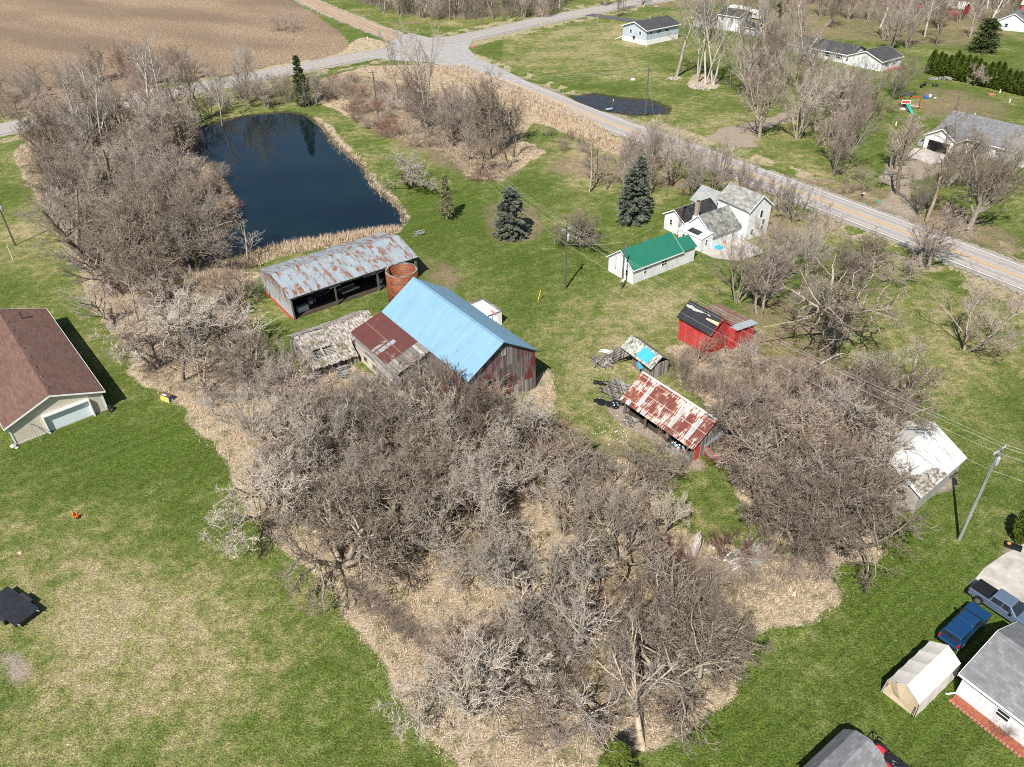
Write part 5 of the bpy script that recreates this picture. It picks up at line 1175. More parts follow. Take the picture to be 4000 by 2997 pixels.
# rusty open shed
g = empty('open_shed', 13.91, 76.44, -54.8, 0, 'low open-fronted shed with flaking red and white metal roof', 'shed')
w = Wing(g, 0, 11.61, 0, 5.44, 2.55, 4.75, 'x', .58)
w.roofmb(o=.5, e=.3, t=.05, halves=(0,)).build('front_roof', M['patch_roof'], g); w.roofmb(o=.4, e=.25, t=.06, halves=(1,)).build('rear_roof', M['old_wood'], g)
MB().bar((-.3, 3.155, 4.85), (11.9, 3.155, 4.85), .3, .05).build('ridge_flashing', simple('white_flashing', (.62, .58, .54), .7, .3, 6), g)
PR = [(.1, -.4), (5.4, -.4), (5.4, 2.5), (3.15, 4.7), (.1, 2.55)]
MB().prism(PR, 'x', 0, .12).build('end_wall', M['old_wood'], g); MB().prism(PR, 'x', 11.48, 11.6).build('end_wall', M['old_wood'], g)
MB().box(.12, 11.48, 5.3, 5.42, -.4, 2.5).build('back_wall', M['old_wood'], g)
for u in (.15, 3.8, 7.45, 11.4): MB().tube((u, .05, -.2), (u+.05, .1, 2.5), .17, .14, 8).build('post', M['pole_wood'], g)
MB().box(.1, 11.5, .0, .14, 2.25, 2.5).build('eave_beam', M['old_wood'], g)
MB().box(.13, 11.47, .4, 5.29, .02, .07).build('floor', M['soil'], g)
mb = MB(); mb.box(11.61, 11.66, .4, 1.1, .1, 2.0); mb.build('red_board', M['red_trim'], g)
MB().prism([(1.9, 1.1), (5.2, 1.6), (5.2, 2.3), (1.9, 1.5)], 'x', 11.605, 11.65).build('metal_patch', M['galv'], g)
mb = MB(); mb.box(7.6, 11.5, -.32, -.12, 0, .35); mb.bar((7.4, -.5, .1), (11.2, -.9, .08), .25, .1); mb.build('sill_log', M['pole_pale'], g)
def litterheap(e):
    rn = random.Random(8)
    for k, mt in enumerate(('white', 'galv', 'blue_sheet', 'brickedge', 'white_wash')):
        mb = MB()
        for i in range(7): x, y, z = rn.uniform(-1.6, 1.6), rn.uniform(-.4, .4), rn.uniform(.1, .45); s = rn.uniform(.06, .2); mb.blob((x, y, z), (s, s*.8, s*.6), rng=rn)
        mb.build('rubbish', M[mt], e)
inside(g, 'rubbish_heap', 'white and blue rubbish heaped under the right bay of the rusty shed', 'rubbish', litterheap, 9.6, .6)
inside(g, 'board_pile', 'broken boards before the left bay of the rusty shed', 'boards', lumber(16, 1.0, .8, .3, 'old_wood', 5), 2.0, -.6, 20)
inside(g, 'collapsed_boards', 'fan of long collapsed grey boards left of the rusty shed', 'boards', lumber(46, 2.6, 1.7, .5, 'old_wood', 6, .16), -3.4, 2.6, 14)
def tarpheap(e):
    rn = random.Random(3); mb = MB()
    for i in range(16): mb.blob((rn.uniform(-1.9, 1.9), rn.uniform(-.5, .5), .12), (rn.uniform(.3, .6), rn.uniform(.2, .4), rn.uniform(.15, .4)), 9, 6, .4, rn)
    mb.build('tarpaulin', simple('shiny_black_plastic', (.012, .013, .017), .25, .4, 8, spec=.6), e)
inside(g, 'black_tarpaulin', 'crumpled black plastic sheet left of the rusty shed', 'tarpaulin', tarpheap, -2.4, -.1, 30)
inside(g, 'black_bags', 'second small heap of black plastic at the edge of the lawn', 'bags', lambda e: [MB().blob((i*.5, .2*i, .2), (.35, .3, .3), jit=.3).build('bag', M['black'], e) for i in range(3)], -6.9, 1.5, 20)
g2 = g
g = empty('block_wall', *gp(2853, 1718)[:2], -54.8, 0, 'low whitewashed block wall running right from the rusty shed', 'wall')
MB().box(0, 3.6, 0, .25, -.3, 1.85).build('wall_face', M['block'], g)
for u in (.9, 2.0): MB().box(u-.15, u+.15, -.01, -.002, .75, 1.05).build('hole_shade', M['black'], g)  # black squares paint the shaded depth of holes on a solid face
x, y = gp(2738, 1768); g = empty('red_panel_fence', x, y, -62, 0, 'broken red door frame leaning beside the rusty shed', 'fence')
mb = MB(); mb.bar((0, 0, 1.25), (3.0, .2, 1.1), .1, .16); mb.bar((0, 0, .35), (3.0, .2, .25), .1, .14); mb.bar((.05, 0, 0), (.05, 0, 1.3), .14, .14); mb.bar((3.0, .2, 0), (3.0, .2, 1.2), .16, .1); mb.build('frame', M['red_trim'], g)
MB().bar((.1, .03, .8), (2.9, .2, .68), .04, .55).build('panel', M['old_wood'], g); MB().bar((2.7, -.1, 0), (3.0, .2, 1.1), .2, .06).build('prop', M['white_wash'], g)

# shack with blue patch
g = empty('shack', 15.46, 88.74, -59.7, 0, 'small collapsing shack with peeling roof and a bright blue patch', 'shack')
w = Wing(g, 0, 6.1, 0, 3.0, 2.15, 3.25, 'x'); 
mb = MB(); mb.box(.1, 6.0, 2.85, 3.0, -.3, 2.1); mb.box(5.9, 6.05, .3, 2.9, -.3, 2.2); mb.box(1.9, 6.0, .15, .3, -.3, 1.9); mb.build('wall', M['old_wood'], g)
w.roofmb(o=.35, e=.2, t=.08, halves=(0,)).build('front_roof', M['peel'], g); w.roofmb(o=.35, e=.2, t=.08, halves=(1,)).build('rear_roof', M['old_wood'], g)
def sp(y): return 2.17+y*(1.1/1.5)+.085
mb = MB(); mb.add([(2.9, -.1, sp(-.1)+.02), (5.2, -.1, sp(-.1)+.02), (5.2, 1.2, sp(1.2)+.02), (2.9, 1.2, sp(1.2)+.02), (2.9, -.1, sp(-.1)+.05), (5.2, -.1, sp(-.1)+.05), (5.2, 1.2, sp(1.2)+.05), (2.9, 1.2, sp(1.2)+.05)], [(0, 3, 2, 1), (4, 5, 6, 7), (0, 1, 5, 4), (1, 2, 6, 5), (2, 3, 7, 6), (3, 0, 4, 7)]); mb.build('blue_patch', M['blue_sheet'], g)
mb = MB(); mb.bar((-.2, -.36, 1.92), (6.2, -.36, 1.92), .12, .06); mb.build('eave_board', M['tar'], g)
MB().bar((3.7, -.25, 1.8), (4.3, -.3, .9), .5, .04).build('blue_scrap', M['blue_sheet'], g)
rn = random.Random(12); mb = MB()
for i in range(26): x0 = -.4+i*.09; mb.bar((x0+rn.uniform(-.1, .1), -.1, 1.95+rn.uniform(-.1, .05)), (x0-1.0-rn.uniform(0, .9)-i*.02, -1.9+rn.uniform(-.6, .3), .05), .13, .03)
mb.build('slumped_siding', M['old_wood'], g)
inside(g, 'broken_planks', 'jumble of grey planks below the blue-patched shack', 'boards', lumber(30, 1.6, 1.2, .5, 'old_wood', 16, .15), -.6, -2.9, -20)
inside(g, 'white_planks', 'pale planks lying on the lawn edge left of the shack', 'boards', lumber(9, .9, .5, .25, 'white_wash', 17, .16), -2.6, -1.0, 30)

# block building at right
g = empty('block_building', 37.2, 64.3, -52.3, 0, 'concrete block outbuilding with half-bare white metal roof among trees', 'outbuilding')
w = Wing(g, 0, 8.2, 0, 9.4, 2.7, 4.85, 'y'); w.walls(M['block']); w.roof(M['white_roof'], o=.3, e=.25, t=.07)
mb = MB(); mb.add([(6.4, .2, 3.72), (8.35, .2, 2.74), (8.35, 4.6, 2.74), (7.2, 4.3, 3.3), (6.9, 2.5, 3.46)], [(0, 1, 2, 3, 4)]); 
for i in range(30): x_ = rn.uniform(6.9, 8.4); y_ = rn.uniform(.2, 4.8); z_ = 4.87-(x_-4.1)*(2.15/4.1)+.1; mb.blob((x_, y_, z_), (.3, .4, .07), rng=rn)
mb.v = [(a, b, c_+.07) for a, b, c_ in mb.v]; mb.build('roof_debris', M['wood_shingle'], g)
w.window('F', 2.2, 1.0, .7, .6, bars=0); w.window('F', 5.6, 1.0, .7, .6, bars=0)

# corner house
g = empty('corner_house', 36.61, 36.92, -56.8, 0, 'white house with grey shingle roof cut by the right edge', 'house')
w = Wing(g, 0, 15, 0, 8.31, 2.69, 4.75, 'x'); w.walls(M['white_side']); w.roof(M['shingle_grey'], o=.35, e=.35)
MB().bar((-.35, -.40, 2.66), (15.3, -.40, 2.66), .13, .12).build('gutter', M['white'], g)
mb = MB(); mb.prism([(-.36, 2.4), (4.155, 4.7), (8.68, 2.4), (8.68, 2.66), (4.155, 4.92), (-.36, 2.66)], 'x', -.39, -.355); mb.build('rake_board', M['white'], g)
w.window('F', 3.5, 1.15, .95, .8); w.panel('F', 5.9, 7.0, .1, 2.2, .003, .35).build('entry', M['white'], g)
w.window('F', 8.4, .9, 1.0, 1.0, bars=2)
MB().bar((.06, -.08, .3), (.06, -.08, 2.6), .09, .09).bar((.06, -.1, .3), (-.4, -.75, .08), .1, .1).build('downspout', M['white'], g)
MB().bar((4.6, 4.155, 4.9), (9.4, 4.155, 4.9), .3, .06).build('ridge_vent', M['tar'], g)
w.panel('F', 0, 15, -.3, .15, .003, .03).build('foundation', M['concrete'], g)
g = inside(g, 'flower_bed', 'red mulch bed edged with bricks along the corner house wall', 'flower bed', lambda e: (MB().box(.1, 6.1, -.95, -.05, .02, .1).build('mulch', M['mulch'], e), [MB().box(.05+i*.3, .29+i*.3, -1.1, -.96, .0, .15).build('edging_brick', M['brickedge'], e) for i in range(20)]), 0, 0, 0, 0)

# cream fabric shelter
g = empty('canopy_shelter', 30.45, 37.25, -54.8, 0, 'cream fabric carport with peaked roof beside the blue pickup', 'carport')
W_, L_ = 3.05, 6.3; prof = [(0, 0), (.12, 1.9), (.75, 2.35), (W_/2, 2.85), (W_-.75, 2.35), (W_-.12, 1.9), (W_, 0)]; mb = MB(); V = []; F = []; nyy = 25
for j in range(nyy):
    y_ = L_*j/(nyy-1); sg = .06*abs(math.sin(PI*j/6))
    for k, (a, b) in enumerate(prof):
        inn = 1 if 0 < k < 6 else .6; V.append((a+(W_/2-a)*.03*sg/.06, y_, max(0, b-sg*inn)))
for j in range(nyy-1):
    for k in range(6): F.append((j*7+k, j*7+k+1, (j+1)*7+k+1, (j+1)*7+k))
mb.add(V, F); cov = mb.build('cover', M['tarp'], g, False)
for nm, y_, mt in (('front_flap', .12, 'tarp_end'), ('rear_flap', L_-.12, 'tarp')):
    mb = MB(); q_ = [(.1, 0.0), (.2, 1.85), (.8, 2.28), (W_/2, 2.75), (W_-.8, 2.28), (W_-.2, 1.85), (W_-.1, 0)]; vs = [(a, y_+.08*math.sin(i*2.4), b) for i, (a, b) in enumerate(q_)]+[(W_/2, y_-.12, .9), (W_*.3, y_+.1, .6), (W_*.7, y_+.06, .7)]
    mb.add(vs, [(0, 1, 8), (1, 2, 7, 8), (2, 3, 7), (3, 4, 7), (4, 5, 9, 7), (5, 6, 9), (6, 0, 8, 9), (7, 9, 8)]); mb.build(nm, M[mt], g)
mb = MB()
for k in range(5):
    y_ = .15+k*(L_-.3)/4
    for (a, b), (c_, d_) in zip(prof, prof[1:]): mb.tube((a*.97+.04, y_, max(.02, b-.07)), (c_*.97+.04, y_, max(.02, d_-.07)), .025, n=5)
mb.build('frame', M['galv'], g)
mb = MB(); mb.bar((.35, -.02, 1.7), (.25, -.02, 1.1), .05, .03); mb.bar((2.8, -.03, 1.4), (2.86, -.05, .1), .05, .03); mb.build('strap', M['black'], g)

# shed at the bottom edge
g = empty('garden_shed', 26.3, 31.35, 35.2, 0, 'grey-shingled gambrel garden shed cut by the bottom edge', 'shed')
pr = [(-1.7, -.3), (1.7, -.3), (1.7, 1.9), (1.05, 2.65), (0, 3.0), (-1.05, 2.65), (-1.7, 1.9)]
MB().prism([(a, b) for a, b in pr], 'x', -5.2, 0).build('wall', M['white_side'], g)
q = [(-1.9, 1.78), (-1.08, 2.72), (0, 3.08), (1.08, 2.72), (1.9, 1.78)]; MB().prism(q+[(a, b+.09) for a, b in reversed(q)], 'x', -5.4, .2).build('roof', M['shingle_grey'], g)
x, y = 27.9, 31.6; g = empty('tractor', x, y, -52, 0, 'black tarpaulin-covered red tractor with hoop frame behind the garden shed', 'tractor')
MB().box(-.5, 2.8, -.42, .42, .35, 1.0).build('chassis', simple('red_machine_paint', (.5, .03, .05), .4), g)
mb = MB(); rn = random.Random(6)
for i in range(9): mb.blob((.7+i*.25, rn.uniform(-.15, .15), 1.0), (.42, .5, .22), 9, 6, .25, rn)
mb.build('tarpaulin', simple('wrinkled_black_tarpaulin', (.015, .015, .017), .25, .4, 5, spec=.6), g)
for sx, sy, rr in ((-.1, -.62, .52), (-.1, .62, .52), (2.3, -.55, .32), (2.3, .55, .32)):
    wh = MB().tube((sx, sy-.12, rr), (sx, sy+.12, rr), rr, n=16).build('wheel', M['tyre'], g); MB().tube((sx, sy-.125, rr), (sx, sy+.125, rr), rr*.5, n=12).build('rim', M['rim'], wh)
mb = MB()
for s_ in (-.35, .35): mb.bar((-.45, s_, .6), (-.65, s_, 1.9), .07, .07); mb.bar((-.65, s_, 1.9), (-.2, s_, 1.95), .07, .07)
mb.bar((-.65, -.35, 1.9), (-.65, .35, 1.9), .07, .07); mb.build('roll_bar', M['black'], g)
for s_ in (-.75, .75): MB().bar((1.0, s_, .45), (3.0, s_, .4), .07, .12).build('side_rail', simple('red_rail', (.5, .03, .05), .4), g)
MB().blob((.2, -.3, 1.05), (.25, .2, .15)).build('green_cap', simple('green_plastic', (.02, .35, .2)), g)

# houses across the road
g = empty('raised_house', 42.11, 290.7, -54.1, 0, 'pale blue raised house with dark roof standing above the lawn near the top', 'house')
w = Wing(g, 0, 11.56, 0, 15.8, 4.78, 6.7, 'y'); w.walls(M['blue_side']); w.roof(M['shingle_dark'], o=.5, e=.5); w.fascia(M['white'], o=.5, e=.5, h=.4)
mb = MB(); w.panel('F', 0, 11.56, -.3, 1.5, .004, .03, mb); w.panel('R', 0, 15.8, -.3, 1.5, .004, .03, mb); mb.build('block_base', M['white'], g)
for u in (4.0, 8.6): w.window('F', u, 2.9, 1.0, 1.1, fr=.2)
w.window('F', 3.4, .4, 1.8, .8); w.window('R', 2.2, 3.2, 1.2, .8); w.window('R', 6.0, 3.2, 2.0, .8); w.window('R', 10, 3.2, 2.0, .8)
for u in (1.5, 5.5, 9.5, 13): w.window('R', u, .9, .9, .4, bars=0)
MB().box(5.3, 5.9, 7.0, 7.6, 6.2, 7.6).build('chimney', M['chim'], g)
MB().tube((5.9, -.2, 1.8), (5.9, -.5, 1.9), .5, .45, 12).build('satellite_dish', M['dark_metal'], g)
for a, b in (((-.2, -.2, 1.2), (-2.4, -1.2, .1)), ((11.7, -.1, .9), (13.4, -1.5, .1))): MB().bar(a, b, .25, .2).build('drain_pipe', M['white'], g)
def house(name, x, y, ang, W, L, he, hr, ax, wall, roof, label, wins=(), cat='house', door=None):
    g = empty(name, x, y, ang, 0, label, cat); w = Wing(g, 0, W, 0, L, he, hr, ax); w.walls(M[wall]); w.roof(M[roof], o=.4, e=.4); w.fascia(M['white'], o=.4, e=.4, h=.3)
    for s_, u, z, ww_, hh in wins: w.window(s_, u, z, ww_, hh)
    if door: w.panel(*door).build('garage_door', M['white_panel'], g)
    return g, w
x, y = gp(2703, 101); house('detached_garage', x, y, -50, 8.5, 7, 3.0, 4.4, 'x', 'white_side', 'shingle_darkx', 'low white garage with dark grey roof in front of the black-roofed house', [('F', 2, 1.2, 1, .9)], 'garage', ('F', 4.2, 7.6, .05, 2.2, .004, .03))
x, y = gp(2800, 112); house('white_house', x, y, -50, 9, 8, 5.0, 6.6, 'x', 'white_side', 'shingle_darkx', 'tall white house with nearly black roof behind the giant cottonwoods', [('F', 2, 3.2, 1, 1), ('F', 6, 3.2, 1, 1), ('R', 3, 1.2, 1, 1)])
x, y = gp(2886, 130); house('garden_shed', x, y, -50, 6.5, 5, 2.5, 3.7, 'x', 'white_side', 'shingle_darkx', 'small white shed with dark roof right of the black-roofed house', [('F', 2, 1.1, .8, .7), ('F', 4.6, 1.1, .8, .7)], 'shed')
for (px, py), l_, nm in (((2850, 52), 9.5, 'long white camper trailer parked behind the black-roofed house'), ((2905, 68), 8.0, 'second white camper trailer with dark window beside the long one')):
    x, y = gp(px, py); g = empty('camper_trailer', x, y, -52, 0, nm, 'camper')
    pf = [(0, .6), (l_, .6), (l_, 2.6), (l_-.5, 3.1), (.6, 3.1), (0, 2.4)]; MB().prism(pf, 'y', -1.25, 1.25).build('body', M['white'], g)
    for u in (1.5, l_-2.5): MB().box(u, u+1.2, -1.27, -1.252, 1.6, 2.3).build('window', M['glass'], g)
    MB().box(l_/2, l_/2+.7, -1.28, -1.252, .7, 2.6).build('door', M['galv'], g)
    for u in (l_*.45, l_*.58):
        for s_ in (-1.1, 1.1): MB().tube((u, s_-.12, .35), (u, s_+.12, .35), .35, n=12).build('wheel', M['tyre'], g)
g, w = house('ranch_house', 105.49, 247.68, -54, 11.15, 10.6, 2.8, 4.8, 'y', 'white_side', 'shingle_dark', 'long white ranch house with black shutters and grey roof across the road', (), 'house', ('F', 2.5, 8.5, .05, 2.3, .004, .03))
for u in (3.0, 7.2): w.window('R', u, 1.0, 1.0, 1.3, shut='black')
l2 = Wing(g, -20.3, 20.28, 1.0, 8.5, 2.8, 4.6, 'x'); l2.walls(M['white_side'], 'wing_wall'); l2.roof(M['shingle_darkx'], 'wing_roof', o=.4, e=.4)
for u in (3, 8, 12.5, 16.5): l2.window('F', u, 1.0, 1.1, 1.2, shut='black')
mb = MB(); mb.box(-20.75, 0, .52, .58, 2.4, 2.62); mb.build('wing_fascia', M['white'], g)
MB().box(11.2, 13.0, 2, 9, .0, .06).build('mulch_strip', M['mulch'], g)
g = empty('white_ranch', 94.28, 171.13, -55.4, 0, 'large white house with wide grey roof and open double garage', 'house')
w = Wing(g, 0, 6.85, 0, 6.5, 3.2, 5.16, 'y'); w.walls(M['white_side'], 'garage_wall'); w.roof(M['shingle_greyy'], 'garage_roof', o=.4, e=.4); w.fascia(M['white'], o=.4, e=.4, h=.35)
m_ = Wing(g, -.3, 27, 4.6, 12.4, 3.2, 6.2, 'x'); m_.walls(M['white_side'], 'main_wall'); m_.roof(M['shingle_grey'], 'main_roof', o=.45, e=.4)
w.panel('F', 1.0, 5.9, .0, 2.25, .004, .02).build('open_garage', M['black'], g); w.panel('F', 5.9, 6.8, 0, 2.6, .004, .3).build('pier', M['white'], g)  # wall stays closed; black panel paints the shaded garage interior
mb = MB(); mb.box(-.7, 27, 4.08, 4.13, 2.75, 3.0); mb.build('main_fascia', M['white'], g)
pw = Wing(g, 9.6, 2.6, 3.4, 1.4, 3.0, 4.0, 'y'); pw.roof(M['shingle_greyy'], 'porch_roof', o=.3, e=.2); pw.fascia(M['white'], o=.3, e=.2)
for u in (9.7, 12.1): MB().box(u-.07, u+.07, 3.35, 3.49, 0, 3.0).build('porch_post', M['white'], g)
mb = MB(); mb.box(7.2, 12.2, 3.0, 3.08, .9, 1.0); mb.box(7.2, 12.2, 3.0, 3.08, .15, .25)
for i in range(13): mb.box(7.2+i*.4, 7.26+i*.4, 3.02, 3.06, .2, .95)
mb.build('porch_railing', M['white'], g)
for u in (14.5, 18.5, 22.5): m_.window('F', u, 1.1, 1.2, 1.2, bars=2)
m_.door('F', 10.8, 1.0, 2.1, 'galv'); MB().tube((4, 11, 6), (4, 11, 6.7), .09, n=8).build('vent_pipe', M['white'], g); MB().tube((17, 11, 6), (17, 11, 6.7), .09, n=8).build('vent_pipe', M['white'], g)
MB().prism([(-1.8, 0), (0, 0), (0, 1.7), (-1.8, 1.3)], 'y', 1.0, 3.4).build('side_bin', M['galv'], g)
x, y = gp(3888, 115); house('far_house', x, y, -40, 9, 9, 3, 5.5, 'y', 'white_side', 'shingle_greyy', 'white house with steep gable at the far top right', [('F', 3, 1, 1, 1.2)])
x, y = gp(3980, 60); house('red_barn', x, y, -40, 14, 10, 4, 6.5, 'x', 'red_wall', 'white_roof', 'red barn with pale roof at the top right edge', (), 'barn')
x, y = gp(3660, 55); house('red_outbuilding', x, y, -50, 9, 6, 3, 4.6, 'x', 'red_wall', 'white_roof', 'small red outbuilding with white roof among the far trees', (), 'outbuilding')
x, y = gp(3500, 28); house('far_red_shed', x, y, -50, 10, 6, 3, 4.4, 'x', 'red_wall', 'shingle_darkx', 'dark red shed at the top edge above the ranch house', (), 'shed')

# ---------------------------------------------------------------- vehicles
def paint(name, col, rough=.28):
    n = NT(name); f = n.noise(n.co(), 2.2, 5, .7); c = n.ramp(f, [(.35, tuple(v*.85 for v in col)), (.7, col)]); m = n.out(c, rough, .25, spec=.5)
    n.b.inputs['Coat Weight'].default_value = .35; return m
def frustum(mb, x0, x1, y, z0, x2, x3, y2, z1):
    mb.add([(x0,-y,z0),(x1,-y,z0),(x1,y,z0),(x0,y,z0),(x2,-y2,z1),(x3,-y2,z1),(x3,y2,z1),(x2,y2,z1)], [(0,3,2,1),(4,5,6,7),(0,1,5,4),(1,2,6,5),(2,3,7,6),(3,0,4,7)]); return mb
def pickup(x, y, ang, body, label, cap=False, crew=False):
    g = empty('pickup_truck', x, y, ang, 0, label, 'truck'); B_ = M[body] if isinstance(body, str) else body
    mb = MB(); pf = [(-2.85,.55),(-2.5,.50),(-2.2,.52),(-2.15,.78),(-1.95,.95),(-1.65,.95),(-1.42,.78),(-1.38,.48),(1.38,.48),(1.42,.78),(1.62,.95),(1.95,.95),(2.15,.78),(2.2,.5),(2.75,.5),(2.9,.7),(2.88,1.02),(2.7,1.14),(1.35,1.24),(-2.85,1.24)]
    mb.prism(pf, 'y', -.96, .96); ob = mb.build('body', B_, g); bv = ob.modifiers.new('bevel', 'BEVEL'); bv.width = .06; bv.segments = 2
    xr = -1.1 if crew else -.75
    mb = frustum(MB(), xr, 1.45, .92, 1.22, xr+.12, .62, .72, 1.86); ob = mb.build('cab', B_, g); bv = ob.modifiers.new('bevel', 'BEVEL'); bv.width = .07; bv.segments = 3
    def fq(name, a, b, c_, d_): return MB().add([a, b, c_, d_], [(0, 1, 2, 3)])
    for s_ in (-1, 1):
        for xa, xb in (((xr+.2, .0), (.08, .95)) if crew else ((xr+.2, .95),)):
            yb, yt = s_*.912, s_*.752; ta = max(xa, xr+.22); tb = min(xb, .60)
            m_ = MB(); m_.add([(xa, yb, 1.30), (xb, yb, 1.30), (tb, yt, 1.78), (ta, yt, 1.78)], [(0, 1, 2, 3)]); m_.v = [(a, b+s_*.012, c_) for a, b, c_ in m_.v]; m_.build('side_window', M['glass'], g)
        MB().box(.85, 1.05, s_*1.0-.14*(s_ < 0), s_*1.0+.14*(s_ > 0), 1.22, 1.40).build('mirror', M['black'], g)
        MB().box(2.72, 2.895, s_*.62-.2, s_*.62+.2, .82, 1.02).build('headlight', M['chrome'], g)
        MB().box(-2.87, -2.80, s_*.84-.09, s_*.84+.09, .82, 1.15).build('tail_light', simple('tail_light_red', (.5, .01, .01), .3), g)
    m_ = MB(); m_.add([(1.40, -.84, 1.30), (1.40, .84, 1.30), (.70, .68, 1.80), (.70, -.68, 1.80)], [(0, 1, 2, 3)]); m_.v = [(a+.03, b, c_+.01) for a, b, c_ in m_.v]; m_.build('windscreen', M['glass'], g)
    MB().box(2.84, 3.0, -.93, .93, .45, .68).build('bumper', M['chrome'], g); MB().box(-3.0, -2.86, -.93, .93, .45, .66).build('rear_bumper', M['chrome'] if cap else M['black'], g)
    if cap:
        ob = frustum(MB(), -2.84, xr-.02, .93, 1.245, -2.7, xr-.02, .76, 1.84).build('cap', B_, g); bv = ob.modifiers.new('bevel', 'BEVEL'); bv.width = .07; bv.segments = 3
        for s_ in (-1, 1):
            m_ = MB(); m_.add([(-2.5, s_*.925, 1.38), (-1.05, s_*.925, 1.38), (-1.05, s_*.83, 1.70), (-2.42, s_*.83, 1.70)], [(0, 1, 2, 3)]); m_.build('cap_window', M['glass'], g)
        m_ = MB(); m_.add([(-2.835, -.78, 1.33), (-2.835, .78, 1.33), (-2.745, .68, 1.74), (-2.745, -.68, 1.74)], [(0, 1, 2, 3)]); m_.v = [(a-.02, b, c_) for a, b, c_ in m_.v]; m_.build('rear_window', M['glass'], g)
    else:
        MB().box(-2.8, xr-.05, -.86, .86, 1.245, 1.29).build('bed_cover', M['black'], g)
    for wx in (-1.8, 1.78):
        for s_ in (-1, 1):
            wh = MB().tube((wx, s_*.74, .4), (wx, s_*.99, .4), .40, n=20).build('wheel', M['tyre'], g); MB().tube((wx, s_*.985, .4), (wx, s_*1.0, .4), .25, n=10).build('rim', M['rim'], wh)
    return g
pickup(40.25, 43.1, 36, paint('dark_blue_car_paint', (.012, .06, .16)), 'dark blue pickup with matching bed cap beside the cream fabric carport', cap=True)
tx, ty = gp(3806, 2280, 1.1); a = math.radians(-56)
pickup(tx+2.9*math.cos(a), ty+2.9*math.sin(a), -56, paint('slate_blue_car_paint', (.13, .18, .26)), 'slate grey crew cab pickup with black bed cover on the concrete driveway', crew=True)
# flat utility trailer
c0 = gp(149, 2377, .75); c1 = gp(59, 2444, .75); ang = math.degrees(math.atan2(c0[1]-c1[1], c0[0]-c1[0])); wd = math.dist(c0, c1)
g = empty('utility_trailer', c1[0], c1[1], ang, 0, 'flat black-decked utility trailer cut by the left edge', 'trailer')
MB().box(0, wd, 0, 5.2, .66, .76).build('deck', simple('black_deck_cover', (.018, .02, .025), .7, .3, 2), g)
MB().box(-.04, 0, 0, 5.2, .58, .80).box(wd, wd+.04, 0, 5.2, .58, .80).box(-.04, wd+.04, -.06, -.003, .55, .78).build('side_rail', M['dark_metal'], g)
for s_, xx in ((-1, -.18), (1, wd+.18)):
    MB().box(xx-.16, xx+.16, 1.4, 3.2, .72, .78).build('mudguard', M['dark_metal'], g)
    for yy in (1.85, 2.75): wh = MB().tube((xx-.12, yy, .36), (xx+.12, yy, .36), .36, n=18).build('wheel', M['tyre'], g); MB().tube((xx+s_*.12, yy, .36), (xx+s_*.13, yy, .36), .2, n=10).build('rim', M['rim'], wh)
for xx in (.2, wd-.2): MB().tube((xx, -.05, .7), (xx+.1, -.3, .65), .04, n=6).build('stake', M['galv'], g)

# ---------------------------------------------------------------- poles and wires
POLES = {}
def pole(key, px, py, h, label, arm=None, az=0, trans=False, mat='pole_wood', second=False):
    x, y = gp(px, py); g = empty('utility_pole', x, y, az, 0, label, 'utility pole')
    MB().tube((0, 0, -.3), (0, 0, h), .17, .115, 10).build('pole', M[mat], g); tips = []
    if arm:
        MB().box(-arm/2, arm/2, -.06, .06, h-.55, h-.42).build('crossarm', M['galv'] if mat == 'pole_pale' or trans else M['pole_wood'], g)
        for u in (-arm/2+.1, 0 if not trans else .35, arm/2-.1):
            MB().lathe((u, 0, h-.42), [(.03, 0), (.07, .06), (.05, .12), (.075, .17), (.03, .24)], 8).build('insulator', M['galv'], g); tips.append((u, h-.2))
        MB().bar((-.7, -.07, h-.5), (0, -.13, h-1.1), .04, .04).bar((.7, -.07, h-.5), (0, -.13, h-1.1), .04, .04).build('brace', M['dark_metal'], g)
    else: tips.append((0, h-.05))
    if trans:
        t = MB().lathe((.30, -.05, h-2.35), [(.21, 0), (.235, .05), (.235, .85), (.20, .98), (.05, 1.02)], 14).build('transformer', M['galv'], g, True)
        MB().lathe((.22, -.05, h-1.35), [(.04, 0), (.055, .1), (.03, .25)], 6).lathe((.4, -.05, h-1.35), [(.04, 0), (.055, .1), (.03, .25)], 6).build('bushing', M['galv'], t)
    a = R(az); POLES[key] = [(x+u*math.cos(a), y+u*math.sin(a), z) for u, z in tips]+[(x, y, h-2.9)]; return g
pole('right', 3745, 2111, 12.5, 'tall grey utility pole with white transformer on the right lawn', 2.0, 32, True, 'pole_pale')
pole('mid', 2208, 1130, 10.8, 'brown utility pole with transformer on the lawn left of the green-roofed garage', 1.9, 34, True)
pole('green', 2429, 1128, 8.2, 'plain service pole at the corner of the green-roofed garage')
pole('pond', 1478, 463, 12.0, 'old utility pole with single crossarm in the scrub right of the pond', 2.3, 10)
pole('bend', 2520, 455, 12.0, 'slim utility pole beside the dark puddle across the road', .8, 20)
pole('left', 60, 960, 9.0, 'utility pole at the left edge beside the bare trees', 1.2, 60, True)
pole('top', 1140, 100, 12, 'pale utility pole in the field by the round shrub near the top', None, 0, False, 'pole_pale')
pole('yard', 2933, 345, 10.5, 'pale utility pole with white transformer among trees across the road', None, 0, True, 'pole_pale')
MB_ = MB().box(-.15, .16, -.19, -.16, 1.3, 1.75).build('notice', M['white'], None); gg = [o for o in bpy.data.objects if o.name.startswith('utility_pole')][2]; MB_.parent = gg
wire_m = simple('aluminium_wire', (.55, .55, .55), .5, .1)
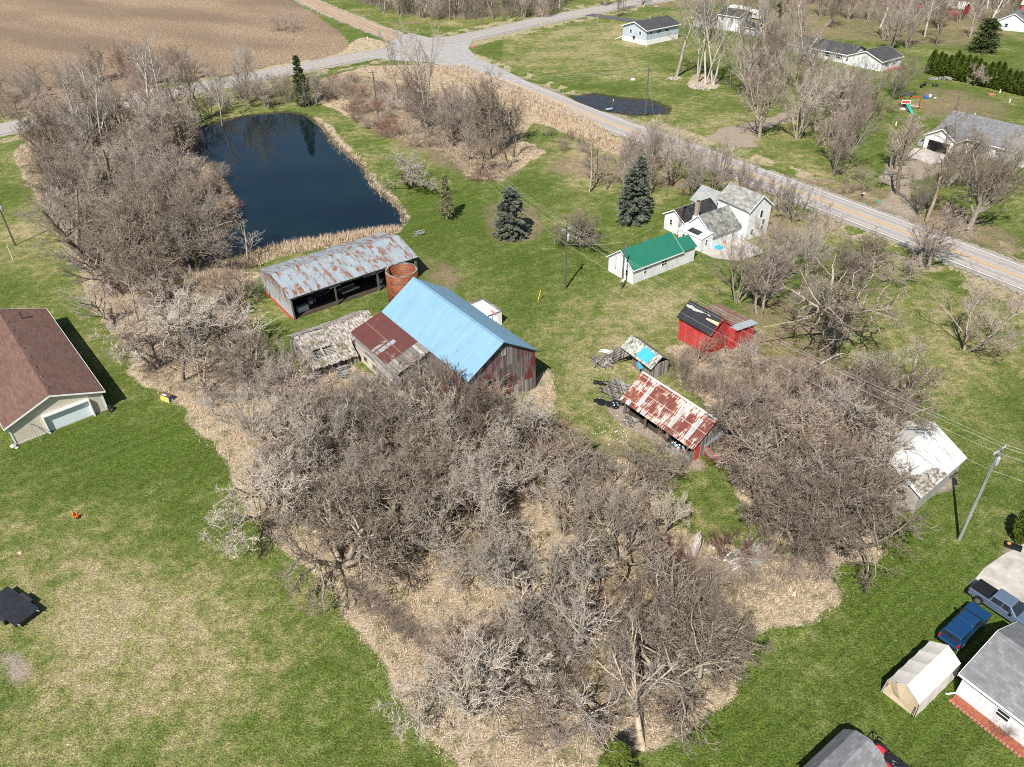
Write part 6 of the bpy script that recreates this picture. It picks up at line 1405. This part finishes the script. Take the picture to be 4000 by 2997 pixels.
def wire(a, b, sag, label, r=.009, group=None):
    a, b = Vector(a), Vector(b); N_ = 26; pts = [a.lerp(b, i/N_)-Vector((0, 0, 4*sag*(i/N_)*(1-i/N_))) for i in range(N_+1)]; mid_ = pts[0]; mb = MB()
    V = []; F = []; d = (b-a).normalized(); u = d.cross(Vector((0, 0, 1))).normalized(); t = u.cross(d)
    for i, p in enumerate(pts):
        for k in range(4): q = PI/2*k; V.append(p+(u*math.cos(q)+t*math.sin(q))*r)
        if i: F += [((i-1)*4+k, (i-1)*4+(k+1) % 4, i*4+(k+1) % 4, i*4+k) for k in range(4)]
    mb.add(V, F); o = mb.build('power_line', wire_m); return tag(o, label, 'power line', group)
far_r = [(p[0]+45, p[1]-29, 11.8) for p in POLES['right'][:3]]+[(POLES['right'][3][0]+45, POLES['right'][3][1]-29, 9.0)]
for i in range(4):
    wire(POLES['right'][i], POLES['mid'][i], 1.1, 'thin wire strung from the right lawn pole to the pole by the green-roofed garage', group='wires between the right and middle poles')
    wire(POLES['right'][i], far_r[i], .6, 'thin wire leaving the right lawn pole past the right edge', group='wires leaving at right')
    wire(POLES['mid'][i], POLES['pond'][i], 1.4, 'thin wire from the middle pole to the old pole by the pond', group='wires between middle pole and pond pole')
for i in range(2): wire(POLES['bend'][i], (POLES['pond'][1][0], POLES['pond'][1][1], 11.6-2*i), 1.6, 'thin wire crossing the road toward the old pole by the pond', group='wires crossing the road')
wire(POLES['mid'][3], POLES['green'][0], .3, 'short service wire to the pole at the green-roofed garage'); wire(POLES['green'][0], (30.5, 126.9, 6), .4, 'service wire over the green roof to the farmhouse')
wire(POLES['bend'][0], (gp(2555, 470)[0], gp(2555, 470)[1], 0), 0, 'guy wire of the slim pole beside the puddle')

# ---------------------------------------------------------------- small things
orange = simple('orange_plastic', (.75, .13, .02), .5, .08); dull_o = simple('faded_orange_plastic', (.60, .22, .05), .6, .1)
for (px, py), m_, lb in (((290, 2016), dull_o, 'faded orange traffic cone standing behind the brighter one'), ((307, 2021), orange, 'bright red-orange traffic cone tipped toward the camera on the left lawn')):
    x, y = gp(px, py); g = empty('traffic_cone', x, y, 20, 0, lb, 'traffic cone')
    MB().lathe((0, 0, .03), [(.19, 0), (.035, .72), (.0, .73)], 14).build('cone', m_, g, True); MB().box(-.24, .24, -.24, .24, 0, .04).build('base', M['black'] if m_ is orange else m_, g)
G0 = bpy.data.objects['garage']; 
for i in range(4):
    a = R(39.3); lx, ly = 11.15+.28*(i % 2)*.6, -.5+.32*i-.35; wx = G0.location.x+lx*math.cos(a)-ly*math.sin(a); wy = G0.location.y+lx*math.sin(a)+ly*math.cos(a)
    g = empty('car_wheel', wx, wy, 39.3+200+12*i, .34, 'black tyre on a silver rim leaning in a row by the garage corner', 'wheel', 'wheels leaning by the garage corner'); g.rotation_euler[0] = .35
    MB().lathe((0, 0, 0), [(.2, -.11), (.32, -.11), (.35, -.05), (.35, .05), (.32, .11), (.2, .11)], 20, True).build('tyre', M['tyre'], g, True).rotation_euler = (PI/2, 0, 0)
    mb = MB(); mb.tube((0, .06, 0), (0, .09, 0), .06, n=8)
    for k in range(5): q = 2*PI*k/5; mb.bar((0, .075, 0), (.21*math.cos(q), .075, .21*math.sin(q)), .06, .03)
    mb.build('rim', M['rim'], g)
x, y = gp(655, 1562); g = empty('old_appliance', x, y, -28, 0, 'rusty yellow and blue metal cabinet lying at the brush edge right of the garage', 'cabinet')
MB().prism([(-.45, 0), (.45, 0), (.35, .8), (-.35, .8)], 'x', -.8, .8).build('cabinet', simple('faded_yellow_panel', (.52, .42, .12), .7, .3, 4), g)
MB().box(-.82, .82, -.38, .38, .8, .86).build('rusty_top', M['rusty'], g); MB().box(-.5, .2, -.3, -.02, .862, .87).build('white_sheet', M['white'], g)
MB().box(.803, .83, -.36, .36, .05, .76).build('blue_end', simple('blue_enamel', (.03, .12, .28), .5, .4, 6), g); MB().box(.832, .84, -.05, .2, .1, .3).build('pale_patch', M['white'], g)
rock_m = simple('pinkish_stone', (.55, .38, .30), .9, .2, 5); grey_st = simple('grey_stone', (.42, .40, .36), .9, .3, 4)
x, y = gp(80, 2163); tag(MB().blob((x, y, .1), (.24, .2, .16)).build('rock', rock_m), 'pinkish rock alone on the left lawn', 'rock')
x, y = gp(55, 1748); g = MB().blob((x, y, .2), (.4, .3, .25)).blob((x+.5, y-.2, .1), (.25, .2, .15)).build('stones', grey_st); tag(g, 'small heap of stones at the left garage corner', 'stones')
# broken stump, lumber, logs
def stump(px, py, h, r, label, seed):
    x, y = gp(px, py); g = empty('tree_stump', x, y, 0, 0, label, 'stump'); rn = random.Random(seed); V = []; F = []; n_ = 14; L_ = 9
    for j in range(L_):
        for k in range(n_):
            q = 2*PI*k/n_; t = j/(L_-1); rr = r*(1.25-.5*t)*(1+.18*math.sin(3*q+j*.5))+rn.uniform(-.03, .03); z = h*t if j < L_-1 else h*(.78+.3*abs(math.sin(q*2.5))+rn.uniform(-.1, .1)); V.append((rr*math.cos(q)+.25*t, rr*math.sin(q), z-.1))
    for j in range(L_-1): F += [(j*n_+k, j*n_+(k+1) % n_, (j+1)*n_+(k+1) % n_, (j+1)*n_+k) for k in range(n_)]
    MB_ = MB(); MB_.add(V, F); MB_.build('trunk', BARK['pale'], g); MB().bar((0, -r, h*.4), (-.6, -r-.3, h*.7), .15, .1).build('splinter', BARK['tan'], g)
stump(2705, 2170, 3.3, .42, 'tall pale splintered stump in the clearing at the right', 3)
x, y = gd(563, 575); g = MB().tube((x, y, 0), (x+.05, y, .9), .14, .11, 8).build('tree_stump', BARK['tan']); tag(g, 'short brown stump by the small whitish tree on the pond bank', 'stump')
def heap(px, py, ang, n_, lx, ly, lz, mat, seed, label, name='board_pile', sc2=.14):
    x, y = gp(px, py); e = empty(name, x, y, ang, .02, label, 'boards'); lumber(n_, lx, ly, lz, mat, seed, sc2)(e)
heap(2935, 2170, 42, 16, 2.2, 1.3, .35, 'pole_pale', 31, 'pale old planks lying in the brown clearing at the right', sc2=.24)
heap(2860, 2200, 20, 12, .7, .9, .3, 'white_wash', 32, 'scatter of white debris left of the pale planks')
heap(1340, 1462, 10, 34, .9, 1.4, .45, 'pole_pale', 33, 'tangle of broken sticks in front of the grey wooden shed')
heap(2950, 1420, 0, 14, .5, .8, .4, 'concrete', 34, 'heap of broken stones below the red shed lean-to', sc2=.3)
heap(1640, 915, 20, 14, 1.2, .7, .45, 'pole_pale', 35, 'grey stick heap on the lawn near the pond corner')
def log(p0, p1, r0, r1, label, mat='pale', z0=.15, z1=.3, twigs=True):
    (x0, y0), (x1, y1) = gp(*p0), gp(*p1); a = Vector((x0, y0, z0)); b = Vector((x1, y1, z1)); g = empty('fallen_log', x0, y0, 0, 0, label, 'log'); rn = random.Random(int(p0[0])); mb = MB(); prev = Vector((0, 0, z0)); D = b-a; D.z = 0
    for i in range(1, 7):
        t = i/6; p = D*t+Vector((rn.uniform(-.12, .12), rn.uniform(-.12, .12), z0+(z1-z0)*t+.25*math.sin(t*PI))); mb.tube(prev, p, r0+(r1-r0)*(t-1/6), r0+(r1-r0)*t, 7); prev = p
    mb.build('trunk', BARK[mat], g); mb = MB()
    for i in range(7): t = rn.uniform(.45, 1); p = D*t+Vector((0, 0, z0+.2)); mb.tube(p, p+Vector((rn.uniform(-1, 1), rn.uniform(-1, 1), rn.uniform(.2, 1.2)))*D.length*.16, .04, .012, 4)
    mb.build('branches', BARK[mat], g)
log((3131, 1470), (3285, 1402), .17, .06, 'bleached fallen trunk below the gnarled tree', z1=1.0)
log((1376, 1572), (1482, 1640), .05, .10, 'white fallen branch in the upper left of the thicket', z0=1.5, z1=1.8)
log((1610, 2020), (1700, 1965), .12, .05, 'pale curved broken branch in the middle of the thicket', z0=.8, z1=2.0)
log((2330, 2820), (2480, 2812), .14, .10, 'thin log lying under the front leaning tree', 'tan')
log((540, 895), (620, 915), .10, .06, 'pale fallen log under the trees left of the pond', 'tan')
log((600, 965), (635, 975), .14, .12, 'short bleached log beside the pond thicket clearing')
log((3745, 905), (3800, 900), .12, .05, 'exposed pale roots at the foot of the old driveway tree')
# vine covered fence line along the thicket
for i in range(13):
    t = i/12; x, y = gd(752+t*170, 1262+t*140); s_ = 1+1.1*t*(1-t)*3
    tree('bush', x+trng.uniform(-.2, .2), y+trng.uniform(-.2, .2), .75*s_, .95*s_*.8, 'dry vine clump on the old fence line between lawn and straw', 'vine clumps along the old fence line', twig='mauve' if i % 2 else 'brown')
# playset and yard things across the road
x, y = gp(3530, 425); g = empty('playset', x, y, -20, 0, 'red and white wooden playset with green wave slide', 'playset')
for a, b in ((-.9, -.9), (.9, -.9), (-.9, .9), (.9, .9)): MB().bar((a, b, 0), (a, b, 3.7), .14, .14).build('post', M['red_trim'], g)
MB().box(-1.0, 1.0, -1.0, 1.0, 1.45, 1.55).build('platform', M['red_trim'], g); MB().prism([(-1.25, 3.6), (1.25, 3.6), (1.25, 3.7), (0, 4.0), (-1.25, 3.7)], 'y', -1.3, 1.3).build('canopy', M['shingle_dark'], g)
MB().box(-1.0, 1.0, -1.06, -1.0, 1.6, 2.35).build('front_panel', M['red_trim'], g); mb = MB(); mb.box(-1.08, 1.08, -1.1, -1.065, 2.3, 2.45); mb.box(-1.08, 1.08, -1.1, -1.065, 1.5, 1.65); mb.box(-1.08, -.92, -1.1, -1.065, 1.65, 2.3); mb.box(.92, 1.08, -1.1, -1.065, 1.65, 2.3); mb.build('white_trim', M['white'], g)
mb = MB(); sl_ = simple('green_slide_plastic', (.02, .38, .30), .35)
for i in range(6): z0 = 1.6-i*.25; z1 = 1.6-(i+1)*.25; mb.bar((.3+i*.25, -1.05-i*.55, z0+.05*math.sin(i*2)), (.3+(i+1)*.25, -1.05-(i+1)*.55, z1+.05*math.sin(i*2+2)), .7, .12)
mb.build('slide', sl_, g); MB().bar((1.0, .2, 3.0), (3.4, .8, 3.0), .14, .16).build('swing_beam', M['red_trim'], g)
for d in (-.9, .9): MB().bar((3.4, .8, 3.0), (3.7, .8+d, 0), .12, .12).build('swing_leg', M['red_trim'], g)
MB().bar((1.4, .2, .8), (3.4, .1, .8), .25, .06).build('glider', M['white'], g); MB().box(-1.0, 1.0, -1.0, 1.0, 0.02, .25).build('sandbox', M['white'], g)
for (px, py), lb in (((3598, 343), 'left black barrel on the wood chip patch'), ((3611, 336), 'black barrel standing right beside its twin on the wood chips')):
    x, y = gp(px, py); g = empty('barrel', x, y, 0, 0, lb, 'barrel'); MB().lathe((0, 0, 0), [(.33, 0), (.36, .45), (.33, .95)], 14).build('drum', M['black'], g, True); MB().lathe((0, 0, .95), [(.35, 0), (.35, .06), (.3, .07)], 14).build('lid', M['dark_metal'], g)
x, y = gp(3652, 338); tag(MB().blob((x, y, .3), (.9, .6, .45)).build('black_heap', M['black']), 'low black covered heap on the wood chip patch', 'heap')
x, y = gp(3617, 385); g = empty('plastic_tub', x, y, 0, 0, 'bright blue tub on the gravel patch behind the playset', 'tub'); MB().lathe((0, 0, 0), [(.45, 0), (.6, .6), (.52, .6), (.4, .1)], 14).build('tub', simple('blue_tub_plastic', (.03, .16, .6), .4), g)
for (px, py), lb in (((3632, 379), 'upright white panel beside the blue tub'), ((3652, 384), 'white board lying right of the blue tub')): x, y = gp(px, py); tag(MB().box(x-.3, x+.3, y-.1, y+.1, 0, .7 if px < 3640 else .25).build('signboard', M['white']), lb, 'board')
x, y = gp(3692, 312); g = empty('firewood_pile', x, y, -12, 0, 'long pile of split firewood in front of the evergreen hedge', 'firewood'); mb = MB(); rn = random.Random(7)
for i in range(150): u = rn.uniform(-4.6, 4.6); mb.bar((u, rn.uniform(-1, 1), rn.uniform(.05, .9)*(1-abs(u)/6)), (u+rn.uniform(-.5, .5), rn.uniform(-1, 1), rn.uniform(.05, .9)*(1-abs(u)/6)), .18, .16)
mb.build('logs', M['pole_pale'], g)
x, y = gp(3873, 373); g = MB().lathe((x, y, 0), [(1.0, 0), (1.05, .35), (.8, .35), (.78, .02)], 18).build('fire_ring', M['brickedge']); tag(g, 'round brick fire ring on the lawn behind the large white house', 'fire ring')
for (px, py), lb in (((3905, 364), 'small white post near the brick fire ring'), ((3943, 400), 'small white object on the lawn right of the fire ring'), ((3499, 490), 'white marker on the lawn left of the large white house')): x, y = gp(px, py); tag(MB().tube((x, y, 0), (x, y, .9), .16, .14, 8).build('marker_post', M['white']), lb, 'post')
x, y = gp(2472, 313); tag(MB().box(x-.6, x+.6, y-.3, y+.3, 0, .4).build('white_box', M['white']), 'white box lying on the lawn left of the slim utility pole', 'box')
# mailboxes, signs, markers
def mailbox(px, py, lb, m_):
    x, y = gp(px, py); g = empty('mailbox', x, y, -58, 0, lb, 'mailbox'); MB().bar((0, 0, 0), (0, 0, 1.1), .1, .1).build('post', M['pole_pale'], g); MB().prism([(-.12, 1.1), (.12, 1.1), (.12, 1.3), (.06, 1.38), (-.06, 1.38), (-.12, 1.3)], 'y', -.3, .3).build('box', m_, g); MB().box(.125, .14, .1, .14, 1.2, 1.45).build('flag', M['red_trim'], g)
mailbox(3362, 785, 'black mailbox on a post on the far verge', M['black']); mailbox(3366, 780, 'white mailbox right behind the black one on the far verge', M['white'])
x, y = gp(3430, 802); g = empty('address_sign', x, y, 0, 0, 'little green address plate by the gravel driveway mouth', 'sign'); MB().bar((0, 0, 0), (0, 0, 1.0), .05, .05).build('post', M['galv'], g); MB().box(-.35, .35, -.04, -.02, .75, 1.0).build('plate', simple('green_sign', (.02, .32, .22), .5), g)
def text(s, size, mat, parent, loc, rot):
    cu = bpy.data.curves.new('lettering', 'FONT'); cu.body = s; cu.size = size; cu.align_x = 'CENTER'; cu.align_y = 'CENTER'; cu.extrude = .004; o = bpy.data.objects.new('lettering', cu); link(o, parent); o.location = loc; o.rotation_euler = rot; cu.materials.append(mat); 
    dg = bpy.context.evaluated_depsgraph_get(); me = bpy.data.meshes.new_from_object(o.evaluated_get(dg)); bpy.data.objects.remove(o); o2 = bpy.data.objects.new('lettering', me); link(o2, parent); o2.location = loc; o2.rotation_euler = rot
    if not me.materials: me.materials.append(mat)
    return o2
def octo(mb, cx, cz, r, y0, y1): return mb.prism([(cx+r*math.cos(PI/8+k*PI/4), cz+r*math.sin(PI/8+k*PI/4)) for k in range(8)], 'y', y0, y1)
sred = simple('sign_red', (.48, .012, .02), .5, .05)
x, y = gp(1855, 214); g = empty('stop_sign', x, y, 8, 0, 'red stop sign at the inside corner of the road junction', 'sign'); MB().bar((0, 0, 0), (0, 0, 3.1), .09, .09).build('post', M['pole_wood'], g)
pl = octo(MB(), 0, 2.75, .52, -.09, -.06).build('sign_plate', sred, g); octo(MB(), 0, 2.75, .56, -.058, -.05).build('border', M['white'], pl); text('STOP', .36, M['white'], pl, (0, -.095, 2.75), (PI/2, 0, 0))
x, y = gp(1500, 167); g = empty('stop_sign', x, y, 190, 0, 'back of a stop sign under a green street blade left of the junction', 'sign'); MB().bar((0, 0, 0), (0, 0, 4.0), .09, .09).build('post', M['pole_wood'], g)
pl = octo(MB(), 0, 2.9, .52, -.09, -.06).build('sign_plate', sred, g); octo(MB(), 0, 2.9, .52, -.058, .05).build('back', M['galv'], pl); text('STOP', .36, M['white'], pl, (0, -.095, 2.9), (PI/2, 0, 0)); MB().box(-.65, .65, -.02, .02, 3.75, 4.05).build('street_blade', simple('street_sign_green', (.05, .45, .33), .5), g)
yel_p = simple('yellow_plastic', (.75, .55, .03), .5, .08)
for (px, py), h_, lb, mt in (((2101, 1178), 1.9, 'slanting yellow guy marker on the lawn beyond the barn', yel_p), ((2393, 428), 2.1, 'post with yellow cap in the roadside puddle', M['pole_wood']), ((2561, 495), 2.3, 'yellow guy marker near the slim pole by the road', yel_p), ((1480, 150), 2.6, 'thin dark post left of the street sign', M['pole_wood']), ((1437, 160), 1.6, 'white and orange marker post in the dry grass left of the junction', M['white']), ((1498, 258), 2.0, 'thin post on the near verge of the cross road', M['pole_wood']), ((2186, 464), 1.8, 'thin delineator post on the near road verge', M['dark_metal']), ((1370, 446), 1.5, 'short yellow marker in the scrub right of the pond', yel_p), ((2333, 93), 4.2, 'light pole on the lawn left of the raised house', M['galv']), ((52, 1018), 3.2, 'white post at the left edge below the utility pole', M['white']), ((2165, 955), 1.0, 'small grey post beside the lawn', M['galv'])):
    x, y = gp(px, py); sl2 = .45 if 'slanting' in lb else .05; mp = tag(MB().tube((x, y, 0), (x+sl2, y+sl2*.4, h_), .06, .05, 7).build('marker_post', mt), lb, 'post')
    if 'yellow cap' in lb: MB().tube((x+.05, y+.02, h_+.01), (x+.05, y+.02, h_+.5), .12, .1, 8).build('cap', yel_p, mp)
x, y = gp(2380, 428); tag(MB().tube((x-.9, y-.3, .1), (x+.9, y+.4, .1), .28, .28, 12).build('culvert_pipe', M['galv']), 'grey culvert pipe end at the roadside puddle', 'pipe')
x, y = gp(2807, 968); g = MB(); 
for k in range(3): g.lathe((x, y, .05+k*.07), [(.75-.12*k, 0), (.8-.12*k, .05), (.62-.12*k, .07), (.5-.12*k, .02)], 18, True)
tag(g.build('hose_coil', simple('bright_blue_hose', (.02, .42, .75), .4)), 'coil of bright blue hose beside the farmhouse', 'hose')
x, y = gp(2826, 950); tag(MB().blob((x, y, .3), (.4, .3, .3)).build('clay_pot', M['brickedge']), 'reddish pot against the farmhouse wall', 'pot')
x, y = gp(3955, 2140); g = empty('planter', x, y, -35, 0, 'black trough with an orange patch beside the columnar evergreen', 'planter'); MB().box(-.75, .75, -.3, .3, 0, .4).build('trough', M['black'], g); MB().blob((-.45, 0, .42), (.2, .2, .1)).build('orange_patch', dull_o, g)
x, y = gp(3172, 1163); g = empty('red_can', x, y, 0, 0, 'red and white junk in the leafy grove right of the farmhouse', 'junk'); MB().tube((0, 0, 0), (0, 0, .8), .3, n=10).build('red_drum', M['red_trim'], g); MB().blob((.9, 0, .3), (.5, .35, .3)).build('white_bag', M['white'], g)
x, y = gp(3030, 1135); tag(MB().box(x-1.2, x+1.2, y-.5, y+.5, .3, .38).build('sheet_panel', M['old_wood']), 'weathered sheet lying on brush in the leafy grove', 'panel')
x, y = gp(2300, 95); 
x, y = gp(2330, 93)
# pebble beds and path stones as real heaps of stones
def pebbles(dx, dy, rad, label, seed, hole=0):
    x, y = gd(dx, dy); rn = random.Random(seed); mb = MB()
    for i in range(int(rad*rad*16)):
        a_ = rn.uniform(0, 2*PI); q = rad*math.sqrt(rn.random()); mb.blob((x+q*math.cos(a_), y+q*math.sin(a_)*.9, .08), (.22, .2, .14), 5, 3, .25, rn)
    tag(mb.build('pebble_bed', simple('pale_pebbles', (.36, .32, .27), .9, .35, 3)), label, 'pebbles', kind='stuff')
pebbles(1519, 187, 4.2, 'round bed of pale pebbles at the foot of the giant cottonwoods', 1); pebbles(1458, 170, 2.2, 'small pebble ring round the cottonwood nearest the raised house', 2)
# white scraps on the grass
rn = random.Random(77); mb = MB()
for i in range(60): x, y = gp(rn.gauss(2400, 60), rn.gauss(1690, 28)); s_ = rn.uniform(.03, .09); mb.blob((x, y, .04), (s_, s_, s_*.6), 5, 3, .2, rn)
for i in range(50): x, y = gp(rn.uniform(2280, 2500), rn.uniform(1585, 1800)); s_ = rn.uniform(.02, .06); mb.blob((x, y, .03), (s_, s_, s_*.6), 5, 3, .2, rn)
tag(mb.build('scraps', M['white']), 'scattered white scraps on the grass before the rusty shed', 'scraps', kind='stuff')
